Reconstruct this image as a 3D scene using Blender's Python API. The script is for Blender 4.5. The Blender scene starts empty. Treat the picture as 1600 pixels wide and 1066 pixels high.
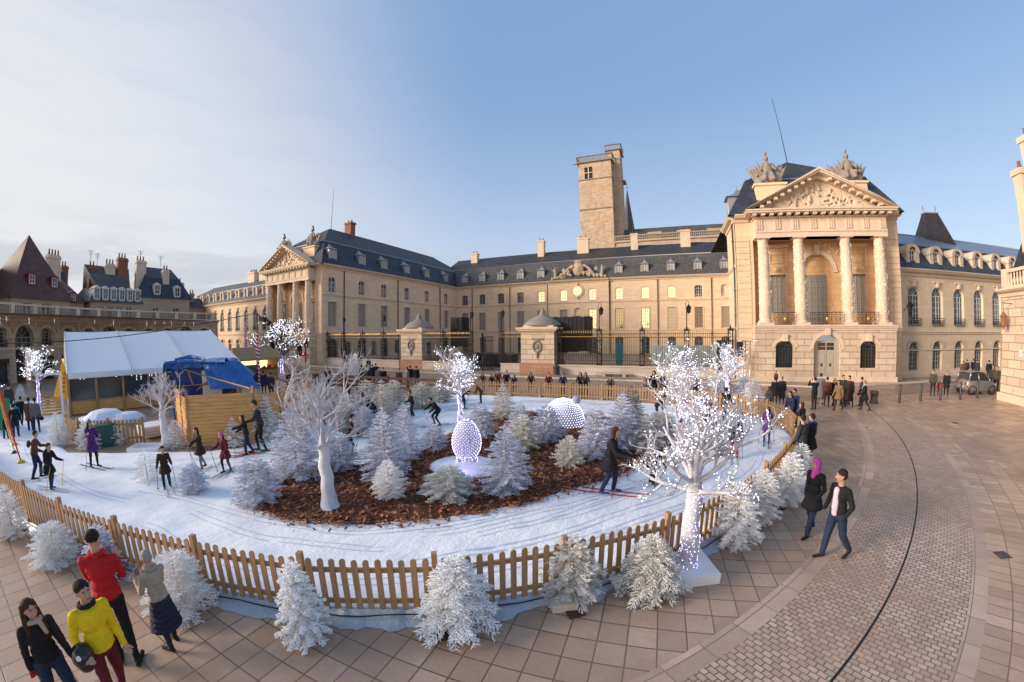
import bpy, bmesh, math, random
import numpy as np
from mathutils import Vector, Matrix
random.seed(7)
rad = math.radians
scene = bpy.context.scene
col = scene.collection

# ------------------------------------------------------------------ camera, sky, sun, exposure
CAM_H, PITCH, YAW, ROLL = 4.343, 0.02244, -0.41274, -0.00943
def cam_axes():
    cy, sy, cp, sp = math.cos(YAW), math.sin(YAW), math.cos(PITCH), math.sin(PITCH)
    f = Vector((sy*cp, cy*cp, -sp)); r = Vector((cy, -sy, 0)); u = r.cross(f)
    cr, sr = math.cos(ROLL), math.sin(ROLL)
    return r*cr+u*sr, -r*sr+u*cr, f
_r, _u, _f = cam_axes()
cd = bpy.data.cameras.new('camera'); cam = bpy.data.objects.new('camera', cd); col.objects.link(cam)
cam.matrix_world = Matrix(((_r.x, _u.x, -_f.x, 0), (_r.y, _u.y, -_f.y, 0), (_r.z, _u.z, -_f.z, CAM_H), (0, 0, 0, 1)))
cd.type = 'PANO'; cd.panorama_type = 'FISHEYE_LENS_POLYNOMIAL'
cd.sensor_width = 36; cd.sensor_fit = 'HORIZONTAL'; cd.fisheye_fov = rad(175)
cd.fisheye_polynomial_k0 = 0
cd.fisheye_polynomial_k1 = -0.074951597; cd.fisheye_polynomial_k2 = 0.000122804
cd.fisheye_polynomial_k3 = 4.198447e-05; cd.fisheye_polynomial_k4 = -8.777686e-07
cd.clip_start = .05; cd.clip_end = 3000
scene.camera = cam

SUN_EL, SUN_AZ = rad(7), rad(236)      # azimuth clockwise from +Y: the low south-western sun
world = bpy.data.worlds.new("World"); scene.world = world; world.use_nodes = True
wn, wl = world.node_tree.nodes, world.node_tree.links
wn.clear()
w_out = wn.new('ShaderNodeOutputWorld'); w_bg = wn.new('ShaderNodeBackground')
sky = wn.new('ShaderNodeTexSky'); sky.sky_type = 'NISHITA'; sky.sun_disc = False
sky.sun_elevation = SUN_EL; sky.sun_rotation = SUN_AZ
sky.altitude = 200; sky.air_density = 1.0; sky.dust_density = 1.2; sky.ozone_density = 2.2
w_bg.inputs[1].default_value = 0.15
def wnode(t, **kw):
    n = wn.new(t)
    for k, v in kw.items(): setattr(n, k, v)
    return n
# thin cloud veil: denser low in the west (-X), streaky
tc = wnode('ShaderNodeTexCoord'); sep = wnode('ShaderNodeSeparateXYZ'); wl.new(tc.outputs['Generated'], sep.inputs[0])
mp = wnode('ShaderNodeMapping'); mp.inputs['Scale'].default_value = (1.6, 1.6, 9.0); wl.new(tc.outputs['Generated'], mp.inputs[0])
nz = wnode('ShaderNodeTexNoise'); nz.inputs['Scale'].default_value = 2.2; nz.inputs['Detail'].default_value = 6; nz.inputs['Roughness'].default_value = .55
wl.new(mp.outputs[0], nz.inputs[0])
def wmath(op, a, b=None):
    n = wnode('ShaderNodeMath', operation=op)
    for i, v in enumerate((a, b)):
        if v is None: continue
        if isinstance(v, (int, float)): n.inputs[i].default_value = v
        else: wl.new(v, n.inputs[i])
    return n.outputs[0]
def wramp(v, a, b, c=0., d=1.):
    n = wnode('ShaderNodeMapRange'); n.clamp = True; n.interpolation_type = 'SMOOTHSTEP'
    wl.new(v, n.inputs[0])
    for i, x in enumerate((a, b, c, d)): n.inputs[i+1].default_value = x
    return n.outputs[0]
def wmixc(f, a, c):
    n = wnode('ShaderNodeMix', data_type='RGBA'); n.inputs[7].default_value = (*c, 1); wl.new(f, n.inputs[0]); wl.new(a, n.inputs[6]); return n.outputs[2]
# milky haze: paler and pinker towards the horizon
gr = wnode('ShaderNodeMix', data_type='RGBA'); gr.inputs[6].default_value = (1.6, 1.8, 2.2, 1); gr.inputs[7].default_value = (.66, 1.06, 1.8, 1)
wl.new(wramp(sep.outputs[2], .0, .62), gr.inputs[0])
mg = wnode('ShaderNodeMix', data_type='RGBA'); mg.inputs[0].default_value = .8; wl.new(sky.outputs[0], mg.inputs[6]); wl.new(gr.outputs[2], mg.inputs[7]); c0 = mg.outputs[2]
# high thin cloud, whitening the west
dw = wnode('ShaderNodeVectorMath', operation='DOT_PRODUCT'); wl.new(tc.outputs['Generated'], dw.inputs[0]); dw.inputs[1].default_value = (-.98, -.2, 0)
veil = wmath('MULTIPLY', wramp(dw.outputs['Value'], .2, 1.04), wramp(nz.outputs[0], .2, .6, .85, 1.0))
c1 = wmixc(veil, c0, (2.15, 2.15, 2.2))
bank = wmath('MULTIPLY', wmath('MULTIPLY', wramp(sep.outputs[0], -.1, -.75), wramp(sep.outputs[2], .30, .10)), wramp(nz.outputs[0], .40, .60))
c2 = wmixc(wmath('MULTIPLY', bank, .7), c1, (1.35, 1.42, 1.6))
# warm glow added low in the south-southwest sky, mirrored by the courtyard windows
dt = wnode('ShaderNodeVectorMath', operation='DOT_PRODUCT'); wl.new(tc.outputs['Generated'], dt.inputs[0]); dt.inputs[1].default_value = (math.sin(rad(205)), math.cos(rad(205)), 0.)
glow = wmath('MULTIPLY', wramp(dt.outputs['Value'], .42, 1.0), wramp(sep.outputs[2], .5, .02))
c3 = wmixc(wmath('MULTIPLY', glow, .9), c2, (6.2, 4.2, 2.2))
wl.new(c3, w_bg.inputs[0]); wl.new(w_bg.outputs[0], w_out.inputs[0])

sd = bpy.data.lights.new('sun', 'SUN'); sun = bpy.data.objects.new('sun', sd); col.objects.link(sun)
sd.energy = 2.0; sd.angle = rad(20); sd.color = (1.0, .84, .70)
sun_dir = Vector((math.sin(SUN_AZ)*math.cos(rad(16)), math.cos(SUN_AZ)*math.cos(rad(16)), math.sin(rad(16))))
sun.rotation_euler = sun_dir.to_track_quat('Z', 'Y').to_euler(); sun.location = (-20, -20, 60)
vs = scene.view_settings
vs.view_transform = 'Standard'; vs.look = 'None'; vs.exposure = 1.38; vs.gamma = 1; vs.use_curve_mapping = False
scene.cycles.use_denoising = True
scene.cycles.sample_clamp_indirect = 4
scene.cycles.max_bounces = 6; scene.cycles.transparent_max_bounces = 8

# ------------------------------------------------------------------ materials
def mat(name, base=(.5, .5, .5), rough=.7, metal=0., spec=.5):
    m = bpy.data.materials.new(name); m.use_nodes = True
    b = m.node_tree.nodes['Principled BSDF']
    b.inputs['Base Color'].default_value = (*base, 1); b.inputs['Roughness'].default_value = rough
    b.inputs['Metallic'].default_value = metal; b.inputs['Specular IOR Level'].default_value = spec
    return m
class NT:
    """small wrapper to wire shader nodes"""
    def __init__(s, m): s.m = m; s.n = m.node_tree.nodes; s.l = m.node_tree.links; s.b = s.n['Principled BSDF']
    def new(s, t, **kw):
        n = s.n.new(t)
        for k, v in kw.items(): setattr(n, k, v)
        return n
    def link(s, a, b): s.l.new(a, b)
    def coord(s, kind='pos', scale=(1, 1, 1), rot=0.):
        if kind == 'pos': o = s.new('ShaderNodeNewGeometry').outputs['Position']
        elif kind == 'uv': o = s.new('ShaderNodeTexCoord').outputs['UV']
        else: o = s.new('ShaderNodeTexCoord').outputs['Object']
        mp = s.new('ShaderNodeMapping'); mp.inputs['Scale'].default_value = scale; mp.inputs['Rotation'].default_value = (0, 0, rot)
        s.link(o, mp.inputs[0]); return mp.outputs[0]
    def noise(s, co, scale, detail=4, rough=.6):
        n = s.new('ShaderNodeTexNoise'); n.inputs['Scale'].default_value = scale; n.inputs['Detail'].default_value = detail
        n.inputs['Roughness'].default_value = rough; s.link(co, n.inputs[0]); return n.outputs[0]
    def ramp(s, v, stops):
        r = s.new('ShaderNodeValToRGB'); e = r.color_ramp.elements
        while len(e) < len(stops): e.new(.5)
        for i, (p, c) in enumerate(stops): e[i].position = p; e[i].color = (*c, 1) if len(c) == 3 else c
        s.link(v, r.inputs[0]); return r.outputs[0]
    def mr(s, v, a, b, c=0., d=1.):
        n = s.new('ShaderNodeMapRange'); s.link(v, n.inputs[0])
        for i, x in enumerate((a, b, c, d)): n.inputs[i+1].default_value = x
        return n.outputs[0]
    def mix(s, f, a, b, mode='MIX'):
        n = s.new('ShaderNodeMix', data_type='RGBA', blend_type=mode)
        for i, v in ((0, f), (6, a), (7, b)):
            if isinstance(v, (int, float)): n.inputs[i].default_value = v
            elif isinstance(v, tuple): n.inputs[i].default_value = (*v, 1) if len(v) == 3 else v
            else: s.link(v, n.inputs[i])
        return n.outputs[2]
    def bump(s, v, strength=.3, dist=.05):
        n = s.new('ShaderNodeBump'); n.inputs['Strength'].default_value = strength; n.inputs['Distance'].default_value = dist
        s.link(v, n.inputs['Height']); s.link(n.outputs[0], s.b.inputs['Normal']); return n
    def brick(s, co, w, h, mortar, c1, c2, cm, offset=.5, smooth=.1, bias=0.):
        n = s.new('ShaderNodeTexBrick'); n.offset = offset
        n.inputs['Scale'].default_value = 1; n.inputs['Brick Width'].default_value = w; n.inputs['Row Height'].default_value = h
        n.inputs['Mortar Size'].default_value = mortar; n.inputs['Mortar Smooth'].default_value = smooth; n.inputs['Bias'].default_value = bias
        n.inputs['Color1'].default_value = (*c1, 1); n.inputs['Color2'].default_value = (*c2, 1); n.inputs['Mortar'].default_value = (*cm, 1)
        s.link(co, n.inputs[0]); return n
    def color(s, v): s.link(v, s.b.inputs['Base Color'])
    def rough(s, v): s.link(v, s.b.inputs['Roughness'])

def stone_mat(name, base, w=.9, h=.38, joint=.012, jdark=.62, uv=True, var=.14, stain=.25, bumps=.35):
    m = mat(name, base, .85); t = NT(m)
    b = Vector(base)
    c1 = tuple(b*(1+var)); c2 = tuple(Vector((b.x*(1-var), b.y*(1-var*1.1), b.z*(1-var*1.2))))
    pos = t.coord('pos')
    if uv:
        br = t.brick(t.coord('uv'), w, h, joint, c1, c2, tuple(b*jdark), smooth=.3)
        base_c, fac = br.outputs[0], br.outputs[1]
    else:
        base_c = t.mix(t.noise(pos, .9, 3), c1, c2); fac = None
    n1 = t.noise(pos, .35, 6, .65); n2 = t.noise(pos, 5., 5, .7)
    c = t.mix(t.mr(n1, .35, .75, 0, stain), base_c, tuple(Vector((b.x*.72, b.y*.68, b.z*.66))))
    c = t.mix(t.mr(n2, .3, .8, 0, .22), c, tuple(b*.72))
    n3 = t.noise(t.coord('pos', (2.2, 2.2, .22)), 1.4, 5, .7)
    c = t.mix(t.mr(n3, .45, .75, 0, stain*.9), c, (b.x*.60, b.y*.56, b.z*.54))
    t.color(c)
    if fac:
        inv = t.new('ShaderNodeMath', operation='MULTIPLY_ADD'); t.link(fac, inv.inputs[0]); inv.inputs[1].default_value = -1.2; t.link(n2, inv.inputs[2])
        t.bump(inv.outputs[0], bumps, .04)
    else: t.bump(n2, bumps*.7, .03)
    return m
M = {}
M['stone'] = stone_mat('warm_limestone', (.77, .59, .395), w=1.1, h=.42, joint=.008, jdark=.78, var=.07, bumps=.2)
M['stone_big'] = stone_mat('rusticated_limestone', (.64, .50, .36), w=1.3, h=.52, joint=.028, jdark=.5, bumps=.8)
M['trim'] = stone_mat('carved_limestone', (.72, .58, .43), uv=False, stain=.45)
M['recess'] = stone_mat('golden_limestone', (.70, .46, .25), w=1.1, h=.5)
M['tower_stone'] = stone_mat('old_tower_masonry', (.60, .45, .31), w=.7, h=.36, joint=.02, var=.2, stain=.5)
M['grey_stone'] = stone_mat('weathered_grey_stone', (.30, .26, .22), uv=False, stain=.6)
M['plaster'] = stone_mat('beige_plaster', (.46, .36, .26), uv=False, stain=.3)
M['low_wall'] = stone_mat('pale_wall_stone', (.60, .51, .42), w=1.6, h=.45, joint=.012)
M['pink_stone'] = stone_mat('pink_plinth_stone', (.45, .25, .15), w=1.2, h=.35, joint=.015)

def slate_mat(name, base, w=.3, h=.18):
    m = mat(name, base, .55, 0, .4); t = NT(m); b = Vector(base)
    br = t.brick(t.coord('uv'), w, h, .012, tuple(b*1.35), tuple(b*.7), tuple(b*.45))
    n = t.noise(t.coord('pos'), 1.1, 6, .7); n2 = t.noise(t.coord('pos'), .22, 3)
    c = t.mix(t.mr(n, .45, .8, 0, .55), br.outputs[0], tuple(b*2.1+Vector((.015, .012, .004))))
    t.color(t.mix(t.mr(n2, .35, .7, 0, .5), c, tuple(b*.65)))
    t.bump(br.outputs[1], -.4, .02); return m
M['slate'] = slate_mat('weathered_slate', (.085, .082, .078))
M['slate_blue'] = slate_mat('blue_slate', (.036, .042, .062))
M['slate_top'] = slate_mat('dark_upper_slate', (.040, .036, .037))
M['tile_brown'] = slate_mat('brown_roof_tiles', (.115, .050, .036), .22, .2)
M['zinc'] = mat('standing_seam_zinc', (.27, .30, .36), .4, .5)
t = NT(M['zinc']); w_ = t.new('ShaderNodeTexWave'); w_.bands_direction = 'X'; w_.inputs['Scale'].default_value = .5; t.link(t.coord('uv'), w_.inputs[0])
t.color(t.ramp(w_.outputs[1], [(0, (.04, .05, .07)), (.14, (.24, .28, .35)), (1, (.33, .36, .42))])); 
M['lead'] = mat('lead_flashing', (.32, .32, .33), .5, .3)
M['brick_red'] = stone_mat('chimney_brick', (.26, .11, .07), uv=False)
M['glass_dark'] = mat('dark_window_glass', (.030, .036, .045), .08, 0, .8)
M['glass_sky'] = mat('window_glass_mirroring_sky', (.84, .80, .70), .05, 1.0)
M['glass_sky_dim'] = mat('window_glass_half_mirroring', (.36, .35, .32), .08, 1.0)
M['glass_blind'] = mat('curtained_window_glass', (.30, .27, .235), .25, 0, .6)
M['frame_grey'] = mat('painted_grey_joinery', (.36, .33, .29), .6)
M['frame_white'] = mat('painted_white_joinery', (.62, .60, .56), .6)
M['iron'] = mat('black_wrought_iron', (.018, .017, .018), .45, .4)
M['gold'] = mat('gilded_iron', (.62, .42, .16), .35, .8)
M['pipe'] = mat('drain_pipe_metal', (.09, .08, .078), .5, .4)
M['black_cloth'] = mat('black_drape_cloth', (.012, .012, .014), .8)
M['alu'] = mat('aluminium_truss', (.55, .56, .58), .35, .8)
M['white_paint'] = mat('white_paint', (.78, .78, .78), .5)
M['base_plate'] = mat('dark_red_steel_plate', (.085, .028, .02), .6, .2)

# ------------------------------------------------------------------ object helpers
def tag(o, label=None, cat=None, group=None, kind=None):
    if label: o['label'] = label
    if cat: o['category'] = cat
    if group: o['group'] = group
    if kind: o['kind'] = kind
    return o
def empty(name, loc, label=None, cat=None, group=None, kind=None, rz=0.):
    o = bpy.data.objects.new(name, None); col.objects.link(o); o.location = loc; o.rotation_euler = (0, 0, rz)
    o.empty_display_size = .2
    return tag(o, label, cat, group, kind)
class MB:
    def __init__(s): s.v = []; s.f = []; s.uv = []; s.mi = []; s.sm = []
    def poly(s, pts, uv=None, m=0, sm=False):
        i = len(s.v); s.v.extend(tuple(p) for p in pts); s.f.append(tuple(range(i, i+len(pts)))); s.uv.append(uv); s.mi.append(m); s.sm.append(sm)
    def grid(s, rows, uvf=None, m=0, sm=True, close=False):
        """rows: list of lists of points, shared vertices"""
        i0 = len(s.v); n = len(rows[0])
        for r in rows: s.v.extend(tuple(p) for p in r)
        for a in range(len(rows)-1):
            for b in range(n if close else n-1):
                b2 = (b+1) % n
                s.f.append((i0+a*n+b, i0+a*n+b2, i0+(a+1)*n+b2, i0+(a+1)*n+b))
                s.uv.append([uvf(a, b), uvf(a, b+1), uvf(a+1, b+1), uvf(a+1, b)] if uvf else None); s.mi.append(m); s.sm.append(sm)
    def box(s, x0, x1, y0, y1, z0, z1, m=0, F=None, n=1):
        """box in the frame F (s, d, z) -> point; n cuts along s for curved walls"""
        F = F or (lambda a, b, c: Vector((a, b, c)))
        for k in range(n):
            a = x0+(x1-x0)*k/n; b = x0+(x1-x0)*(k+1)/n
            P = [F(a, y0, z0), F(b, y0, z0), F(b, y1, z0), F(a, y1, z0), F(a, y0, z1), F(b, y0, z1), F(b, y1, z1), F(a, y1, z1)]
            W = abs(b-a); D = abs(y1-y0); H = z1-z0
            s.poly([P[0], P[1], P[5], P[4]], [(a, z0), (b, z0), (b, z1), (a, z1)], m)
            s.poly([P[2], P[3], P[7], P[6]], [(b, z0), (a, z0), (a, z1), (b, z1)], m)
            s.poly([P[4], P[5], P[6], P[7]], [(a, 0), (b, 0), (b, D), (a, D)], m)
            s.poly([P[3], P[2], P[1], P[0]], [(a, 0), (b, 0), (b, D), (a, D)], m)
            if k == 0: s.poly([P[3], P[0], P[4], P[7]], [(y1, z0), (y0, z0), (y0, z1), (y1, z1)], m)
            if k == n-1: s.poly([P[1], P[2], P[6], P[5]], [(y0, z0), (y1, z0), (y1, z1), (y0, z1)], m)
    def tube(s, pts, r, n=6, m=0, cap=True, sm=True):
        pts = [Vector(p) for p in pts]; rs = r if isinstance(r, (list, tuple)) else [r]*len(pts)
        rows = []
        for i, p in enumerate(pts):
            d = (pts[min(i+1, len(pts)-1)]-pts[max(i-1, 0)])
            if d.length < 1e-9: d = Vector((0, 0, 1))
            d.normalize(); a = Vector((0, 0, 1)) if abs(d.z) < .95 else Vector((1, 0, 0))
            u = d.cross(a).normalized(); w = d.cross(u)
            rows.append([p+(u*math.cos(2*math.pi*k/n)+w*math.sin(2*math.pi*k/n))*rs[i] for k in range(n)])
        s.grid(rows, m=m, sm=sm, close=True)
        if cap:
            i0 = len(s.v)-n*len(rows)
            s.f.append(tuple(range(i0, i0+n))); s.uv.append(None); s.mi.append(m); s.sm.append(False)
            j = len(s.v)-n; s.f.append(tuple(reversed(range(j, j+n)))); s.uv.append(None); s.mi.append(m); s.sm.append(False)
    def lathe(s, c, prof, n=16, m=0, sm=True, sx=1, sy=1):
        c = Vector(c)
        s.grid([[c+Vector((math.cos(2*math.pi*k/n)*r*sx, math.sin(2*math.pi*k/n)*r*sy, z)) for k in range(n)] for r, z in prof],
               uvf=lambda a, b: (b/n*2*math.pi*prof[0][0], prof[a][1]), m=m, sm=sm, close=True)
        j = len(s.v)-n; s.f.append(tuple(range(j, j+n))); s.uv.append(None); s.mi.append(m); s.sm.append(False)
    def ball(s, c, r, n=10, m=0, sx=1, sy=1, sz=1):
        c = Vector(c); k = max(4, n//2)
        s.lathe(c, [(max(1e-4, r*math.sin(math.pi*i/k)), -r*sz*math.cos(math.pi*i/k)) for i in range(k+1)], n, m, True, sx, sy)
    def build(s, name, mats, parent=None, origin=None, **props):
        me = bpy.data.meshes.new(name)
        o0 = Vector(origin) if origin is not None else (Vector(parent.location) if parent is not None and parent.type == 'EMPTY' and parent.rotation_euler.z == 0 else Vector((0, 0, 0)))
        if origin is None and parent is not None and parent.get('_org') is not None: o0 = Vector(parent['_org'])
        me.from_pydata([(x-o0.x, y-o0.y, z-o0.z) for x, y, z in s.v], [], s.f)
        if not isinstance(mats, (list, tuple)): mats = [mats]
        for mm in mats: me.materials.append(M[mm] if isinstance(mm, str) else mm)
        if any(u is not None for u in s.uv):
            uvl = me.uv_layers.new(name='UVMap'); data = np.zeros(len(me.loops)*2, dtype=np.float32); k = 0
            for f, u in zip(s.f, s.uv):
                for j in range(len(f)):
                    if u is not None: data[2*k] = u[j][0]; data[2*k+1] = u[j][1]
                    k += 1
            uvl.data.foreach_set('uv', data)
        me.polygons.foreach_set('material_index', s.mi); me.polygons.foreach_set('use_smooth', s.sm)
        me.validate(); me.update()
        o = bpy.data.objects.new(name, me); col.objects.link(o)
        if parent is not None: o.parent = parent
        if parent is None and origin is not None: o.location = o0
        if parent is not None and parent.type == 'MESH': o['_org'] = tuple(o0); 
        elif parent is not None: o['_org'] = tuple(o0)
        else: o['_org'] = tuple(o0)
        tag(o, **props)
        return o

# facade frames: (s along the wall, d outwards, z) -> world point
def line_frame(o, d):
    o = Vector(o); d = Vector((d[0], d[1], 0)).normalized(); n = Vector((d.y, -d.x, 0))
    return lambda s, q, z: Vector((o.x+d.x*s+n.x*q, o.y+d.y*s+n.y*q, z))
def arc_frame(c, R, a0, sign=1):
    """s runs along the arc from angle a0; d points to the centre"""
    return lambda s, q, z: Vector((c[0]+(R-q)*math.cos(a0+sign*s/R), c[1]+(R-q)*math.sin(a0+sign*s/R), z))
def arch_pts(s, w, z1, rise, n=8):
    if rise <= 0: return [(s-w/2, z1), (s+w/2, z1)]
    return [(s-w/2*math.cos(math.pi*k/n), z1+rise*math.sin(math.pi*k/n)) for k in range(n+1)]
def wall(mb, F, s0, s1, z0, z1, ops=(), depth=.3, m=0, mr=None, step=99.):
    """flat or curved wall sheet with openings (s, w, zlo, zspring, rise) and their reveals"""
    mr = m if mr is None else mr
    ops = sorted(ops, key=lambda o: o[0])
    def rect(a, b, c, d):
        if b-a < 1e-4 or d-c < 1e-4: return
        k = max(1, int(math.ceil((b-a)/step)))
        for i in range(k):
            p, q = a+(b-a)*i/k, a+(b-a)*(i+1)/k
            mb.poly([F(p, 0, c), F(q, 0, c), F(q, 0, d), F(p, 0, d)], [(p, c), (q, c), (q, d), (p, d)], m)
    x = s0
    for (s, w, za, zb, rise) in ops:
        a, b = s-w/2, s+w/2
        rect(x, a, z0, z1); rect(a, b, z0, za)
        top = arch_pts(s, w, zb, rise)
        for (p, zp), (q, zq) in zip(top[:-1], top[1:]):
            mb.poly([F(p, 0, zp), F(q, 0, zq), F(q, 0, z1), F(p, 0, z1)], [(p, zp), (q, zq), (q, z1), (p, z1)], m)
            mb.poly([F(p, 0, zp), F(p, -depth, zp), F(q, -depth, zq), F(q, 0, zq)], [(p, 0), (p, depth), (q, depth), (q, 0)], mr)
        mb.poly([F(a, 0, za), F(a, -depth, za), F(a, -depth, zb), F(a, 0, zb)], [(0, za), (depth, za), (depth, zb), (0, zb)], mr)
        mb.poly([F(b, 0, zb), F(b, -depth, zb), F(b, -depth, za), F(b, 0, za)], [(0, zb), (depth, zb), (depth, za), (0, za)], mr)
        mb.poly([F(a, 0, za), F(b, 0, za), F(b, -depth, za), F(a, -depth, za)], [(a, 0), (b, 0), (b, depth), (a, depth)], mr)
        x = b
    rect(x, s1, z0, z1)
def window(F, s, w, za, zb, rise, parent, glass='glass_dark', frame='frame_grey', cols=2, rows=4, d=-.24, bar=.045, name='window', label=None, wheel=False):
    """casement frame with muntins, and its pane as a child"""
    mb = MB(); t_ = .05
    def bars(a, b, c, e, th=t_): mb.box(a, b, d, d+th, c, e, F=F)
    fr = .09
    bars(s-w/2, s-w/2+fr, za, zb); bars(s+w/2-fr, s+w/2, za, zb); bars(s-w/2+fr, s+w/2-fr, za, za+fr)
    if rise > 0:
        pts = arch_pts(s, w, zb, rise); ins = arch_pts(s, w-2*fr, zb, rise-fr)
        for i in range(len(pts)-1):
            q = [F(pts[i][0], d+t_, pts[i][1]), F(ins[i][0], d+t_, ins[i][1]), F(ins[i+1][0], d+t_, ins[i+1][1]), F(pts[i+1][0], d+t_, pts[i+1][1])]
            mb.poly(q)
            mb.poly([F(ins[i][0], d+t_, ins[i][1]), F(ins[i][0], d, ins[i][1]), F(ins[i+1][0], d, ins[i+1][1]), F(ins[i+1][0], d+t_, ins[i+1][1])])
        if rise > w*.3:
            bars(s-w/2+fr, s+w/2-fr, zb-.04, zb+.04, t_+.01)
            for k in range(1, 4):
                a = math.pi*k/4; n_ = 1
                p0, p1 = (s, zb+.04), (s-(w/2-fr)*math.cos(a), zb+(rise-fr)*math.sin(a))
                dx, dz = p1[0]-p0[0], p1[1]-p0[1]; L = math.hypot(dx, dz); ux, uz = -dz/L*bar/2, dx/L*bar/2
                mb.poly([F(p0[0]-ux, d+t_, p0[1]-uz), F(p1[0]-ux, d+t_, p1[1]-uz), F(p1[0]+ux, d+t_, p1[1]+uz), F(p0[0]+ux, d+t_, p0[1]+uz)])
    else: bars(s-w/2+fr, s+w/2-fr, zb-fr, zb)
    zt = zb if (rise > w*.3 or rise <= 0) else zb+rise*.6
    for k in range(1, cols*2):
        x = s-w/2+w*k/(cols*2); b_ = bar*(1.9 if k == cols else (1 if k % 2 else 1.2))
        if k % 2 and cols > 1 and w < .9: continue
        bars(x-b_/2, x+b_/2, za+fr, zt-.02, t_*(.9 if k != cols else 1.1))
    for k in range(1, rows):
        z = za+(zt-za)*k/rows; bars(s-w/2+fr, s+w/2-fr, z-bar/2, z+bar/2, t_*.8)
    o = mb.build(name, frame, parent, label=label)
    g_ = MB(); pts = arch_pts(s, w, zb, rise)
    g_.poly([F(s-w/2, d-.012, za), F(s+w/2, d-.012, za)]+[F(p, d-.012, z) for p, z in reversed(pts)])
    if wheel:
        r = w*.47; cz = za+(zb+rise-za)*.42; n = 24; wm = MB()
        for rr in (r, r*.5):
            wm.grid([[F(s+math.cos(2*math.pi*k/n)*(rr+q), d+.07+e, cz+math.sin(2*math.pi*k/n)*(rr+q)) for k in range(n)] for q, e in ((.03, 0), (.03, .02), (-.03, .02), (-.03, 0))], close=True, sm=False)
        for k in range(8):
            a = 2*math.pi*k/8; c_, s_ = math.cos(a), math.sin(a)
            wm.poly([F(s+c_*r*.15-s_*.015, d+.085, cz+s_*r*.15+c_*.015), F(s+c_*r*.15+s_*.015, d+.085, cz+s_*r*.15-c_*.015), F(s+c_*r+s_*.015, d+.085, cz+s_*r-c_*.015), F(s+c_*r-s_*.015, d+.085, cz+s_*r+c_*.015)])
        wm.build('tracery', 'frame_white', o, origin=o['_org'])
    g_.build('pane', glass, o, origin=o['_org'])
    return o
def cornice(mb, F, s0, s1, z, prof, m=0, n=1, ends=True):
    """moulding: prof is a list of (d, dz) outward points from wall back to wall"""
    for k in range(n):
        a, b = s0+(s1-s0)*k/n, s0+(s1-s0)*(k+1)/n
        for (d0, h0), (d1, h1) in zip(prof[:-1], prof[1:]):
            mb.poly([F(a, d0, z+h0), F(b, d0, z+h0), F(b, d1, z+h1), F(a, d1, z+h1)], [(a, h0+d0), (b, h0+d0), (b, h1+d1), (a, h1+d1)], m)
    if ends:
        mb.poly([F(s0, d, z+h) for d, h in prof], None, m); mb.poly([F(s1, d, z+h) for d, h in reversed(prof)], None, m)
CORN = [(0, -.45), (.12, -.42), (.15, -.2), (.45, -.08), (.5, .0), (.6, .12), (.6, .2), (0, .3)]
BELT = [(0, -.14), (.08, -.12), (.1, 0), (.16, .06), (.16, .12), (0, .17)]

# ------------------------------------------------------------------ ground
PC = Vector((-25.7, 29.3))                       # centre of the ring road and the hemicycle
def paving(name, kind, base, w, h, rot=0., offset=0., uv=False, mortar=.012, dark=.25, rough=(.2, .6), var=.2):
    m = mat(name, base, .5); t = NT(m); b = Vector(base)
    co = t.coord('uv') if uv else t.coord('pos', rot=rot)
    br = t.brick(co, w, h, mortar, tuple(b*(1+var)), (b.x*(1-var), b.y*(1-var*1.15), b.z*(1-var*1.2)), tuple(b*dark), offset=offset, smooth=.2)
    pos = t.coord('pos'); n1 = t.noise(pos, .45, 5, .65); n2 = t.noise(pos, 14, 5, .7); n3 = t.noise(pos, 2.6, 4, .7)
    c = t.mix(t.mr(n1, .38, .66, 0, .7), br.outputs[0], (b.x*.70, b.y*.60, b.z*.56))
    c = t.mix(t.mr(n3, .55, .75, 0, .4), c, (b.x*1.25, b.y*1.05, b.z*.85))
    c = t.mix(t.mr(n2, .4, .75, 0, .3), c, tuple(b*.55))
    # scattered darker spots of trodden gum
    vo = t.new('ShaderNodeTexVoronoi'); vo.inputs['Scale'].default_value = 1.7; t.link(pos, vo.inputs[0])
    c = t.mix(t.mr(vo.outputs[0], .03, .05, .5, 0), c, tuple(b*.35))
    t.color(c); t.rough(t.mr(n1, .3, .7, *rough))
    h_ = t.new('ShaderNodeMath', operation='MULTIPLY_ADD'); t.link(br.outputs[1], h_.inputs[0]); h_.inputs[1].default_value = -1.5; t.link(n2, h_.inputs[2])
    t.bump(h_.outputs[0], .35, .012)
    return m
M['slabs'] = paving('square_stone_slabs', 'slab', (.46, .33, .235), .42, .42, rot=rad(-4))
M['slabs_arc'] = paving('curved_rows_of_slabs', 'slab', (.52, .365, .25), .52, .36, uv=True, offset=.0, var=.24)
M['setts'] = paving('small_stone_setts', 'sett', (.56, .41, .30), .145, .105, uv=True, offset=.5, mortar=.011, dark=.2, var=.22)
M['setts_fine'] = paving('narrow_stone_setts', 'sett', (.46, .33, .235), .6, .13, uv=True, offset=.5, mortar=.012, dark=.3)
M['band'] = paving('pale_border_stones', 'band', (.54, .40, .29), .35, .75, uv=True, mortar=.008)
M['sidewalk'] = paving('pavement_flagstones', 'slab', (.42, .31, .22), .6, .4, rot=rad(17), offset=.5)
M['street'] = paving('street_setts', 'sett', (.36, .26, .19), .2, .14, rot=rad(15), offset=.5, mortar=.01)
M['court'] = paving('courtyard_gravel_setts', 'sett', (.26, .20, .155), .2, .2, mortar=.004)
M['drain'] = mat('slot_drain_steel', (.02, .016, .016), .5, .3)

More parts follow.
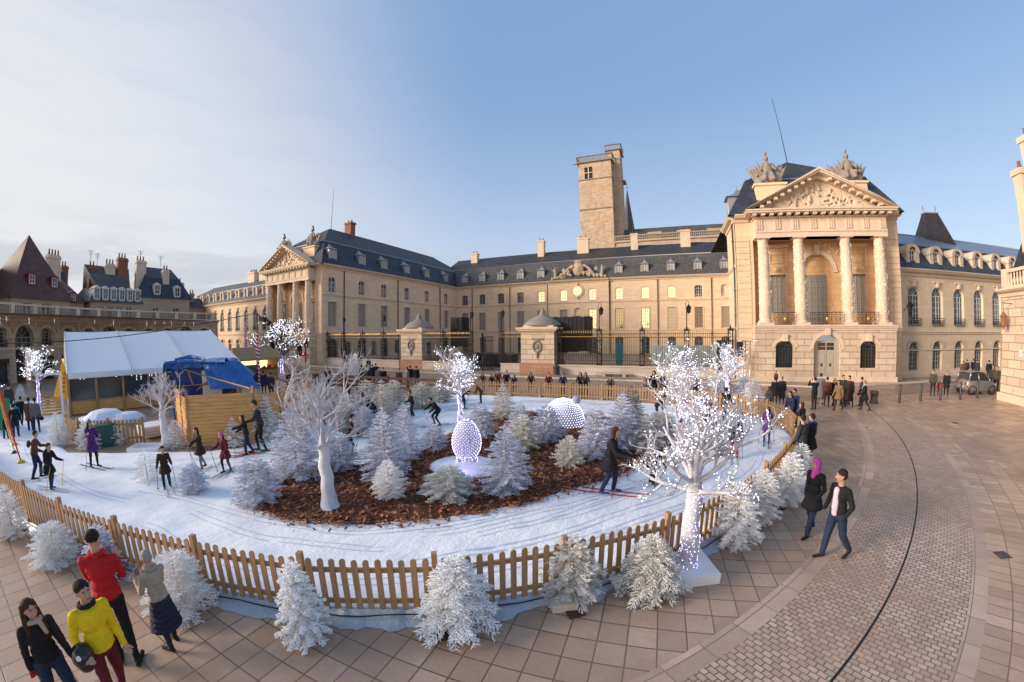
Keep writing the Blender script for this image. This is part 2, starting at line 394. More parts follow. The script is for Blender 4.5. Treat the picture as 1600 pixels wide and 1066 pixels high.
mb = MB(); mb.poly([(-900, -500, 0), (900, -500, 0), (900, 900, 0), (-900, 900, 0)])
mb.build('ground', 'slabs', kind='structure')
def ring(name, material, r0, r1, a0, a1, z, n=160):
    mb = MB(); 
    mb.grid([[(PC.x+r*math.cos(a), PC.y+r*math.sin(a), z) for a in [a0+(a1-a0)*k/n for k in range(n+1)]] for r in (r0, r1)],
            uvf=lambda i, j: ((r0, r1)[i], (a0+(a1-a0)*j/n)*(r0+r1)/2), sm=False)
    return mb.build(name, material, kind='structure')
A0, A1 = rad(-135), rad(-7)
ring('ring_road', 'setts', 36.30, 38.80, A0, A1, .004)
ring('border_band', 'band', 35.95, 36.30, A0, A1, .005)
ring('border_band', 'band', 38.80, 39.10, A0, A1, .005)
ring('curved_slabs', 'slabs_arc', 39.10, 52., A0, rad(-1), .004)
ring('drain_channel', 'drain', 37.535, 37.57, A0, rad(-9), .009)
# cross band of narrow setts running east
def sheet(name, material, pts, z, rot=None):
    mb = MB(); u = Vector((pts[1][0]-pts[0][0], pts[1][1]-pts[0][1])).normalized(); v = Vector((-u.y, u.x))
    mb.poly([(x, y, z) for x, y in pts], [((x*u.x+y*u.y), (x*v.x+y*v.y)) for x, y in pts]); return mb.build(name, material, kind='structure')
sheet('crossing_band', 'setts_fine', [(10.9, 13.7), (22, 13.0), (22, 17.2), (12.1, 16.95)], .008)
# the street between plaza and palace, its pavement with a kerb
sheet('street', 'street', [(-70, 25.2), (6.5, 25.6), (13, 27.6), (40, 36.5), (60, 42), (60, 60), (20.6, 44), (-90, 44)], .012)
mb = MB()
K = [(-90, 33.9), (4.5, 33.7), (11.4, 31.9), (18.8, 34.2), (32, 38.3), (60, 47)]
for (a, b), (c, d) in zip(K[:-1], K[1:]):
    mb.poly([(a, b, 0), (c, d, 0), (c, d, .13), (a, b, .13)], [(a, 0), (c, 0), (c, .13), (a, .13)], 1)
    mb.poly([(a, b, .13), (c, d, .13), (c, d+.22, .13), (a, b+.22, .13)], [(a, 0), (c, 0), (c, .3), (a, .3)], 1)
    mb.poly([(a, b+.22, .13), (c, d+.22, .13), (c, 60, .13), (a, 60, .13)])
mb.build('pavement', ['sidewalk', 'low_wall'], kind='structure')
sheet('courtyard', 'court', [(-45.1, 37.4), (5.7, 37.4), (5.7, 72.6), (-45.1, 72.6)], .14)
for (x, y) in ((7.09, 7.45), (14.2, 19.6)):
    mb = MB(); mb.box(x-.14, x+.14, y-.14, y+.14, .002, .016); mb.lathe((x, y, .016), [(.1, 0), (.1, .006), (.085, .006)], 16)
    mb.build('manhole_cover', 'pipe', origin=(x, y, 0), label='small square metal cover set in the paving '+('near the lower right' if x < 10 else 'beyond the ring road'), cat='manhole cover')

# snow track and bark island
m = mat('trampled_snow', (.80, .83, .90), .6); t = NT(m); pos = t.coord('pos'); n1 = t.noise(pos, 1.6, 6, .65); n2 = t.noise(pos, 12, 5, .7)
trk = t.noise(t.coord('pos', (5, 1.1, 1), rad(-35)), .8, 5, .7)
t.color(t.mix(t.mr(n1, .35, .75, 0, .5), (.90, .91, .93), (.76, .78, .84)))
sm_ = t.new('ShaderNodeMath', operation='ADD'); t.link(n1, sm_.inputs[0]); t.link(trk, sm_.inputs[1])
s2 = t.new('ShaderNodeMath', operation='MULTIPLY_ADD'); t.link(n2, s2.inputs[0]); s2.inputs[1].default_value = .5; t.link(sm_.outputs[0], s2.inputs[2])
t.bump(s2.outputs[0], .55, .05); M['snow'] = m
m = mat('bark_mulch', (.14, .045, .02), .9); t = NT(m); pos = t.coord('pos'); n1 = t.noise(pos, 30, 5, .8); n2 = t.noise(pos, 2.2, 4)
t.color(t.mix(t.mr(n2, .4, .7, 0, .5), t.ramp(n1, [(.3, (.035, .012, .007)), (.5, (.15, .048, .02)), (.68, (.27, .10, .045))]), (.10, .035, .02)))
t.bump(n1, 1., .05); M['bark'] = m
FENCE = [(-22.5, -1.5), (-19.5, -1.15), (-16.6, -.72), (-14.2, -.32), (-11.86, .35), (-9.7, 1.05), (-7.85, 1.82), (-6.25, 2.5), (-5.22, 2.97), (-4.32, 3.42), (-3.3, 4.08), (-2.23, 4.87),
         (-1.4, 5.52), (-.5, 6.25), (.3, 7.02), (1.0, 7.88), (1.65, 8.8), (2.35, 9.9), (3.1, 11.3), (3.75, 12.7), (4.45, 14.2), (4.98, 16.0), (5.05, 18.0), (4.55, 19.8), (3.4, 21.3), (1.8, 22.4), (-.3, 23.1), (-3.0, 23.5), (-6., 23.55), (-9, 23.4), (-12.2, 22.9), (-14.3, 22.3)]
def spline(P, n=8):
    out = []
    for i in range(len(P)-1):
        p0, p1, p2, p3 = [Vector(P[max(0, min(len(P)-1, i+k))]) for k in (-1, 0, 1, 2)]
        for k in range(n):
            u = k/n; out.append(.5*((2*p1)+(-p0+p2)*u+(2*p0-5*p1+4*p2-p3)*u*u+(-p0+3*p1-3*p2+p3)*u**3))
    out.append(Vector(P[-1])); return out
FC = spline(FENCE)
ISL = [(-10.07, 5.1), (-9.16, 4.76), (-8.19, 4.78), (-7.44, 4.97), (-6.61, 5.4), (-5.79, 5.98), (-5.1, 6.51), (-4.46, 7.12), (-3.79, 7.79), (-3.23, 8.49), (-2.65, 9.34), (-1.98, 10.26), (-1.29, 11.13), (-0.73, 12.48), (-0.27, 14.19), (-0.84, 15.89), (-1.93, 17.9), (-3.24, 18.6), (-4.88, 18.9), (-6.83, 18.6), (-8.3, 18.2), (-9.2, 17.2), (-9.14, 16.0), (-8.49, 14.64), (-8.58, 12.94), (-8.59, 11.61), (-8.4, 10.32), (-8.6, 9.2), (-9.3, 8.4), (-10.6, 7.6), (-10.9, 6.3)]
IS = [Vector(p) for p in spline(ISL+[ISL[0]], 6)[:-1]]
def inside(p, poly):
    c = False; n = len(poly); j = n-1
    for i in range(n):
        a, b = poly[i], poly[j]
        if (a.y > p[1]) != (b.y > p[1]) and p[0] < (b.x-a.x)*(p[1]-a.y)/(b.y-a.y)+a.x: c = not c
        j = i
    return c
from mathutils import noise as mnoise
SNOW = [Vector((v.x, v.y)) for v in FC]
SNOW += [Vector(p) for p in [(-16.5, 20.6), (-16, 17), (-15.6, 13.5), (-15.2, 10.5), (-15.0, 8.6), (-14.7, 7.4), (-15.3, 6.2), (-16.2, 5.4), (-17.0, 4.6), (-18.0, 3.4), (-19.2, 2.2), (-21.5, 1.9), (-24, 2.3), (-28, 3.1), (-34, 3.5), (-38, 3.4), (-38, -3.), (-30, -2.4)]]
def height_sheet(name, poly, zb, amp, material, step, inset=.22, f=1.2, hole=None):
    """a raised sheet of loose stuff over a polygon, its rim dropping to the ground"""
    xs = [p.x for p in poly]; ys = [p.y for p in poly]
    P = np.array([(p.x, p.y) for p in poly]); Q = np.roll(P, -1, 0); D = Q-P; L2 = (D**2).sum(1)+1e-12
    nx = int((max(xs)-min(xs))/step)+3; ny = int((max(ys)-min(ys))/step)+3
    mb = MB(); idx = {}
    def vert(i, j):
        if (i, j) in idx: return idx[i, j]
        x = min(xs)-step+i*step; y = min(ys)-step+j*step
        w = np.array((x, y))-P; tt = np.clip((w*D).sum(1)/L2, 0, 1); near = P+D*tt[:, None]; dd = np.hypot(near[:, 0]-x, near[:, 1]-y); k = int(dd.argmin()); d = dd[k]
        ins = inside((x, y), poly)
        if not ins:
            if d > step*1.5: idx[i, j] = None; return None
            x, y = near[k]; d = 0
        e = min(1, d/inset); z = -.01+(zb+.01)*math.sqrt(max(0, 1-(1-e)**2))+amp*e*(mnoise.fractal(Vector((x*f, y*f, 3)), 1., 2., 4))
        mb.v.append((x, y, z)); idx[i, j] = len(mb.v)-1; return idx[i, j]
    for i in range(nx):
        for j in range(ny):
            q = [vert(i, j), vert(i+1, j), vert(i+1, j+1), vert(i, j+1)]
            if None in q: continue
            mb.f.append(tuple(q)); mb.uv.append(None); mb.mi.append(0); mb.sm.append(True)
    return mb.build(name, material, kind='structure')
height_sheet('snow', SNOW, .10, .035, 'snow', .2)
sb = height_sheet('bark_island', IS, .17, .05, 'bark', .13, .3, 3.)

# loose chips of bark, some strewn over the snow at the island's edge
R_ = random.Random(77); mb = MB(); xs = [p.x for p in IS]; ys = [p.y for p in IS]; k = 0
def chip(x, y, z):
    a = R_.uniform(0, math.pi); L = R_.uniform(.02, .05)*(1+.05*math.hypot(x, y)); w = L*R_.uniform(.25, .5); c, s_ = math.cos(a), math.sin(a); t1 = R_.uniform(-.5, .5)*L; t2 = R_.uniform(-.5, .5)*w
    mb.poly([(x-c*L+s_*w, y-s_*L-c*w, z-t1+t2), (x+c*L+s_*w, y+s_*L-c*w, z+t1+t2), (x+c*L-s_*w, y+s_*L+c*w, z+t1-t2), (x-c*L-s_*w, y-s_*L+c*w, z-t1-t2)], None, R_.randrange(3))
while k < 15000:
    x, y = R_.uniform(min(xs), max(xs)), R_.uniform(min(ys), max(ys))
    if not inside((x, y), IS): continue
    d = min(math.hypot(x-p.x, y-p.y) for p in IS[::2]); e = min(1, d/.3); z = -.01+.18*math.sqrt(max(0, 1-(1-e)**2))+.05*e*mnoise.fractal(Vector((x*3, y*3, 3)), 1., 2., 4)
    chip(x, y, z+.015); k += 1
for _ in range(1500):
    p = IS[R_.randrange(len(IS))]; q = IS[(IS.index(p)+1) % len(IS)]; u = p.lerp(q, R_.random()); r = abs(R_.gauss(0, .22)); a = R_.uniform(0, 6.28); chip(u.x+r*math.cos(a), u.y+r*math.sin(a), .145 if r > .12 else .16)
M['chip_a'] = mat('bark_chip_dark', (.06, .022, .012), .9); M['chip_b'] = mat('bark_chip_red', (.26, .085, .036), .9); M['chip_c'] = mat('bark_chip_light', (.42, .17, .08), .9)
mb.build('bark_chips', ['chip_a', 'chip_b', 'chip_c'], kind='stuff')

# ski tracks: flat strips, darker and bluer than the snow they lie on
M['track_strip'] = mat('darker_snow_strip', (.60, .64, .74), .5)
def snow_z(x, y): return .10+.035*mnoise.fractal(Vector((x*1.2, y*1.2, 3)), 1., 2., 4)
LOOP = [Vector(p) for p in ((-24, .6), (-19, .7), (-14, 1.8), (-10.5, 3.2), (-7.2, 3.9), (-4.6, 5.2), (-2.6, 7.2), (-.8, 9.4), (.9, 11.6), (2.0, 14.2), (2.6, 17.2), (1.4, 19.9), (-1.6, 21.2), (-5.5, 21.4), (-9.8, 20.3), (-11.4, 17.2), (-10.9, 13.8), (-11.6, 10.8), (-12.9, 8.2), (-14.0, 5.6), (-17.5, 2.2))]
LP = spline(LOOP, 14); mb = MB()
for k in range(34):
    o = R_.uniform(-.95, .95); i0 = R_.randrange(len(LP)-30); n = R_.randrange(14, 60); ph = R_.uniform(0, 9); skew = R_.uniform(-.012, .012)
    for dx in (-.09, .09):
        pts = []
        for i in range(i0, min(i0+n, len(LP)-2)):
            d = (LP[i+1]-LP[i]).normalized(); nrm = Vector((-d.y, d.x)); q = LP[i]+nrm*(o+dx+skew*(i-i0)+.05*math.sin(i*.35+ph)); pts.append((q, nrm))
        rows = [[(q+nr*w_) for w_ in (-.017, .017)] for q, nr in pts]
        if len(rows) > 3: mb.grid([[(p.x, p.y, snow_z(p.x, p.y)+.004) for p in r] for r in rows])
mb.build('ski_tracks', 'track_strip', kind='structure')

# ------------------------------------------------------------------ the palace
YC, XL, XR, YB, YF = 72.67, -45.15, 5.75, 36.0, 34.7
ZB1, ZB2, ZE = 4.63, 10.13, 14.3
SEG = lambda s, w, a, b, r: (s, w, a, b, r)
def quoins(mb, F, s0, s1, z0, z1, d=.05, m=0, h=.52):
    z = z0; k = 0
    while z < z1-.05:
        e = min(z+h-.05, z1); mb.box(s0, s1, 0, d, z, e, m, F); z += h; k += 1
def dormer(F, s, z0, parent, w=1.5, h=1.75, d0=.08, back=2.2, label=None):
    mb = MB()
    mb.box(s-w/2, s-w/2+.28, d0-back, d0, z0, z0+h, F=F); mb.box(s+w/2-.28, s+w/2, d0-back, d0, z0, z0+h, F=F)
    mb.box(s-w/2+.28, s+w/2-.28, d0-back, d0-.02, z0+h-.25, z0+h, F=F); mb.box(s-w/2+.28, s+w/2-.28, d0-back, d0-.02, z0, z0+.15, F=F)
    mb.box(s-w/2-.12, s+w/2+.12, d0-back, d0+.12, z0-.1, z0, F=F)
    d = mb.build('dormer', 'lead', parent, label=label)
    r = MB(); a, b, zt = w/2+.22, .22, z0+h
    A = [F(s-a, d0+b, zt), F(s+a, d0+b, zt), F(s+a, d0-back, zt), F(s-a, d0-back, zt)]
    m1 = [F(s-a*.45, d0-a*.62, zt+.42), F(s+a*.45, d0-a*.62, zt+.42)]; top = F(s, d0-a, zt+.95); bk = F(s, d0-back, zt+.5)
    r.poly([A[0], A[1], m1[1], m1[0]]); r.poly([m1[0], m1[1], top]); r.poly([A[1], A[2], bk, m1[1]]); r.poly([m1[1], bk, top]); r.poly([A[3], A[0], m1[0], bk]); r.poly([bk, m1[0], top]); r.poly([A[0], A[3], A[2], A[1]])
    r.tube([top, top+Vector((0, 0, .4))], .03, 4)
    r.build('dormer_roof', 'lead', d, origin=d['_org'])
    window(F, s, w-.56, z0+.15, z0+h-.25, 0, d, 'glass_blind', 'frame_white', 1, 3, d=d0-.1)
def mansard(parent, poly, ze, zc, inset, ridge, zr, mats=('slate', 'slate_top'), over=.58, hips=True):
    """poly: rectangle (x0, x1, y0, y1); ridge: two points"""
    x0, x1, y0, y1 = poly; o = over
    E_ = [(x0-o, y0-o), (x1+o, y0-o), (x1+o, y1+o), (x0-o, y1+o)]; C_ = [(x0+inset, y0+inset), (x1-inset, y0+inset), (x1-inset, y1-inset), (x0+inset, y1-inset)]
    lo = MB(); up = MB(); fl = MB()
    R_ = ridge
    for k in range(4):
        a, b = E_[k], E_[(k+1) % 4]; c, d = C_[(k+1) % 4], C_[k]
        L = math.hypot(b[0]-a[0], b[1]-a[1]); H = math.hypot(inset+o, zc-ze)
        lo.poly([(*a, ze), (*b, ze), (*c, zc), (*d, zc)], [(0, 0), (L, 0), (L-inset, H), (inset, H)])
        fl.tube([(*d, zc), (*c, zc)], .1, 5)
    q = [(*C_[k], zc+.02) for k in range(4)]; ra, rb = Vector((*R_[0], zr)), Vector((*R_[1], zr))
    along_y = abs(R_[1][1]-R_[0][1]) > abs(R_[1][0]-R_[0][0])
    if along_y: sides = [([q[0], q[1], ra], 1), ([q[1], q[2], rb, ra], 1), ([q[2], q[3], rb], 1), ([q[3], q[0], ra, rb], 1)]
    else: sides = [([q[0], q[1], rb, ra], 1), ([q[1], q[2], rb], 1), ([q[2], q[3], ra, rb], 1), ([q[3], q[0], ra], 1)]
    for pts, _ in sides:
        p = [Vector(v) for v in pts]; u = (p[1]-p[0]).normalized(); n = u.cross(p[2]-p[0]).normalized(); v = n.cross(u)
        up.poly(p, [((w-p[0]).dot(u), (w-p[0]).dot(v)) for w in p])
    fl.tube([ra, rb], .09, 5)
    r = lo.build('roof', mats[0], parent); up.build('upper_slope', mats[1], r, origin=r['_org']); fl.build('flashing', 'lead', r, origin=r['_org'])
    return r
def chimney(parent, x, y, w, d, z0, z1, material='trim', pots=2, name='chimney'):
    mb = MB(); mb.box(x-w/2, x+w/2, y-d/2, y+d/2, z0, z1-.35); mb.box(x-w/2-.1, x+w/2+.1, y-d/2-.1, y+d/2+.1, z1-.35, z1)
    c = mb.build(name, material, parent, origin=parent['_org'] if parent.get('_org') is not None else None)
    p = MB()
    for k in range(pots): p.lathe((x-w/2+w*(k+.5)/pots, y, z1), [(.13, 0), (.15, .1), (.1, .5), (.12, .55)], 8)
    p.build('chimney_pot', 'brick_red', c, origin=c['_org']); return c
def downpipe(parent, F, s, z0, z1):
    mb = MB(); mb.tube([F(s, .12, z0), F(s, .12, z1)], .075, 6)
    for z in np.arange(z0+1, z1, 2.2): mb.box(s-.11, s+.11, 0, .22, z, z+.06, F=F)
    return mb.build('drain_pipe', 'pipe', parent)
def remesh_blobs(name, blobs, material, parent, origin=None, voxel=.06, sm=2):
    """merge a list of (point, radius[, point, radius]) blobs into one carved surface"""
    mb = MB()
    for b in blobs:
        if len(b) == 2: mb.ball(b[0], b[1], 8)
        elif len(b) == 5: mb.ball(b[0], b[1], 10, sx=b[2], sy=b[3], sz=b[4])
        else: mb.tube([b[0], b[2]], [b[1], b[3]], 8); mb.ball(b[0], b[1], 8); mb.ball(b[2], b[3], 8)
    o = mb.build(name, material, parent, origin=origin)
    REMESH.append((o, voxel, sm)); return o
REMESH = []
def run_remesh(items):
    for o, vx, sm in items:
        md = o.modifiers.new('r', 'REMESH'); md.mode = 'VOXEL'; md.voxel_size = vx; md.use_smooth_shade = True
        if sm: m2 = o.modifiers.new('s', 'SMOOTH'); m2.iterations = sm; m2.factor = .5
    dg = bpy.context.evaluated_depsgraph_get(); dg.update()
    new = [(o, bpy.data.meshes.new_from_object(o.evaluated_get(dg))) for o, _, _ in items]
    for o, me in new:
        mats = [s for s in o.data.materials]; o.modifiers.clear(); old = o.data; me.materials.clear()
        for q in mats: me.materials.append(q)
        me.name = old.name; o.data = me
        me.polygons.foreach_set('use_smooth', [True]*len(me.polygons))
def trophy(parent, x, y, z, k, s=1.):
    """seated armoured figure among flags and shields"""
    b = []; R_ = random.Random(k)
    P = lambda a, b_, c: Vector((x+a*s, y+b_*s, z+c*s))
    b += [(P(0, 0, .5), .75*s, 1.2, .8, .6), (P(-.75, 0, .3), .4*s), (P(.8, 0, .3), .42*s), (P(0, -.1, 1.25), .42*s, 1.1, .8, 1.3), (P(-.35, -.1, 1.75), .17*s, P(.35, -.1, 1.75), .17*s), (P(0, -.1, 1.6), .3*s, P(0, -.05, 2.0), .13*s), (P(0, -.1, 2.25), .2*s), (P(0, 0, 2.35), .23*s, 1, 1.1, .8),
          (P(0, .1, 2.45), .09*s, P(0 if k else .05, -.05, 2.85), .13*s), (P(0, -.05, 2.85), .12*s, P(0, -.2, 2.7), .06*s),
          (P(.4, -.1, 1.7), .13*s, P(.65, -.3, 1.25), .1*s), (P(-.4, -.1, 1.7), .13*s, P(-.6, -.3, 1.2), .1*s), (P(-.25, -.3, .9), .2*s, P(-.35, -.6, .4), .15*s), (P(.25, -.3, .9), .2*s, P(.35, -.6, .4), .15*s)]
    for sgn in (-1, 1):
        for j in range(4):
            a = sgn*(.5+.2*j); top = 2.05-.16*j+R_.uniform(-.12, .12)
            b.append((P(a*.8, .1, .3), .2*s, P(a*1.28, .15, top*.8), .14*s)); b.append((P(a*1.28, .15, top*.8), .10*s, P(a*1.4+sgn*.05*j, .15, top), .04*s))
    for j in range(9): b.append((P(R_.uniform(-1.1, 1.1), R_.uniform(-.5, .3), R_.uniform(.1, .9)), R_.uniform(.14, .28)*s))
    return remesh_blobs('trophy_sculpture', b, 'grey_stone', parent, voxel=.055)
def relief(name, parent, F, s0, s1, zf, m='trim', n=40, d=0., seed=1, amp=.16, voxel=.05):
    """carved relief under the curve zf(s) -> (zlo, zhi)"""
    R_ = random.Random(seed); b = []
    for i in range(n):
        s = R_.uniform(s0, s1); lo, hi = zf(s)
        if hi-lo < .25: continue
        z = R_.uniform(lo, hi); L = R_.uniform(.15, .5); a = R_.uniform(0, math.pi)
        s2 = s+math.cos(a)*L; z2 = min(hi, max(lo, z+math.sin(a)*L)); r = R_.uniform(.6, 1.)*amp
        b.append((F(s, d, z), r, F(s2, d+.04, z2), r*.6))
    return remesh_blobs(name, b, m, parent, voxel=voxel, sm=1)

def led(base=(.9, .9, 1), col_=(.86, .88, 1), st=6):
    m = mat('led_bulb', base, .4); b = m.node_tree.nodes['Principled BSDF']
    b.inputs['Emission Color'].default_value = (*col_, 1); b.inputs['Emission Strength'].default_value = st
    m.cycles.emission_sampling = 'NONE'; return m
M['led_egg'] = led((.85, .82, 1), (.78, .73, 1), 1.8); M['led'] = led(st=2.6); M['led_warm'] = led((1, .95, .85), (1, .92, .8), 1.6); M['led_violet'] = led((.8, .75, 1), (.60, .50, 1), 2.0)
def bulbs(mb, pts, r):
    for p in pts:
        p = Vector(p); V = [p+Vector(q)*r for q in ((1, 0, 0), (0, 1, 0), (-1, 0, 0), (0, -1, 0), (0, 0, 1), (0, 0, -1))]; i = len(mb.v)
        mb.v.extend(tuple(v) for v in V)
        for f in ((0, 1, 4), (1, 2, 4), (2, 3, 4), (3, 0, 4), (1, 0, 5), (2, 1, 5), (3, 2, 5), (0, 3, 5)):
            mb.f.append(tuple(i+k for k in f)); mb.uv.append(None); mb.mi.append(0); mb.sm.append(False)
def iron_panel(F, s0, s1, z0, z1, parent, name='balcony_railing', scroll=True, gold=True):
    mb = MB(); mb.box(s0, s1, -.02, .02, z1-.05, z1, F=F); mb.box(s0, s1, -.02, .02, z0+.05, z0+.09, F=F); mb.box(s0, s1, -.015, .015, z1-.22, z1-.19, F=F)
    n = max(2, int((s1-s0)/.34)); w = (s1-s0)/n; h = z1-.2-z0-.1
    def ringp(cx, cz, r, th=.014, k=10):
        mb.grid([[F(cx+math.cos(2*math.pi*i/k)*(r+e), q, cz+math.sin(2*math.pi*i/k)*(r+e)) for i in range(k)] for e, q in ((th, 0), (0, th), (-th, 0), (0, -th), (th, 0))], close=True, sm=False)
    for i in range(n):
        a = s0+w*i; mb.box(a-.012, a+.012, -.012, .012, z0, z1, F=F)
        ringp(a+w/2, z0+.1+h*.28, min(w, h)*.26); ringp(a+w/2, z0+.1+h*.72, min(w, h)*.24); ringp(a, z0+.1+h*.5, min(w, h)*.18)
    mb.box(s1-.012, s1+.012, -.012, .012, z0, z1, F=F)
    o = mb.build(name, 'iron', parent)
    if gold:
        g_ = MB(); c = (s0+s1)/2; cz = z0+.1+h*.5
        g_.lathe((0, 0, 0), [(.001, 0)], 3) if 0 else None
        p = F(c, .05, cz); g_.ball(p, .16, 10, sy=.35, sz=1.35)
        g_.build('gilded_cartouche', 'gold', o, origin=o['_org'])
    return o
M['door_paint'] = mat('grey_beige_door_paint', (.40, .35, .28), .6)
def portico_wing(c, label, seed):
    hw = 7.3
    B = empty('palace_wing', (c, 36.0, 0), label, 'palace wing', 'palace wings with a columned portico')
    F = line_frame((c, YB), (1, 0)); FF = line_frame((c, YF), (1, 0)); FR = line_frame((c, 36.95), (1, 0))
    hp = 6.1
    # upper block wall with the deep portico opening, side strips
    w = MB()
    wall(w, F, -hw, -hp+.3, 0, ZE, m=0); wall(w, F, hp-.3, hw, 0, ZE, m=0); wall(w, F, -hp+.3, hp-.3, 12.2, ZE, m=0)
    for s0, s1 in ((-hw, -hp), (hp, hw)):
        quoins(w, F, s0+.02, s1-.02, .6, ZB1-.2, .06); quoins(w, F, s0+.02, s1-.02, ZB1+.25, 12.3, .05)
    # recess
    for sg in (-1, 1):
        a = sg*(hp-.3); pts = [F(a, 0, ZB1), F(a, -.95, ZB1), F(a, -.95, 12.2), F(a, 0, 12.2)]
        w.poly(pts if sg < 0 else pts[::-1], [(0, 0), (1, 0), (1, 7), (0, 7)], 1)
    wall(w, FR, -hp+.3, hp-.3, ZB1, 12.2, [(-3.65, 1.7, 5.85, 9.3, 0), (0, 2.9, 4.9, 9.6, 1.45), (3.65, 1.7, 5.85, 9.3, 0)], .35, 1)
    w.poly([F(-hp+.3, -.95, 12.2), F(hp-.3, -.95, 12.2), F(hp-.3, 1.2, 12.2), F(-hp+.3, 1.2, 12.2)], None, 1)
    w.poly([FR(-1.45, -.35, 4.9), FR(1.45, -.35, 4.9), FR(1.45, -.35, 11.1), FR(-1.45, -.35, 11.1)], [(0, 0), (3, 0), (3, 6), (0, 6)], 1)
    # ground block
    G = [(-3.62, 1.5, 1.28, 3.0, .5), (0, 2.3, .45, 2.85, 1.15), (3.62, 1.5, 1.28, 3.0, .5)]
    wall(w, FF, -hp, hp, 0, ZB1, G, .42, 2)
    for sg in (-1, 1):
        pts = [FF(sg*hp, 0, 0), FF(sg*hp, -1.3, 0), FF(sg*hp, -1.3, ZB1), FF(sg*hp, 0, ZB1)]
        w.poly(pts if sg < 0 else pts[::-1], [(0, 0), (1.3, 0), (1.3, ZB1), (0, ZB1)], 2)
    w.poly([FF(-hp, 0, ZB1), FF(hp, 0, ZB1), FF(hp, -2.6, ZB1), FF(-hp, -2.6, ZB1)], None, 3)
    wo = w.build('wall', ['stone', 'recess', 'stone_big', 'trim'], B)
    tr = MB()
    tr.box(-hp-.12, hp+.12, 0, .12, 0, .55, F=FF); cornice(tr, FF, -hp-.05, hp+.05, ZB1-.12, BELT); 
    tr.box(-hp-.05, hp+.05, -.3, .16, ZB1+.05, ZB1+.2, F=FF)
    for sg in (-1, 1):
        a, b = (-hw, -hp) if sg < 0 else (hp, hw)
        tr.box(a-.06, b+.06, 0, .1, 0, .55, F=F); cornice(tr, F, a, b, ZB1-.12, BELT); cornice(tr, F, a-.02, b+.02, ZE, CORN)
    for (s, ww, a, b, r) in G:      # voussoir rings and keystones
        pts = arch_pts(s, ww+.12, b, r+.06, 12); out = arch_pts(s, ww+.7, b, r+.35, 12)
        for i in range(12): tr.poly([FF(pts[i][0], .05, pts[i][1]), FF(out[i][0], .05, out[i][1]), FF(out[i+1][0], .05, out[i+1][1]), FF(pts[i+1][0], .05, pts[i+1][1])])
        tr.box(s-.2, s+.2, 0, .22, b+r-.02, b+r+.55, F=FF)
    pts = arch_pts(0, 2.95, 9.6, 1.48, 14); out = arch_pts(0, 3.7, 9.6, 1.85, 14)
    for i in range(14): tr.poly([FR(pts[i][0], .08, pts[i][1]), FR(out[i][0], .08, out[i][1]), FR(out[i+1][0], .08, out[i+1][1]), FR(pts[i+1][0], .08, pts[i+1][1])])
    tr.box(-1.9, -1.48, 0, .1, 9.45, 9.62, F=FR); tr.box(1.48, 1.9, 0, .1, 9.45, 9.62, F=FR); tr.box(-.22, .22, 0, .3, 11.0, 11.9, F=FR)
    for s in (-3.65, 3.65):
        for (a, b, p, q) in ((-1.1, 1.1, 11.7, 11.95), (-1.0, -.85, 9.9, 11.7), (.85, 1.0, 9.9, 11.7), (-.6, .6, 10.3, 10.4), (-.6, .6, 11.1, 11.2), (-.6, -.5, 10.4, 11.1), (.5, .6, 10.4, 11.1)):
            tr.box(s+a, s+b, 0, .09 if b-a < 2 else .3, p, q, F=FR)
        tr.ball(FR(s, .1, 9.75), .2, 8)
        for a, b, p, q in ((-.95, -.85, 5.75, 9.3), (.85, .95, 5.75, 9.3), (-.95, .95, 9.3, 9.42)): tr.box(s+a, s+b, 0, .07, p, q, F=FR)
    tr.build('stone_trim', 'trim', B)
    relief('carved_spandrel', B, FR, -2.2, 2.2, lambda s: (11.2+.0*s, 12.0) if abs(s) < .8 else (10.6, 11.9), n=46, seed=seed, amp=.11)
    for s, ww, a, b, r in (G[0], G[2]): window(FF, s, ww, a, b, r, B, 'glass_dark', 'iron', 3, 6, d=-.36, bar=.035, name='barred_window')
    # ground door
    dm = MB(); dm.box(-1.15, -.76, -.44, -.3, .45, 3.5, F=FF); dm.box(.76, 1.15, -.44, -.3, .45, 3.5, F=FF); dm.box(-.76, .76, -.44, -.36, .45, 2.75, F=FF); dm.box(-.76, .76, -.44, -.36, 3.35, 3.5, F=FF)
    for s in (-.38, .38): dm.box(s-.27, s+.27, -.36, -.33, .75, 1.45, F=FF); dm.box(s-.27, s+.27, -.36, -.33, 1.65, 2.5, F=FF); dm.box(s-.28, s+.28, -.36, -.34, 2.52, 2.7, F=FF)
    dm.box(-.02, .02, -.36, -.32, .5, 2.75, F=FF); dm.box(-.76, -.7, -.36, -.33, 2.75, 3.35, F=FF); dm.box(.7, .76, -.36, -.33, 2.75, 3.35, F=FF); dm.box(-.04, .04, -.36, -.33, 2.75, 3.35, F=FF); dm.box(-.7, .7, -.35, -.335, 3.03, 3.07, F=FF)
    dd = dm.build('door', 'door_paint', B)
    for s in (-.38, .38): k = MB(); k.lathe(FF(s, -.33, 1.5), [(.001, -.12), (.05, -.1), (.07, 0), (.05, .1), (.02, .16)], 8); k.build('door_knocker', 'iron', dd, origin=dd['_org'])
    dp = MB(); dp.poly([FF(-.7, -.37, 2.75), FF(.7, -.37, 2.75), FF(.7, -.37, 3.35), FF(-.7, -.37, 3.35)]); dp.build('pane', 'glass_dark', dd, origin=dd['_org'])
    st = MB(); st.box(-1.3, 1.3, .12, .75, .13, .3, F=FF); st.box(-1.2, 1.2, .0, .45, .3, .45, F=FF); st.build('doorstep', 'trim', B)
    for s in (-3.65, 3.65): window(FR, s, 1.7, 5.85, 9.3, 0, B, 'glass_blind', 'frame_grey', 2, 7, d=-.3)
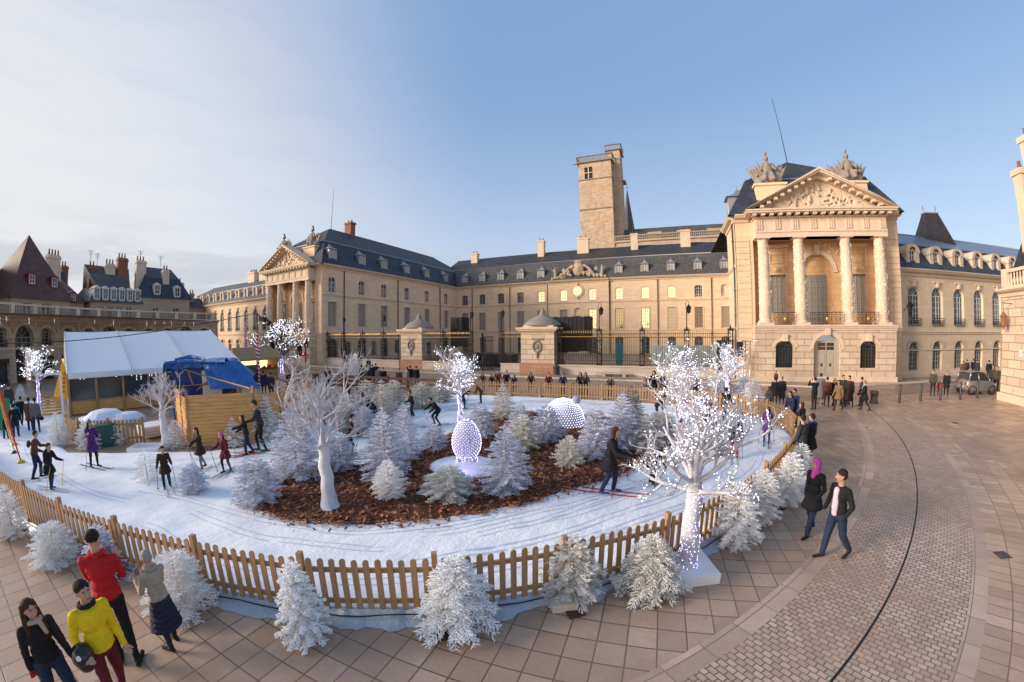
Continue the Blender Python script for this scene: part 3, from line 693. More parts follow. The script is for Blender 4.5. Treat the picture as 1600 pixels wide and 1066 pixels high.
    window(FR, 0, 2.0, 4.9, 9.3, 0, B, 'glass_blind', 'frame_grey', 2, 8, d=-.33, name='glazed_door')
    # columns with their nets of lights
    R_ = random.Random(seed)
    for s in (-5.1, -2.05, 2.05, 5.1):
        p = FF(s, -.6, 0); cm = MB(); z0 = ZB1+.2
        cm.box(s-.62, s+.62, -1.22, .02, z0, z0+.2, F=FF)
        cm.lathe((p.x, p.y, z0+.2), [(.60, 0), (.62, .08), (.56, .16), (.5, .22), (.50, .3), (.505, 2.6), (.46, 5.2), (.425, 6.75), (.44, 6.8), (.44, 6.88), (.425, 6.9), (.43, 7.0), (.55, 7.12), (.56, 7.16)], 20)
        cm.box(s-.58, s+.58, -1.18, -.02, z0+.2+7.1, 12.2, F=FF)
        cm.build('column', 'trim', B); cm = col.objects[-1] if False else None
        o = B.children[-1] if B.children else None
        pts = []
        for _ in range(260 if c > 0 else 150):
            a = R_.uniform(0, 2*math.pi); z = R_.uniform(z0+.4, z0+6.9); r = .5-.07*max(0, (z-z0-2.6)/4.4)+.03
            pts.append((p.x+math.cos(a)*r, p.y+math.sin(a)*r, z))
        lm = MB(); bulbs(lm, pts, .014); lm.build('light_net', 'led_warm', o, origin=o['_org'], kind='stuff')
    for a, b in ((-4.5, -2.65), (-1.45, 1.45), (2.65, 4.5)): iron_panel(line_frame((c, YF-.0), (1, 0)), a, b, ZB1+.2, ZB1+1.25, B)
    # entablature, pediment
    e = MB(); FE = line_frame((c, YF+.12), (1, 0)); he = 5.75
    e.box(-he, he, -1.15, 0, 12.2, 12.62, F=FE); e.box(-he, he, -1.15, .06, 12.62, 12.78, F=FE); e.box(-he, he, -1.15, -.03, 12.78, 13.85, F=FE)
    for i in range(15):
        s = -he+.35+i*(2*he-.7)/14
        if i % 2 == 0:
            for q in (-.2, 0, .2): e.box(s+q-.07, s+q+.07, -.03, .04, 12.86, 13.75, F=FE)
    for i in range(17):
        s = -he-.1+i*(2*he+.2)/16; e.box(s-.16, s+.16, 0, .62, 13.98, 14.2, F=FE)
    e.box(-he-.1, he+.1, -1.2, .12, 13.85, 13.98, F=FE); e.box(-he-.75, he+.75, -1.2, .72, 14.2, 14.36, F=FE); e.box(-he-.82, he+.82, -1.2, .8, 14.36, 14.5, F=FE)
    zb, za, hx = 14.5, 18.0, he+.85
    sl = (za-zb)/hx
    for sg in (-1, 1):       # raking cornice
        for (d0, d1, o1, o2) in ((-1.2, .8, -.2, .0), (-1.2, .68, -.38, -.2), (-1.2, .1, -.75, -.38)):
            A = [(sg*(hx+.05), zb+o1), (0, za+o1), (0, za+o2), (sg*(hx+.05), zb+o2)]
            A = [(s, max(z, zb)) for s, z in A]
            f = [FE(s, d1, z) for s, z in A]; bk = [FE(s, d0, z) for s, z in A]
            e.poly(f if sg < 0 else f[::-1]); e.poly([f[3], f[2], bk[2], bk[3]] if sg < 0 else [f[2], f[3], bk[3], bk[2]]); e.poly([f[0], bk[0], bk[1], f[1]] if sg < 0 else [f[1], bk[1], bk[0], f[0]])
        for i in range(1, 10):
            s = sg*(hx-.25)*(1-i/10.5); z = zb+(hx-abs(s))*sl-.40
            e.box(s-.15, s+.15, .1, .6, z-.22, z, F=FE)
    e.poly([FE(-hx+.6, -.35, zb), FE(hx-.6, -.35, zb), FE(0, -.35, za-.5)])
    e.build('pediment', 'trim', B)
    relief('pediment_relief', B, FE, -4.3, 4.3, lambda s: (zb+.1, zb+(hx-abs(s))*sl-1.05), n=150, d=-.25, seed=seed+3, amp=.14)
    # attic pedestals and trophies
    for sg in (-1, 1):
        pm = MB(); s = sg*3.75; pm.box(s-1.35, s+1.35, -2.2, -.25, 14.6, 17.3, F=F); pm.box(s-1.5, s+1.5, -2.3, -.12, 17.3, 17.5, F=F)
        po = pm.build('attic_pedestal', 'stone', B)
        q = F(s, -.9, 17.5); trophy(B, q.x, q.y, q.z, seed+sg, 1.12)
    y1 = 80 if c < 0 else 52
    mansard(B, (c-hw, c+hw, YB, y1), ZE+.17, 18.3, 1.6, ((c, 43), (c, y1-6)), 22.2, ('slate_blue', 'slate_top'))
    return B
def lightning_rod(x, y, z0, z1, lean, label):
    mb = MB(); mb.tube([(x, y, z0), (x+lean, y, z1)], [.05, .02], 5); mb.ball((x, y, z0+.2), .12, 6)
    tag(mb.build('antenna_mast', 'iron', origin=(x, y, z0)), label, 'mast')

lw = portico_wing(-52.4, 'left palace wing with white-lit columns, blue slate mansard and long facade along the courtyard', 11)
rw = portico_wing(13.05, 'right palace wing seen from the front with four lit columns and sculpted pediment', 21)
# courtyard side of the left wing
F = line_frame((XL+.05, YB), (0, 1))
WY = [1.9, 7.9, 13.1, 19.2, 25.4, 32.2]
w = MB()
gop = []
for i, s in enumerate(WY): gop.append((s, 1.9, .5, 2.75, .95))
for s in (4.9, 10.5, 16.2, 22.3, 28.8): gop.append((s, 1.1, .9, 2.7, .55))
wall(w, F, 0, YC-YB+.2, 0, ZB1, gop, .35, 0)
wall(w, F, 0, YC-YB+.2, ZB1, ZB2, [(s, 1.6, 5.5, 9.1, 0) for s in WY], .3, 0)
wall(w, F, 0, YC-YB+.2, ZB2, ZE, [(s, 1.35, 10.5, 12.45, .3) for s in WY], .3, 0)
quoins(w, F, 0, 1.0-.02, .6, ZE-.5, .05)
w.build('wall', 'stone', lw)
tr = MB(); L = YC-YB+.2
tr.box(0, L, 0, .08, 0, .45, F=F); cornice(tr, F, 0, L, ZB1-.1, BELT); cornice(tr, F, 0, L, ZB2-.1, BELT); cornice(tr, F, 0, L, ZE, CORN)
for s in WY:
    for a, b, p, q in ((-.95, -.8, 5.4, 9.1), (.8, .95, 5.4, 9.1), (-.95, .95, 9.1, 9.28), (-1, 1, 5.3, 5.45), (-.85, .85, 10.3, 10.45)): tr.box(s+a, s+b, 0, .07, p, q, F=F)
for (s, ww, a, b, r) in gop:
    pts = arch_pts(s, ww+.05, b, r+.02, 10); out = arch_pts(s, ww+.5, b, r+.25, 10)
    for i in range(10): tr.poly([F(pts[i][0], .06, pts[i][1]), F(out[i][0], .06, out[i][1]), F(out[i+1][0], .06, out[i+1][1]), F(pts[i+1][0], .06, pts[i+1][1])])
tr.build('stone_trim', 'trim', lw)
for s in WY:
    window(F, s, 1.6, 5.5, 9.1, 0, lw, 'glass_blind', 'frame_grey', 2, 6)
    window(F, s, 1.35, 10.5, 12.45, .3, lw, 'glass_dark', 'frame_white', 1, 3, wheel=True, name='round_tracery_window')
for (s, ww, a, b, r) in gop: window(F, s, ww, a, b, r, lw, 'glass_dark', 'frame_grey', 2 if ww > 1.5 else 1, 4)
for s in (4.15, 16.6, 29.8): downpipe(lw, F, s, .3, ZE-.4)
for s in WY: dormer(F, s, 15.1, lw)
chimney(lw, -52.6, 48, 1.6, 1.1, 20.3, 24.4, 'brick_red')
# inner side of the right wing (seen edge-on)
F = line_frame((XR-.05, 41), (0, -1)); FB = line_frame((11.4, YC), (0, -1))
w = MB(); wall(w, F, 0, 5, 0, ZE, [], .3, 0); wall(w, FB, 0, YC-41, 0, ZE, [], .3, 0)
w.poly([(11.4, 41, 0), (XR, 41, 0), (XR, 41, ZE), (11.4, 41, ZE)], [(0, 0), (6, 0), (6, ZE), (0, ZE)])
w.build('side_wall', 'stone', rw)
tr = MB()
for z, p in ((ZB1-.1, BELT), (ZB2-.1, BELT), (ZE, CORN)): cornice(tr, F, 0, 5, z, p); cornice(tr, FB, 0, YC-41, z, p)
tr.build('side_trim', 'trim', rw)
dormer(F, 2.6, 15.1, rw); downpipe(rw, F, 4.5, .3, ZE-.4)
F = line_frame((20.38, YB), (0, 1)); w = MB(); wall(w, F, 0, 6, 0, ZE, [], .3, 0); cornice(w, F, 0, 6, ZE, CORN, 1); w.build('outer_wall', ['stone', 'trim'], rw)
# central building
cb = empty('palace_main_building', (-19.7, YC, 0), 'central palace building at the back of the courtyard with grey slate mansard', 'palace building')
F = line_frame((XL, YC), (1, 0)); X = lambda x: x-XL
AX = [-43.1, -38.75, -34.3, -29.8, -25.3, -20.55, -14.8, -9.75, -4.9, -.1, 4.7, 9.4]
w = MB(); L = 11.5-XL
BAY = (X(-23.6), X(-11.8))
Fb = line_frame((XL, YC-.3), (1, 0))
def split(ops):
    return ([o for o in ops if o[0] < BAY[0]], [o for o in ops if BAY[0] < o[0] < BAY[1]], [o for o in ops if o[0] > BAY[1]])
for z0, z1, (wd, a, b, r) in ((0, ZB1, (1.5, .15, 3.1, .3)), (ZB1, ZB2, (1.5, 4.95, 8.7, 0)), (ZB2, ZE, (1.45, 10.45, 12.35, .3))):
    ops = [(X(x), wd, a, b, r) for x in AX]
    if z0 == ZB1: ops.append((X(-17.7), 1.5, 6.3, 8.3, .75))
    A, Bq, C_ = split(ops)
    wall(w, F, 0, BAY[0], z0, z1, A, .3); wall(w, Fb, BAY[0], BAY[1], z0, z1, Bq, .3); wall(w, F, BAY[1], L, z0, z1, C_, .3)
for s in BAY: w.box(s-.15, s+.15, 0, .3, 0, ZE, F=F)
w.poly([Fb(X(-17.7)-.75, -.3, 6.3), Fb(X(-17.7)+.75, -.3, 6.3), Fb(X(-17.7)+.75, -.3, 9.1), Fb(X(-17.7)-.75, -.3, 9.1)], [(0, 0), (1, 0), (1, 1), (0, 1)])
w.build('wall', 'stone', cb)
tr = MB()
for (a, b, f_) in ((0, BAY[0], F), (BAY[0]-.15, BAY[1]+.15, Fb), (BAY[1], L, F)):
    cornice(tr, f_, a, b, ZB1-.1, BELT); cornice(tr, f_, a, b, ZB2-.1, BELT); cornice(tr, f_, a, b, ZE, CORN)
for x in AX:
    f_ = Fb if BAY[0] < X(x) < BAY[1] else F
    for a, b, p, q in ((-.9, -.75, 4.85, 8.7), (.75, .9, 4.85, 8.7), (-.9, .9, 8.7, 8.88), (-.95, .95, 4.8, 4.93), (-.85, .85, 10.3, 10.42)): tr.box(X(x)+a, X(x)+b, 0, .07, p, q, F=f_)
tr.build('stone_trim', 'trim', cb)
for i, x in enumerate(AX):
    f_ = Fb if BAY[0] < X(x) < BAY[1] else F
    sky_ = i >= 4
    window(f_, X(x), 1.45, 10.45, 12.35, .3, cb, 'glass_sky' if sky_ else 'glass_dark', 'frame_white' if sky_ else 'frame_grey', 2, 4)
    if not (i == 5): window(f_, X(x), 1.5, 4.95, 8.7, 0, cb, ('glass_sky_dim' if i % 2 else 'glass_sky') if i > 5 else 'glass_blind', 'frame_grey', 2, 6)
    else: window(f_, X(x), 1.5, 4.95, 8.7, 0, cb, 'glass_blind', 'frame_grey', 2, 6)
    window(f_, X(x), 1.5, .15, 3.1, .3, cb, 'glass_dark', 'frame_grey', 2, 4)
for x in (-41.2, -32.2, -23.9, -11.5, -2.6, 7.0): downpipe(cb, F, X(x), .3, ZE-.4)
# clock, niche bust
ck = MB(); cx, cz = X(-17.7), 12.26; n = 28
for rr, d0, d1, mm in ((1.25, 0, .14, 0), (1.05, .14, .2, 0)):
    ck.poly([Fb(cx+math.cos(2*math.pi*k/n)*rr, d1, cz+math.sin(2*math.pi*k/n)*rr) for k in range(n)])
    ck.grid([[Fb(cx+math.cos(2*math.pi*k/n)*rr, d, cz+math.sin(2*math.pi*k/n)*rr) for k in range(n)] for d in (d0, d1)], close=True, sm=False)
for a in (0, math.pi): ck.lathe(Fb(cx, .12, cz+1.25*math.cos(a)), [(.01, -.3), (.25, -.1), (.3, .1), (.01, .4)], 8)
co = ck.build('clock_surround', 'trim', cb)
cf = MB(); cf.poly([Fb(cx+math.cos(2*math.pi*k/n)*.86, .22, cz+math.sin(2*math.pi*k/n)*.86) for k in range(n)]); cf.build('clock_face', 'glass_sky', co, origin=co['_org'])
hd = MB()
for k in range(12):
    a = k*math.pi/6; hd.poly([Fb(cx+math.sin(a)*.66-math.cos(a)*.025, .235, cz+math.cos(a)*.66+math.sin(a)*.025), Fb(cx+math.sin(a)*.66+math.cos(a)*.025, .235, cz+math.cos(a)*.66-math.sin(a)*.025), Fb(cx+math.sin(a)*.8+math.cos(a)*.025, .235, cz+math.cos(a)*.8-math.sin(a)*.025), Fb(cx+math.sin(a)*.8-math.cos(a)*.025, .235, cz+math.cos(a)*.8+math.sin(a)*.025)])
for a, ln in ((rad(150), .4), (rad(35), .6)): hd.poly([Fb(cx-math.cos(a)*.03, .24, cz+math.sin(a)*.03), Fb(cx+math.cos(a)*.03, .24, cz-math.sin(a)*.03), Fb(cx+math.sin(a)*ln, .24, cz+math.cos(a)*ln)])
hd.build('clock_hands', 'iron', co, origin=co['_org'])
remesh_blobs('bust', [(Fb(X(-17.7), .0, 6.9), .3), (Fb(X(-17.7)-.25, 0, 6.75), .2, Fb(X(-17.7)+.25, 0, 6.75), .2), (Fb(X(-17.7), .05, 7.1), .1, Fb(X(-17.7), .05, 7.3), .1), (Fb(X(-17.7), .08, 7.5), .2)], 'trim', cb)
# crest over the cornice
cr = []; R_ = random.Random(5); cc = Fb(X(-17.5), -.2, 16.6)
def PP(s, d, z): return Fb(X(-17.5)+s, d, z)
cr += [(PP(0, 0, 16.6), 1.25, .95, .35, 1.15), (PP(0, .15, 16.6), .8, .85, .5, 1.1), (PP(-.6, .1, 18), .25, PP(.6, .1, 18), .25), (PP(0, .1, 18.05), .35)]
for sg in (-1, 1):
    for i in range(16):
        a = i/15; cr.append((PP(sg*(1.1+a*4.0+R_.uniform(-.2, .2)), R_.uniform(-.1, .2), 14.9+(1-a)**1.2*2.5*R_.uniform(.2, 1)), R_.uniform(.2, .42)))
    cr += [(PP(sg*3.2, 0, 15.1), .38, PP(sg*2.2, 0, 16.5), .3), (PP(sg*2.2, 0, 16.5), .3, PP(sg*1.2, 0, 17.3), .22), (PP(sg*4.6, 0, 15.0), .35, PP(sg*4.7, 0, 16.6), .28), (PP(sg*4.7, .1, 16.9), .24), (PP(sg*4.6, 0, 16.2), .2, PP(sg*5.4, 0, 16.8), .1), (PP(sg*5.3, 0, 14.9), .3)]
remesh_blobs('carved_crest', cr, 'plaster', cb, voxel=.09, sm=1)
for sx_ in (-20.6, -14.1):
    mb = MB(); q = F(X(sx_), -.6, 16.3); mb.ball(q, .55, 12, sy=.5, sz=1.4); mb.build('oval_dormer', 'lead', cb)
for x in AX:
    if not BAY[0] < X(x) < BAY[1]: dormer(F, X(x), 15.1, cb)
r = mansard(cb, (XL-6, XR+14, YC, YC+14.5), ZE+.17, 18.7, 1.7, ((XL-4, YC+7), (XR+10, YC+7)), 21.9)
for x, wd, z0, z1 in ((-43.5, 1.6, 20.6, 23.0), (-27.0, 1.4, 20.7, 24.3), (-17.7, 2.4, 20, 24.0), (-7.1, 1.4, 19.5, 24.0), (2.9, 1.9, 19.2, 24.1)): chimney(r, x, YC+5.5, wd, 1.1, z0, z1)

# extension wings
def side_wing(o, d, n, s_first, pitch, ze, label, zin=('slate_blue', 'zinc')):
    B = empty('side_wing', (*o, 0), label, 'palace wing')
    F = line_frame(o, d) if d[0] > 0 else (lambda f: (lambda s, q, z: f(-s, q, z)))(line_frame(o, (-d[0], -d[1])))
    Ls = s_first+pitch*n; S = [s_first+pitch*i for i in range(n)]; k = ze/9.7
    w = MB(); flip = d[0] < 0
    wall(w, F, -.6, Ls, 0, 4.2*k, [(s, 1.35, .75, 2.75*k, .62) for s in S], .35)
    wall(w, F, -.6, Ls, 4.2*k, ze, [(s, 1.6, 4.85*k, 7.55*k, .8) for s in S], .35)
    w.build('wall', 'stone', B)
    tr = MB(); cornice(tr, F, -.6, Ls, 4.15*k, BELT); cornice(tr, F, -.6, Ls, ze, CORN); tr.box(-.6, Ls, 0, .1, 0, .45, F=F); cornice(tr, F, -.6, Ls, 2.6*k, [(0, -.06), (.07, -.05), (.07, .05), (0, .06)])
    for s in S:
        for (ww, b, r) in ((1.35, 2.75*k, .62),):
            p1, p2 = arch_pts(s, ww+.1, b, r+.05, 10), arch_pts(s, ww+.65, b, r+.32, 10)
            for i in range(10): tr.poly([F(p1[i][0], .085, p1[i][1]), F(p2[i][0], .085, p2[i][1]), F(p2[i+1][0], .085, p2[i+1][1]), F(p1[i+1][0], .085, p1[i+1][1])])
        tr.box(s-.14, s+.14, 0, .2, 7.55*k+.78, 7.55*k+1.25, F=F); tr.box(s-.6, s+.6, 0, .12, 7.55*k+1.2, 7.55*k+1.3, F=F)
    tr.build('stone_trim', 'trim', B)
    for s in S:
        window(F, s, 1.35, .75, 2.75*k, .62, B, 'glass_dark', 'frame_grey', 2, 5)
        window(F, s, 1.6, 4.85*k, 7.55*k, .8, B, 'glass_dark', 'frame_white', 2, 5)
        iron_panel(lambda a, q, z: F(a, q+.1, z), s-.8, s+.8, 4.75*k, 5.5*k, B, 'window_railing', gold=False)
        # arched stone dormer
        dm = MB(); zz = ze+.55; f2 = lambda a, q, z: F(a, q+.12, z)
        wall(dm, f2, s-.85, s+.85, zz, zz+1.35, [(s, .8, zz+.1, zz+1.3, 0)], .3)
        p1, p2 = arch_pts(s, .8, zz+1.3, .4, 10), arch_pts(s, 1.9, zz+1.1, .85, 10)
        for i in range(10): dm.poly([f2(p1[i][0], .04, p1[i][1]), f2(p2[i][0], .08, p2[i][1]), f2(p2[i+1][0], .08, p2[i+1][1]), f2(p1[i+1][0], .04, p1[i+1][1])]); dm.poly([f2(p2[i][0], .08, p2[i][1]), f2(p2[i+1][0], .08, p2[i+1][1]), f2(p2[i+1][0], -2, p2[i+1][1]), f2(p2[i][0], -2, p2[i][1])])
        for a in (-.85, .85): dm.poly([f2(s+a, 0, zz), f2(s+a, -1.5, zz), f2(s+a, -1.5, zz+1.35), f2(s+a, 0, zz+1.35)])
        do = dm.build('dormer', 'trim', B); window(f2, s, .8, zz+.1, zz+1.3, .4, do, 'glass_dark', 'frame_white', 1, 3, d=-.2)
    lo = MB(); up = MB(); H = 2.9; q = lambda a, d_, z: F(a, d_, z)
    def sl(mb, d0, z0, d1, z1): 
        h = math.hypot(d1-d0, z1-z0); mb.poly([F(-.6, d0, z0), F(Ls, d0, z0), F(Ls, d1, z1), F(-.6, d1, z1)], [(0, 0), (Ls, 0), (Ls, h), (0, h)])
    sl(lo, .6, ze+.16, -1.4, ze+2.75); sl(up, -1.3, ze+2.8, -5.5, ze+4.9); sl(up, -5.5, ze+4.9, -10, ze+2.5)
    r = lo.build('roof', zin[0], B); up.build('upper_slope', zin[1], r, origin=r['_org'])
    fl = MB(); fl.tube([F(-.6, -1.35, ze+2.78), F(Ls, -1.35, ze+2.78)], .09, 5); fl.tube([F(-.6, -5.5, ze+4.9), F(Ls, -5.5, ze+4.9)], .09, 5); fl.build('flashing', 'lead', r, origin=r['_org'])
    return B, F
eb, FX = side_wing((20.84, 37.45), (.953, .304), 10, 2.05, 3.22, 9.7, 'lower palace wing right of the portico with arched windows and zinc-topped roof')
e2, FY = side_wing((-60.2, 37.6), (-1, .0), 10, 2.6, 3.3, 10.7, 'lower palace wing left of the far portico, running off behind the market', ('slate', 'slate'))
for s in (11, 15.5): 
    q = FY(s, -5, 0); chimney(e2, q.x, q.y, 2.6, 1.2, 13, 17.2, 'trim', 4)
# turret roof above the right wing
q = Vector((30.4, 46.2, 0))
mb = MB(); mb.lathe((q.x, q.y, 12.5), [(2.6, 0), (2.5, .6)], 4); tt = empty('turret', (q.x, q.y, 12.5), 'small slate pavilion roof with two finials above the right lower wing', 'turret')
def pyramid(mb, x, y, z0, z1, a, b, c, d, m=0):
    A = [Vector((x+i*a, y+j*b, z0)) for i, j in ((-1, -1), (1, -1), (1, 1), (-1, 1))]; T = [Vector((x+i*c, y+j*d, z1)) for i, j in ((-1, -1), (1, -1), (1, 1), (-1, 1))]
    for k in range(4):
        l = (k+1) % 4; w_ = (A[l]-A[k]).length; h = ((T[k]+T[l]-A[k]-A[l])/2).length
        mb.poly([A[k], A[l], T[l], T[k]], [(0, 0), (w_, 0), (w_*.8, h), (w_*.2, h)], m)
    mb.poly(T, None, m)
mb = MB(); pyramid(mb, q.x, q.y, 12.5, 17.3, 2.1, 2.1, .8, .4); mb.build('roof', 'slate_top', tt)
mb = MB(); mb.box(q.x-.9, q.x+.9, q.y-.45, q.y+.45, 17.28, 17.4)
for sx_ in (-.8, .8): mb.tube([(q.x+sx_, q.y, 17.3), (q.x+sx_, q.y, 18.2)], .05, 5); mb.ball((q.x+sx_, q.y, 17.9), .12, 6)
mb.build('finial', 'lead', tt)
# great tower, stair turret, spire, high hall
tw = empty('stone_tower', (-15.9, 88.5, 0), 'tall square medieval stone tower rising behind the palace roofs', 'tower')
mb = MB(); x0, x1, y0, y1 = -19.7, -12.1, 84.7, 92.3; FT = line_frame((x0, y0), (1, 0)); FS = line_frame((x1, y0), (0, 1))
wall(mb, FT, 0, 7.6, 10, 39.5, [], .3); wall(mb, FT, 0, 7.6, 39.5, 43.7, [(2.3, 1.9, 39.7, 42.6, 0)], .4)
ops = [(3.0, .8, z, z+1.3, 0) for z in ()]
z = 10
for zt in (27, 30.5, 34, 37.5, 41): wall(mb, FS, 0, 7.6, z, zt, [(1.2 if zt % 2 else 3.3, .7, zt-2.2, zt-.8, 0)] if zt > 27 else [], .4); z = zt
wall(mb, FS, 0, 7.6, 41, 43.7, [(1.4, .9, 41.3, 42.9, 0)], .4)
mb.poly([(x0, y1, 10), (x0, y0, 10), (x0, y0, 43.7), (x0, y1, 43.7)], [(0, 0), (7.6, 0), (7.6, 34), (0, 34)]); mb.poly([(x0, y0, 43.7), (x1, y0, 43.7), (x1, y1, 43.7), (x0, y1, 43.7)])
mb.build('masonry', 'tower_stone', tw)
mb = MB()
for z in (32.2, 39.4): mb.box(x0-.15, x1+.15, y0-.15, y1, z, z+.25)
mb.box(x0-.45, x1+.45, y0-.45, y1+.4, 43.7, 44.1)
for k in range(10):
    s = x0-.35+k*(8.3/9); mb.box(s-.09, s+.09, y0-.4, y0-.22, 44.1, 45.1); mb.box(x1+.2, x1+.38, y0-.35+k*.9-.09, y0-.35+k*.9+.09, 44.1, 45.1)
for k in range(8):
    for a in (.15, -.15): 
        s = x0-.35+(k+.5)*(8.3/9); mb.box(s-.3, s+.3, y0-.36, y0-.26, 44.55+a-.05, 44.55+a+.05)
mb.box(x0-.5, x1+.5, y0-.5, y0-.15, 45.1, 45.35); mb.box(x1+.15, x1+.5, y0-.15, y1+.4, 45.1, 45.35); mb.box(x0-.5, x0-.15, y0-.15, y1+.4, 44.1, 45.35)
mb.tube([(x0-.4, y0-.4, 43.5), (x0-1.1, y0-.9, 43.3)], [.14, .08], 5)
mb.tube([(x1+.4, y0-.4, 43.5), (x1+1.1, y0-.9, 43.3)], [.14, .08], 5)
mb.build('parapet', 'grey_stone', tw)
mb = MB(); mb.box(x0+1.3, x0+3.3, y0-.05, y0+.35, 41.1, 41.25); mb.box(x0+2.2, x0+2.4, y0-.02, y0+.35, 39.7, 42.6)
mb.build('window_mullion', 'trim', tw); mb = MB(); mb.poly([(x0+1.3, y0+.38, 39.7), (x0+3.3, y0+.38, 39.7), (x0+3.3, y0+.38, 42.6), (x0+1.3, y0+.38, 42.6)]); mb.build('window', 'glass_dark', tw)
st = MB(); FU = line_frame((-13.3, 87.4), (1, 0)); FV = line_frame((-10.3, 87.4), (0, 1))
wall(st, FU, 0, 3, 10, 47.2, [], .3); z = 10
for zt in (28, 32, 36, 40, 47.2): wall(st, FV, 0, 4.5, z, zt, [(1.5, .7, zt-2.4, zt-1, 0)] if zt > 28 else [], .3); z = zt
st.poly([(-13.3, 87.4, 47.2), (-10.3, 87.4, 47.2), (-10.3, 91.9, 47.2), (-13.3, 91.9, 47.2)]); st.poly([(-13.3, 91.9, 43), (-13.3, 87.4, 43), (-13.3, 87.4, 47.2), (-13.3, 91.9, 47.2)])
st.build('stair_turret', 'tower_stone', tw)
mb = MB(); mb.box(-13.7, -9.9, 87.0, 92.2, 47.2, 47.5)
for k in range(6): mb.box(-13.6+k*.72-.08, -13.6+k*.72+.08, 87.05, 87.2, 47.5, 48.5)
for k in range(6): mb.box(-10.1, -9.95, 87.1+k*.95-.08, 87.1+k*.95+.08, 47.5, 48.5)
mb.box(-13.75, -9.85, 86.95, 87.3, 48.5, 48.75); mb.box(-10.2, -9.85, 87.3, 92.2, 48.5, 48.75); mb.tube([(-9.9, 87, 47.3), (-9.1, 86.6, 47.1)], [.14, .08], 5)
mb.box(-10.35, -9.6, 89.5, 92.2, 40.0, 40.3); mb.build('turret_parapet', 'grey_stone', tw)
sp = empty('church_spire', (-9.6, 100, 0), 'thin grey slate spire behind the tower', 'spire')
mb = MB(); mb.lathe((-10.4, 100, 27), [(2.05, 0), (1.2, 6), (.12, 14.4)], 8, sm=False); mb.build('spire_cone', 'slate', sp)
mb = MB(); mb.tube([(-10.4, 100, 41), (-10.4, 100, 45)], [.12, .03], 5); mb.ball((-10.4, 100, 42.3), .25, 8); mb.build('finial', 'lead', sp)
hh = empty('great_hall', (2, 86, 0), 'long high hall with stone balustrade and lead roof rising behind the central building', 'palace building')
mb = MB(); FH = line_frame((-12, 84.9), (1, 0)); wall(mb, FH, 0, 30, 12, 24.3, [], .2); mb.box(0, 30, -.1, .3, 24.0, 24.4, F=FH); mb.build('wall', 'tower_stone', hh)
mb = MB(); mb.box(0, 30, .0, .18, 25.35, 25.55, F=FH)
for k in range(75):
    s = k*.4+.1; mb.box(s, s+.1, .02, .14, 24.4, 25.35, F=FH)
    mb.box(s+.1, s+.4, .04, .12, 24.8, 24.9, F=FH)
for s in (7.2, 13.4, 19.8): mb.box(s, s+3, -.4, -.2, 24.4, 26, F=FH)
mb.build('balustrade', 'plaster', hh)
mb = MB(); mb.poly([FH(0, -1.2, 24.4), FH(30, -1.2, 24.4), FH(30, -4.5, 28.0), FH(0, -4.5, 28.0)], [(0, 0), (30, 0), (30, 5), (0, 5)]); mb.poly([FH(0, -4.5, 28.0), FH(30, -4.5, 28.0), FH(30, -9, 24), FH(0, -9, 24)], [(0, 0), (30, 0), (30, 5), (0, 5)])
mb.poly([FH(0, -1.2, 24.4), FH(0, -4.5, 28), FH(0, -9, 24)]); mb.build('roof', 'slate', hh)
lightning_rod(13.3, 43.5, 22.0, 30.3, -.6, 'thin mast on the roof of the right palace wing'); lightning_rod(-52.4, 43.5, 22.0, 29.5, .2, 'thin mast on the roof of the left palace wing')

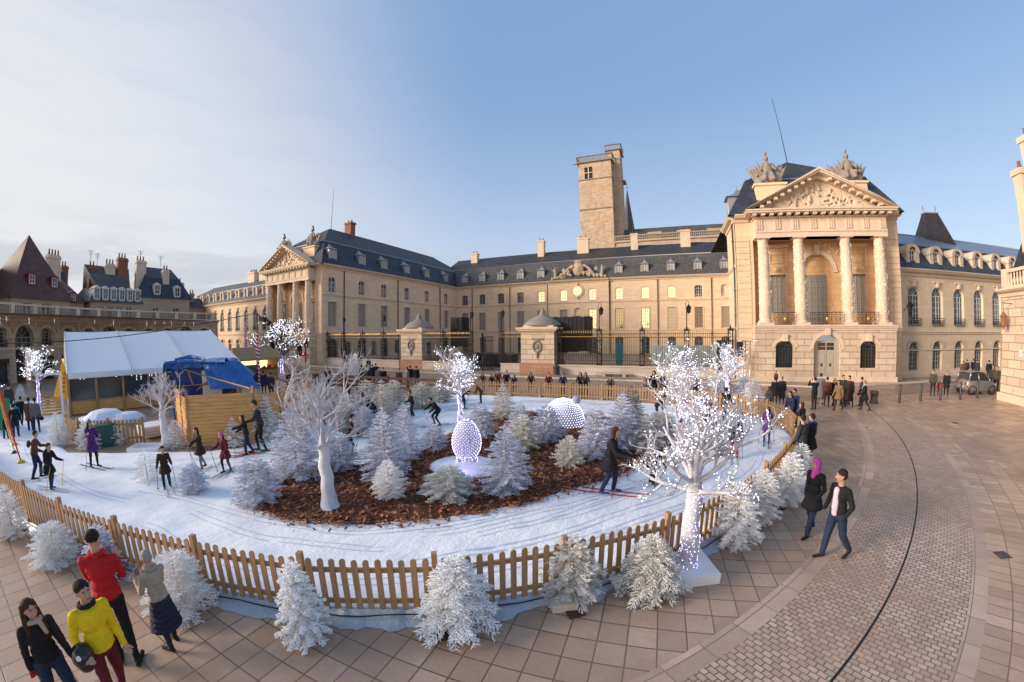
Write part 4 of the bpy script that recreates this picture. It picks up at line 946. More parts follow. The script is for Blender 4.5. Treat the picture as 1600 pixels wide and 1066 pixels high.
# gate lodges, railings
def lodge(x0, x1, y0, dep, label):
    c = ((x0+x1)/2, y0+dep/2); B = empty('gate_lodge', (c[0], c[1], 0), label, 'gate lodge', 'stone gate lodges')
    FL = line_frame((x0, y0), (1, 0)); FR_ = line_frame((x1, y0), (0, 1)); FL2 = line_frame((x0, y0+dep), (0, -1)); W = x1-x0
    w = MB(); wall(w, FL, 0, W, 1.2, 4.35); wall(w, FR_, 0, dep, 1.2, 4.35, [(dep*.45, 1.0, 1.2, 3.3, 0)], .2); wall(w, FL2, 0, dep, 1.2, 4.35)
    w.poly([(x1, y0+dep, 1.2), (x0, y0+dep, 1.2), (x0, y0+dep, 4.35), (x1, y0+dep, 4.35)], [(0, 0), (W, 0), (W, 3), (0, 3)])
    w.build('wall', 'stone_big', B)
    p = MB(); p.box(x0-.12, x1+.12, y0-.12, y0+dep+.12, 0, 1.2); p.build('plinth', 'pink_stone', B)
    t_ = MB(); t_.box(x0-.08, x1+.08, y0-.08, y0+dep+.08, 4.35, 4.5); t_.box(x0-.3, x1+.3, y0-.3, y0+dep+.3, 4.5, 4.66); t_.box(x0-.42, x1+.42, y0-.42, y0+dep+.42, 4.66, 4.86)
    t_.box(x0+.15, x1-.15, y0+.15, y0+dep-.15, 4.86, 5.05)
    t_.build('cornice', 'trim', B)
    q = MB(); r = W/2
    q.lathe((c[0], c[1], 5.05), [(r*1.15, 0), (r*1.05, .25), (r*.85, .55), (r*.55, .8), (r*.32, 1.0), (r*.2, 1.15), (.3, 1.3), (.34, 1.45), (.2, 1.55), (.12, 1.75), (.01, 1.95)], 16, sy=dep/W)
    q.build('domed_cap', 'grey_stone', B)
    b = []; cx, cz = W/2, 2.9
    for k in range(14): a = 2*math.pi*k/14; b.append((FL(cx+math.cos(a)*.42, .05, cz+math.sin(a)*.55), .12))
    b += [(FL(cx, .02, cz), .3, .8, .3, 1.1), (FL(cx-.55, .05, cz+.75), .1, FL(cx+.55, .05, cz+.75), .1), (FL(cx, .05, cz-.7), .16, FL(cx, .05, cz-1.15), .1)]
    remesh_blobs('carved_wreath', b, 'grey_stone', B, voxel=.04, sm=1)
    dm = MB(); dm.box(dep*.45-.5, dep*.45+.5, -.2, -.12, 1.2, 3.3, F=FR_); d = dm.build('door', 'frame_grey', B); g_ = MB()
    for i in range(2):
        for j in range(3): g_.box(dep*.45-.4+i*.42, dep*.45-.04+i*.42, -.12, -.11, 1.9+j*.45, 2.28+j*.45, F=FR_)
    g_.build('pane', 'glass_dark', d, origin=d['_org'])
    return B
lodge(-31.1, -27.9, 36.8, 3.4, 'left stone gate lodge with domed cap and carved wreath, beside the long low wall')
lodge(-14.95, -11.35, 36.4, 3.6, 'right stone gate lodge with domed cap, left of the black-draped stage')
def railing(x0, x1, posts, label, y=36.9, low=True, lamps=()):
    B = empty('iron_railing', (x0, y, 0), label, 'railing', 'wrought-iron palace railings'); FL = line_frame((0, y), (1, 0))
    if low:
        w = MB(); w.box(x0, x1, -.28, .28, 0, .95, F=FL); w.box(x0, x1, -.34, .34, .95, 1.08, F=FL); w.build('low_wall', 'low_wall', B)
    zb = 1.08 if low else .1
    edges = [x0]+list(posts)+[x1]
    for a, b in zip(edges[:-1], edges[1:]):
        if b-a < .6: continue
        m_ = MB(); n = int((b-a)/.17); g_ = MB()
        for k in range(n+1):
            x = a+(b-a)*k/n; m_.box(x-.016, x+.016, -.016, .016, zb, 4.25, F=FL); pyramid(g_, x, y, 4.25, 4.5, .03, .03, .002, .002)
        for z in (zb+.12, zb+.45, 3.75, 4.1): m_.box(a, b, -.02, .02, z, z+.045, F=FL)
        o = m_.build('bar_panel', 'iron', B); g_.box(a, b, -.012, .012, 3.85, 3.9, F=FL); g_.build('gilded_spikes', 'gold', o, origin=o['_org'])
    for x in posts:
        m_ = MB()
        for dx in (-.2, .2):
            for dy in (-.18, .18): m_.box(x+dx-.03, x+dx+.03, dy-.03, dy+.03, zb, 4.6, F=FL)
        for z in (zb, 2.2, 3.4, 4.4): m_.box(x-.25, x+.25, -.23, .23, z, z+.12, F=FL)
        for k in range(6):
            z = zb+.4+k*.55
            m_.grid([[FL(x+math.cos(2*math.pi*i/8)*(.14+e), .2+q, z+math.sin(2*math.pi*i/8)*(.2+e)) for i in range(8)] for e, q in ((.02, 0), (-.02, .01), (.02, 0))], close=True, sm=False)
        m_.tube([FL(x, 0, 4.5), FL(x, 0, 4.95)], [.12, .02], 5)
        o = m_.build('ornate_post', 'iron', B)
        if x in lamps:
            l_ = MB(); l_.tube([FL(x, 0, 4.6), FL(x, 0, 6.1)], .045, 6); l_.tube([FL(x, 0, 6.1), FL(x-.08, 0, 6.9), FL(x+.05, 0, 7.15), FL(x+.2, 0, 7.0), FL(x+.2, 0, 6.75)], .025, 5); l_.lathe(FL(x+.2, 0, 5.95), [(.05, 0), (.17, .12), (.22, .5), (.26, .55), (.12, .72), (.03, .85)], 6, sm=False)
            l_.tube([FL(x+.2, 0, 5.9), FL(x, 0, 5.8)], .025, 5)
            l_.build('lantern', 'iron', o, origin=o['_org'])
railing(-45.0, -31.3, [-44.9, -41.6, -37.8, -34.1], 'long iron railing on a low stone wall in front of the left wing', lamps=(-41.6, -34.1))
railing(-27.7, -21.2, [-24.85, -21.2], 'short iron railing between the left gate lodge and the gateway', lamps=(-21.2,))
railing(-17.4, -15.1, [-17.4], 'short iron railing between the gateway and the right gate lodge', lamps=(-17.4,))
railing(-11.1, 5.6, [-10.9, -6.9, -2.8, 1.28, 5.2], 'long iron railing on a low stone wall right of the gate lodge', lamps=(-6.9, 1.28))
gt = empty('iron_gate', (-20.3, 37, 0), 'open wrought-iron gate leaf in the palace gateway', 'gate'); mb = MB(); FG = line_frame((-19.7, 36.9), (.25, 1))
for k in range(13): mb.box(k*.15-.015, k*.15+.015, -.015, .015, .2, 3.9, F=FG)
for z in (.2, 1.3, 3.4, 3.85): mb.box(0, 1.85, -.025, .025, z, z+.07, F=FG)
mb.build('gate_leaf', 'iron', gt)
mb = MB(); mb.tube([(-19.7, 36.9, 0), (-19.7, 36.9, 4.3)], .09, 6); mb.build('gate_post', 'iron', gt)

# ------------------------------------------------------------------ the hemicycle arcade (left), corner pavilion (right), old houses
M['stone_hemi'] = stone_mat('weathered_hemicycle_stone', (.56, .45, .34), w=1.2, h=.45, joint=.022, jdark=.5, bumps=.7, stain=.45)
M['awning'] = mat('dark_shopfront_and_passage_shade', (.03, .026, .024), .5)
hc = Vector((-24., 29.)); HR = 42.
M['shop_glow'] = mat('lit_shop_interior', (.6, .45, .25), .6); _b = M['shop_glow'].node_tree.nodes['Principled BSDF']; _b.inputs['Emission Color'].default_value = (1, .72, .38, 1); _b.inputs['Emission Strength'].default_value = .5
def arcade():
    B = empty('arcade_building', (-62, 12, 0), 'curved stone arcade building with balustrade closing the left side of the square', 'arcade building')
    # s measured from angle -120deg going clockwise (towards the palace)
    a0 = rad(-122); F0 = arc_frame(hc, HR, a0, -1); L = HR*rad(60)
    F = F0
    bays = []; ang0 = -136.5; pitch = 4.2      # degrees between bays
    pos = lambda deg: HR*rad(-122-deg)
    S = [pos(d) for d in np.arange(-123.5, -181.5, -pitch)]
    k0 = int(np.argmin([abs(s-pos(-141.0)) for s in S])); off = pos(-141.0)-S[k0]; S = [s+off for s in S]
    w = MB()
    big = [s for i, s in enumerate(S) if (i-k0) % 4 == 0]
    low = []; 
    for i, s in enumerate(S): low.append((s, 2.05, .0, 2.3, 0) if (i-k0) % 4 else (s, 2.4, .0, 4.72, 1.2))
    # lower storey and arches up to 6.6 in one band
    ops1 = [(s, 2.0, 0.0, 2.55, 0) if (i-k0) % 4 else (s, 2.5, 0.0, 3.55, 0) for i, s in enumerate(S)]
    wall(w, F, 0, L, 0, 3.55, ops1, .6, step=1.2)
    wall(w, F, 0, L, 3.55, 6.35, [(s, 2.5, 3.56, 4.65, 1.25) if (i-k0) % 4 == 0 else (s, 1.3, 3.75, 5.2, .5) for i, s in enumerate(S)], .6, step=1.2)
    w.build('wall', 'stone_hemi', B)
    t_ = MB(); n = 60
    cornice(t_, F, 0, L, 6.55, [(0, -.25), (.1, -.2), (.15, 0), (.5, .1), (.6, .2), (.6, .32), (-.6, .34)], n=n)
    cornice(t_, F, 0, L, 3.5, [(0, -.1), (.12, -.06), (.12, .1), (0, .14)], n=n)
    t_.box(0, L, -.45, -.05, 6.85, 7.1, F=F, n=n); t_.box(0, L, -.42, -.08, 7.95, 8.15, F=F, n=n)
    for i, s in enumerate(S):
        big_ = (i-k0) % 4 == 0
        ww, b, r = (2.5, 4.65, 1.25) if big_ else (2.2, 4.55, 1.1)
        p1, p2 = arch_pts(s, ww+.05, b, r+.02, 10), arch_pts(s, ww+.7, b, r+.35, 10)
        for j in range(10): t_.poly([F(p1[j][0], .07, p1[j][1]), F(p2[j][0], .07, p2[j][1]), F(p2[j+1][0], .07, p2[j+1][1]), F(p1[j+1][0], .07, p1[j+1][1])])
        t_.box(s+1.45, s+1.62, 0, .1, 0, 6.3, F=F)
        t_.box(s+1.3, s+1.8, -.5, 0, 6.85, 8.2, F=F)
        t_.ball(F(s+1.55, .2, 5.3), .2, 6)
    t_.build('stone_trim', 'trim', B)
    bl = MB()
    for i in range(int(L/.33)):
        s = i*.33+.1; c = F(s, -.25, 7.1); bl.lathe(c, [(.07, 0), (.05, .08), (.1, .3), (.05, .6), (.07, .85)], 5)
    bl.build('balusters', 'grey_stone', B)
    for i, s in enumerate(S):
        if (i-k0) % 4 == 0:
            window(F, s, 2.5, 3.56, 4.65, 1.25, B, 'glass_dark', 'frame_grey', 2, 2, d=-.5)
            dd = MB(); dd.box(s-1.2, s+1.2, -1.5, -1.4, 0, 3.5, F=F); dd.build('passage_shade_panel', 'awning', B)  # near-black panel stands for the shade inside the passage
        else:
            window(F, s, 1.3, 3.75, 5.2, .5, B, 'glass_dark', 'frame_grey', 1, 4, d=-.45)
            iron_panel(lambda a, q, z: F(a, q+.08, z), s-.75, s+.75, 3.72, 4.4, B, 'window_railing', gold=False)
            lit = i % 5 == 1
            sh = MB(); sh.box(s-.95, s+.95, -.5, -.4, .35, 2.5, F=F); o = sh.build('shop_window', 'shop_glow' if lit else 'glass_dark', B)
            fr = MB(); fr.box(s-1., s+1., -.42, -.1, 2.1, 2.55, F=F); fr.box(s-1., s+1., -.4, -.34, 0, .4, F=F); fr.box(s-.04, s+.04, -.4, -.36, .4, 2.1, F=F); fr.build('shopfront', 'awning', o, origin=o['_org'])
    # icicle lights hanging from the cornice
    R_ = random.Random(4); pts = []
    for _ in range(14):
        s = R_.uniform(1, L-1); h = R_.uniform(.3, .7)
        pts += [F(s, .65, 6.6-q) for q in np.arange(0, h, .11)]
    lm = MB(); bulbs(lm, pts, .018); lm.build('hanging_lights', 'led', B, kind='stuff')
    w2 = MB(); w2.poly([F(0, -.6, 6.9), F(0, -14, 6.9), F(L, -14, 6.9), F(L, -.6, 6.9)]); w2.poly([F(L, 0, 0), F(L, -14, 0), F(L, -14, 6.9), F(L, 0, 6.9)], [(0, 0), (14, 0), (14, 7), (0, 7)]); w2.build('terrace', 'plaster', B)
arcade()
# corner pavilion at the right edge, its facade seen obliquely
def pavilion():
    B = empty('corner_pavilion', (22.3, 24, 0), 'stone corner pavilion with balustrade and dark slate roof cut by the right edge', 'pavilion')
    F = arc_frame((-24., 29.), 46.3, rad(-3.6), -1)       # runs toward -y
    w = MB(); L = 14
    wall(w, F, 0, L, 0, 6.4, [(4.2, 1.9, .0, 2.6, .95), (8.6, 1.9, 0, 2.6, .95)], .5, step=1.)
    w.poly([F(0, 0, 0), F(0, 0, 6.4), F(0, -12, 6.4), F(0, -12, 0)], [(0, 0), (0, 6.4), (12, 6.4), (12, 0)])
    w.build('wall', 'stone_big', B)
    t_ = MB(); cornice(t_, F, 0, L, 6.65, [(0, -.25), (.1, -.2), (.15, 0), (.4, .1), (.5, .2), (.5, .3), (-.6, .32)], n=10); t_.box(-.1, L, 0, .14, 0, .5, F=F, n=8)
    cornice(t_, F, 0, L, 4.2, [(0, -.08), (.08, -.05), (.08, .06), (0, .1)], n=10)
    t_.box(0, L, -.42, -.05, 6.95, 7.12, F=F, n=10); t_.box(0, L, -.4, -.08, 7.95, 8.15, F=F, n=10)
    for s in (0.25, 3, 6, 9): t_.box(s-.25, s+.25, -.45, -.02, 7.12, 8.2, F=F)
    for s in (4.2, 8.6):
        p1, p2 = arch_pts(s, 1.95, 2.6, .97, 10), arch_pts(s, 2.7, 2.6, 1.35, 10)
        for j in range(10): t_.poly([F(p1[j][0], .07, p1[j][1]), F(p2[j][0], .07, p2[j][1]), F(p2[j+1][0], .07, p2[j+1][1]), F(p1[j+1][0], .07, p1[j+1][1])])
    t_.build('stone_trim', 'trim', B)
    bl = MB()
    for i in range(int(L/.3)):
        c = F(i*.3+.15, -.24, 7.12); bl.lathe(c, [(.07, 0), (.05, .08), (.1, .3), (.05, .6), (.07, .83)], 6)
    bl.build('balusters', 'trim', B)
    for s in (4.2, 8.6): window(F, s, 1.9, 0.02, 2.6, .95, B, 'glass_dark', 'awning', 2, 3, d=-.4, name='shop_door')
    r = MB(); A_ = [F(.15, -.5, 7.6), F(L, -.5, 7.6), F(L, -1.8, 15.5), F(4.4, -1.7, 15.5)]
    r.poly(A_, [(0, 0), (13, 0), (13, 9), (5, 9)]); r.poly([F(.15, -10, 7.6), A_[0], A_[3], F(4.4, -7, 15.5)], [(0, 0), (10, 0), (7, 9), (3, 9)]); r.poly([A_[3], A_[2], F(L, -7, 15.5), F(5.2, -7, 15.5)])
    ro = r.build('roof', 'slate_blue', B)
    for s, d, z0, z1 in ((1.9, -.95, 9., 14.1), (2.75, -1.25, 10., 15.9)):
        q = F(s, d, 0); chimney(ro, q.x, q.y, .7, .7, z0, z1, 'trim', 1)
    for k in range(4):
        mb = MB(); q = F(.8+k*1.6, .2, 7.2); mb.tube([F(.8+k*1.6, .1, 8.2), F(.8+k*1.6, .25, 6.2)], .02, 4) if k % 2 else None
    return B, F
pb, FP = pavilion()
lm = MB(); q = FP(1.1, .0, 5.2); lm.tube([FP(1.1, .0, 6.0), FP(1.1, .75, 6.05)], .03, 5); lm.tube([FP(1.1, .7, 6.05), FP(1.1, .7, 5.5)], .02, 5)
lm.lathe(FP(1.1, .7, 4.55), [(.03, -.12), (.06, 0), (.16, .15), (.2, .6), (.26, .68), (.12, .85), (.02, 1.0)], 6, sm=False)
tag(lm.build('wall_lantern', 'brick_red', origin=q), 'copper lantern on a bracket on the corner pavilion', 'lantern')
lm = MB(); FF_ = line_frame((20.5, 35.9), (1, 0)); q = Vector((20.5, 35.7, 6)); lm.tube([(20.5, 35.9, 6.0), (20.5, 35.3, 6.4), (20.5, 34.9, 6.9), (20.5, 34.9, 7.6), (20.45, 35.1, 7.9)], .04, 6)
lm.lathe((20.5, 34.9, 5.6), [(.03, -.12), (.08, 0), (.2, .2), (.26, .75), (.32, .85), (.15, 1.05), (.02, 1.25)], 6, sm=False); lm.lathe((20.75, 34.9, 5.4), [(.01, -.15), (.14, 0), (.01, .15)], 8)
tag(lm.build('wall_lantern', 'iron', origin=q), 'big black scrolled lantern on the corner between portico and lower wing', 'lantern')
mb = MB(); mb.box(1.75, 2.1, .01, .04, 2.8, 3.25, F=FP); tag(mb.build('wall_plaque', 'frame_white', origin=FP(1.9, 0, 3)), 'small pale plaque on the corner pavilion wall', 'plaque')

def house(name, label, o, d, W, D, z0, ze, zr, wallm, roofm, wins=(), hip=2.0, dorm=(), chim=(), mans=None, red=False):
    """o: left front corner, d: direction along the front"""
    B = empty(name, (o[0], o[1], 0), label, 'house', 'old houses behind the arcade'); F = line_frame(o, d)
    w = MB(); wall(w, F, 0, W, z0, ze, [(s, ww, a, b, 0) for s, ww, a, b in wins], .25)
    for s_, sg in ((0, 1), (W, -1)):
        pts = [F(s_, 0, z0), F(s_, -D, z0), F(s_, -D, ze), F(s_, 0, ze)]; w.poly(pts[::sg], None)
    w.build('wall', wallm, B)
    for s, ww, a, b in wins: window(F, s, ww, a, b, 0, B, 'glass_dark', 'frame_white', 1, 3)
    r = MB(); o_ = .4
    A = [F(-o_, o_, ze), F(W+o_, o_, ze), F(W+o_, -D-o_, ze), F(-o_, -D-o_, ze)]
    if mans:
        zc, ins = mans; C_ = [F(ins, -ins, zc), F(W-ins, -ins, zc), F(W-ins, -D+ins, zc), F(ins, -D+ins, zc)]
        for k in range(4):
            l = (k+1) % 4; L_ = (A[l]-A[k]).length; r.poly([A[k], A[l], C_[l], C_[k]], [(0, 0), (L_, 0), (L_-ins, zc-ze), (ins, zc-ze)])
        A = C_
    Ra, Rb = F(hip, -D/2, zr), F(W-hip, -D/2, zr)
    H = math.hypot(D/2, zr-ze)
    r.poly([A[0], A[1], Rb, Ra], [(0, 0), (W, 0), (W-hip, H), (hip, H)]); r.poly([A[2], A[3], Ra, Rb], [(0, 0), (W, 0), (W-hip, H), (hip, H)])
    r.poly([A[1], A[2], Rb], [(0, 0), (D, 0), (D/2, H)]); r.poly([A[3], A[0], Ra], [(0, 0), (D, 0), (D/2, H)])
    ro = r.build('roof', roofm, B); ins_, zc_ = (mans[1], mans[0]) if mans else (D/2, zr)
    dorm = [(s, z, dw, dh, -(o_-(o_+ins_)*min(1, (z-ze)/(zc_-ze)))-.12) for s, z, dw, dh, dd in dorm]
    for s, z, dw, dh, dd in dorm:
        m_ = MB(); m_.box(s-dw/2-.12, s-dw/2, -dd-2, -dd, z, z+dh, F=F); m_.box(s+dw/2, s+dw/2+.12, -dd-2, -dd, z, z+dh, F=F); m_.box(s-dw/2, s+dw/2, -dd-2, -dd, z-.12, z, F=F)
        m_.poly([F(s-dw/2-.25, -dd+.1, z+dh), F(s+dw/2+.25, -dd+.1, z+dh), F(s, -dd+.1, z+dh+.45)]); m_.poly([F(s-dw/2-.25, -dd+.1, z+dh), F(s, -dd+.1, z+dh+.45), F(s, -dd-2, z+dh+.45), F(s-dw/2-.25, -dd-2, z+dh)]); m_.poly([F(s+dw/2+.25, -dd+.1, z+dh), F(s+dw/2+.25, -dd-2, z+dh), F(s, -dd-2, z+dh+.45), F(s, -dd+.1, z+dh+.45)])
        o2 = m_.build('dormer', 'red_paint' if red else 'frame_white', ro, origin=ro['_org'])
    if dorm:
        for s, z, dw, dh, dd in dorm: window(F, s, dw, z, z+dh, 0, ro, 'glass_dark', 'frame_white', 1, 2, d=-dd-.02, name='dormer_window')
    for s, dd, cw, za, zb, m_ in chim:
        q = F(s, -dd, 0); ang = math.atan2(d[1], d[0]); mb = MB(); u = Vector((d[0], d[1], 0)).normalized()
        FC_ = line_frame((q.x, q.y), d); mb.box(-cw/2, cw/2, -.4, .4, za, zb, F=FC_); mb.box(-cw/2-.1, cw/2+.1, -.5, .5, zb-.5, zb-.3, F=FC_)
        c = mb.build('chimney', m_, ro, origin=ro['_org']); p = MB()
        for k in range(max(1, int(cw/.5))): p.lathe(FC_(-cw/2+.25+k*.5, 0, zb), [(.13, 0), (.15, .1), (.1, .7), (.12, .8)], 7)
        p.build('chimney_pot', 'brick_red', c, origin=c['_org'])
    return B, F
M['red_paint'] = mat('dark_red_window_paint', (.22, .02, .03), .5)
def hp(deg, R): return (hc.x+R*math.cos(rad(deg)), hc.y+R*math.sin(rad(deg)))
def seg(d0, d1, R): 
    a, b = hp(d0, R), hp(d1, R); v = (b[0]-a[0], b[1]-a[1]); return a, v, math.hypot(*v)
# big brown-tiled hipped house with its pyramid front
a, v, W = seg(-146.6, -156.5, 50); 
B1, F1 = house('brown_roofed_house', 'large house with steep brown tiled pyramid roof and red-framed dormers above the arcade', a, v, W, 8, 5, 9.5, 18.3, 'plaster', 'tile_brown', [(2.2, 1.3, 7.6, 9.0), (5, 1.3, 7.6, 9.0)], hip=W/2-.05,
      dorm=[(3.0, 11.4, .85, 1.2, 1.6), (6.4, 11.3, .85, 1.2, 1.55)], chim=[(W-.2, 4, 2.0, 10, 16.2, 'trim'), (W+1.2, 5.5, 1.6, 9, 14.8, 'trim')], red=True)
a, v, W = seg(-128, -149.5, 55)
house('brown_roofed_house', 'long brown tiled roof running out at the left edge, beside the pyramid roof', a, v, W, 10, 5, 10, 17.6, 'plaster', 'tile_brown', hip=.3, dorm=[(13, 11.2, .9, 1.5, 1.4)], chim=[(W-3.6, 2.5, 1.3, 11, 18.2, 'trim')])
a, v, W = seg(-155.5, -161, 53)
house('narrow_house', 'narrow house with red timber windows right of the pyramid roof', a, v, W, 14, 5, 9.6, 14., 'plaster', 'tile_brown', hip=.4, dorm=[(1.2, 9.9, .8, 1.0, .5), (3.2, 9.9, .8, 1.0, .5)], red=True)
a, v, W = seg(-157.5, -164, 62)
house('blue_mansard_house', 'house with dark blue mansard and white dormer between the brown and grey blocks', a, v, W, 9, 5, 10.5, 16.6, 'plaster', 'slate_blue', hip=.4, mans=(13.2, 1.2), dorm=[(2.0, 11, .9, 1.5, .6), (4.6, 11, .9, 1.5, .6)], chim=[(W-.4, 4, 1.2, 12, 16.8, 'brick_red')])
# grey block: long side then the dark-roofed end
a = hp(-161.2, 51.5); b = hp(-170.3, 50.8); v = (b[0]-a[0], b[1]-a[1]); W = math.hypot(*v)
house('grey_mansard_block', 'pale block with many white dormers and brick chimneys above the arcade', a, v, W, 9, 5, 9.8, 15.9, 'plaster', 'slate', [(1.6+i*1.5, .9, 7.4, 9.2) for i in range(4)], hip=.3, mans=(12.4, 1.3), dorm=[(.9+i*1.32, 10.2, .8, 1.6, .55) for i in range(6)],
      chim=[(1.6, 4, 1.4, 12, 15.6, 'brick_red'), (4.2, 3.6, 1.6, 12, 16.2, 'trim'), (6.2, 3.4, 1.7, 12, 17.4, 'brick_red')])
b2 = hp(-180.2, 51)
v = (b2[0]-b[0], b2[1]-b[1]); W = math.hypot(*v)
house('blue_mansard_house', 'square block with steep dark blue roof, two white dormers and tall chimneys', b, v, W, 9, 5, 10.9, 16.6, 'plaster', 'slate_blue', [(2.6, 1.1, 7.5, 9.3), (6.3, 1.1, 7.5, 9.3)], hip=1.6, mans=(14.4, 1.3), dorm=[(2.7, 11.5, .95, 1.5, .5), (6.3, 11.3, .95, 1.5, .5)],
      chim=[(.8, 2.6, 1.7, 12, 17.2, 'trim'), (4.7, 1.2, 1.1, 11.5, 15.9, 'trim'), (7.8, 3, 2.4, 11.3, 14.2, 'trim')])
house('distant_house', 'small distant dark roofed building right of the blue-roofed block', (-88, 34), (0.2, 1), 5, 6, 0, 10.5, 12.6, 'grey_stone', 'slate_top', hip=.4, chim=[(1, 2, 1.0, 11, 13.6, 'grey_stone')])
R_ = random.Random(8)
for deg, R, z0, h, lab in ((-163.4, 56, 15.6, 2.6, 'roof aerial left of the brick chimneys'), (-164.6, 56, 15.6, 2.3, 'roof aerial right beside another, over the blue mansard'), (-171.5, 54, 16.4, 2.6, 'roof aerial above the tallest brick chimney'), (-175, 53, 15.4, 3., 'tall roof aerial over the blue-roofed block')):
    x, y = hp(deg, R); mb = MB(); mb.tube([(x, y, z0), (x, y, z0+h)], .035, 4)
    for k in range(4): mb.tube([(x-.1, y-.5+.08*k, z0+h-.2*k), (x+.1, y+.5-.08*k, z0+h-.2*k)], .02, 4)
    tag(mb.build('roof_aerial', 'iron', origin=(x, y, z0)), lab, 'aerial', 'roof aerials')

# ------------------------------------------------------------------ rink fence
def wood_mat(name, base, sc=(1, 1, 1), bumps=.3, var=.5):
    m = mat(name, base, .75); t = NT(m); b = Vector(base); co = t.coord('pos', (9*sc[0], 9*sc[1], .9*sc[2])); n = t.noise(co, 1.6, 5, .65); n2 = t.noise(t.coord('pos'), 1.3, 3)
    oi = t.new('ShaderNodeObjectInfo')
    c = t.mix(t.mr(n, .3, .7, 0, 1), tuple(b*(1-var*.55)), tuple(b*(1+var*.5)))
    t.color(t.mix(t.mr(n2, .35, .7, 0, .35), c, (b.x*.75, b.y*.85, b.z*.75))); t.bump(n, bumps, .01); return m
M['picket'] = wood_mat('treated_pine', (.36, .215, .105))
M['plank'] = wood_mat('larch_planks', (.62, .33, .11), (.15, .15, 10))
M['dark_plank'] = wood_mat('dark_brown_planks', (.11, .06, .045), (.15, .15, 8))
M['tarp_grey'] = mat('grey_blue_tarpaulin', (.36, .41, .48), .45)
t = NT(M['tarp_grey']); n_ = t.noise(t.coord('pos'), 6, 4); t.bump(n_, .8, .05)
def picket_fence(line, label, h=1.04, spacing=2.05, plates=True, out=1, name='picket_fence', cat='picket fence'):
    """line: dense 2D polyline; pickets on the left-hand (outer) side"""
    cum = [0]
    for a, b in zip(line[:-1], line[1:]): cum.append(cum[-1]+(b-a).length)
    Lt = cum[-1]; n = max(1, int(round(Lt/spacing))); sp = Lt/n
    def at(s):
        s = max(0, min(Lt-1e-6, s)); k = int(np.searchsorted(cum, s, side='right'))-1; k = min(k, len(line)-2)
        u = (s-cum[k])/(cum[k+1]-cum[k]); d = (line[k+1]-line[k]).normalized(); p = line[k].lerp(line[k+1], u); return p, d
    P0 = at(0)[0]; B = empty(name, (P0.x, P0.y, 0), label, cat)
    def FRM(s):
        p, d = at(s); return line_frame((p.x, p.y), (d.x, d.y))
    R_ = random.Random(int(Lt*10))
    for k in range(n+1):
        f = FRM(k*sp); m_ = MB(); m_.box(-.042, .042, -.05, .04, .03, h+.09, F=f)
        o = m_.build('post', 'picket', B)
        if plates:
            g_ = MB(); g_.box(-.07, .07, -.07, .07, .012, .22, F=f); g_.build('post_socket', 'lead', o, origin=o['_org'])
            g_ = MB(); g_.box(-.13, .13, -.1, .60, .012, .04, F=f); g_.build('base_plate', 'base_plate', o, origin=o['_org'])
        if k == n: break
        a, b = k*sp, (k+1)*sp; (pa, _), (pb, _) = at(a), at(b); d = (pb-pa); L = d.length; f = line_frame((pa.x, pa.y), (d.x, d.y)); r_ = MB()
        for z in (.24, .80): r_.box(.05, L-.05, -.03, .01, z, z+.075, F=f)
        c = int(round((L-.1)/.178)); 
        for i in range(c):
            s = .05+(L-.1)*(i+.5)/c; hh = h+R_.uniform(-.012, .012); lean = R_.uniform(-.006, .006); w_ = .046; y0, y1 = .012, .036; th = []
            fr = [(s-w_, .06), (s+w_, .06)]+[(s+lean+w_*math.cos(math.pi*j/6), hh-.045+.045*math.sin(math.pi*j/6)) for j in range(7)]
            A_ = [f(x, y1, z) for x, z in fr]; B_ = [f(x, y0, z) for x, z in fr]; r_.poly(A_); r_.poly(B_[::-1])
            for j in range(len(fr)): q = (j+1) % len(fr); r_.poly([A_[q], A_[j], B_[j], B_[q]])
        r_.build('picket_panel', 'picket', B)
    return at, Lt
at_, Lf = picket_fence(FC, 'long curved wooden picket fence around the snow track')
# tarpaulin skirt under the fence
mb = MB(); rows = []; R_ = random.Random(3); n = int(Lf*.62/.12)
for k in range(n):
    s = k*.12; p, d = at_(s); o = Vector((d.y, -d.x)); q = 1.6*mnoise.fractal(Vector((s*1.3, 0, 1)), 1, 2, 4); q2 = 1.6*mnoise.noise(Vector((s*5.3, 3, 1)))
    rows.append([(p.x-o.x*.04, p.y-o.y*.04, .16), (p.x+o.x*.05, p.y+o.y*.05, .13+.03*q2), (p.x+o.x*(.13+.03*q2), p.y+o.y*(.13+.03*q2), .07+.03*q), (p.x+o.x*(.21+.09*q), p.y+o.y*(.21+.09*q), .035+.015*q2), (p.x+o.x*(.27+.12*q+.04*q2), p.y+o.y*(.27+.12*q+.04*q2), .010)])
mb.grid([[(a, b, max(c, .010)) for a, b, c in r] for r in rows], sm=False); tag(mb.build('tarpaulin', 'tarp_grey', origin=(FC[0].x, FC[0].y, 0)), 'crumpled grey-blue tarpaulin strip showing along the foot of the picket fence', 'tarpaulin')
mb = MB(); mb.tube([(lambda p, d: (p.x+d.y*.12, p.y-d.x*.12, .13+.02*math.sin(k*1.7)))(*at_(k*.35)) for k in range(int(Lf*.55/.35))], .012, 5)
tag(mb.build('cable', 'iron', origin=(FC[0].x, FC[0].y, 0)), 'black cable running along the bottom of the picket fence', 'cable')
picket_fence([Vector(p) for p in ((-22.0, 2.45), (-20.5, 2.75), (-19.3, 4.1), (-18.7, 5.0))], 'short low picket fence in front of the marquee', plates=False, spacing=1.3)
picket_fence([Vector(p) for p in ((-40, 5.0), (-34.5, 5.2), (-30, 4.6))], 'distant picket fence behind the rink entrance', plates=False, spacing=2.)
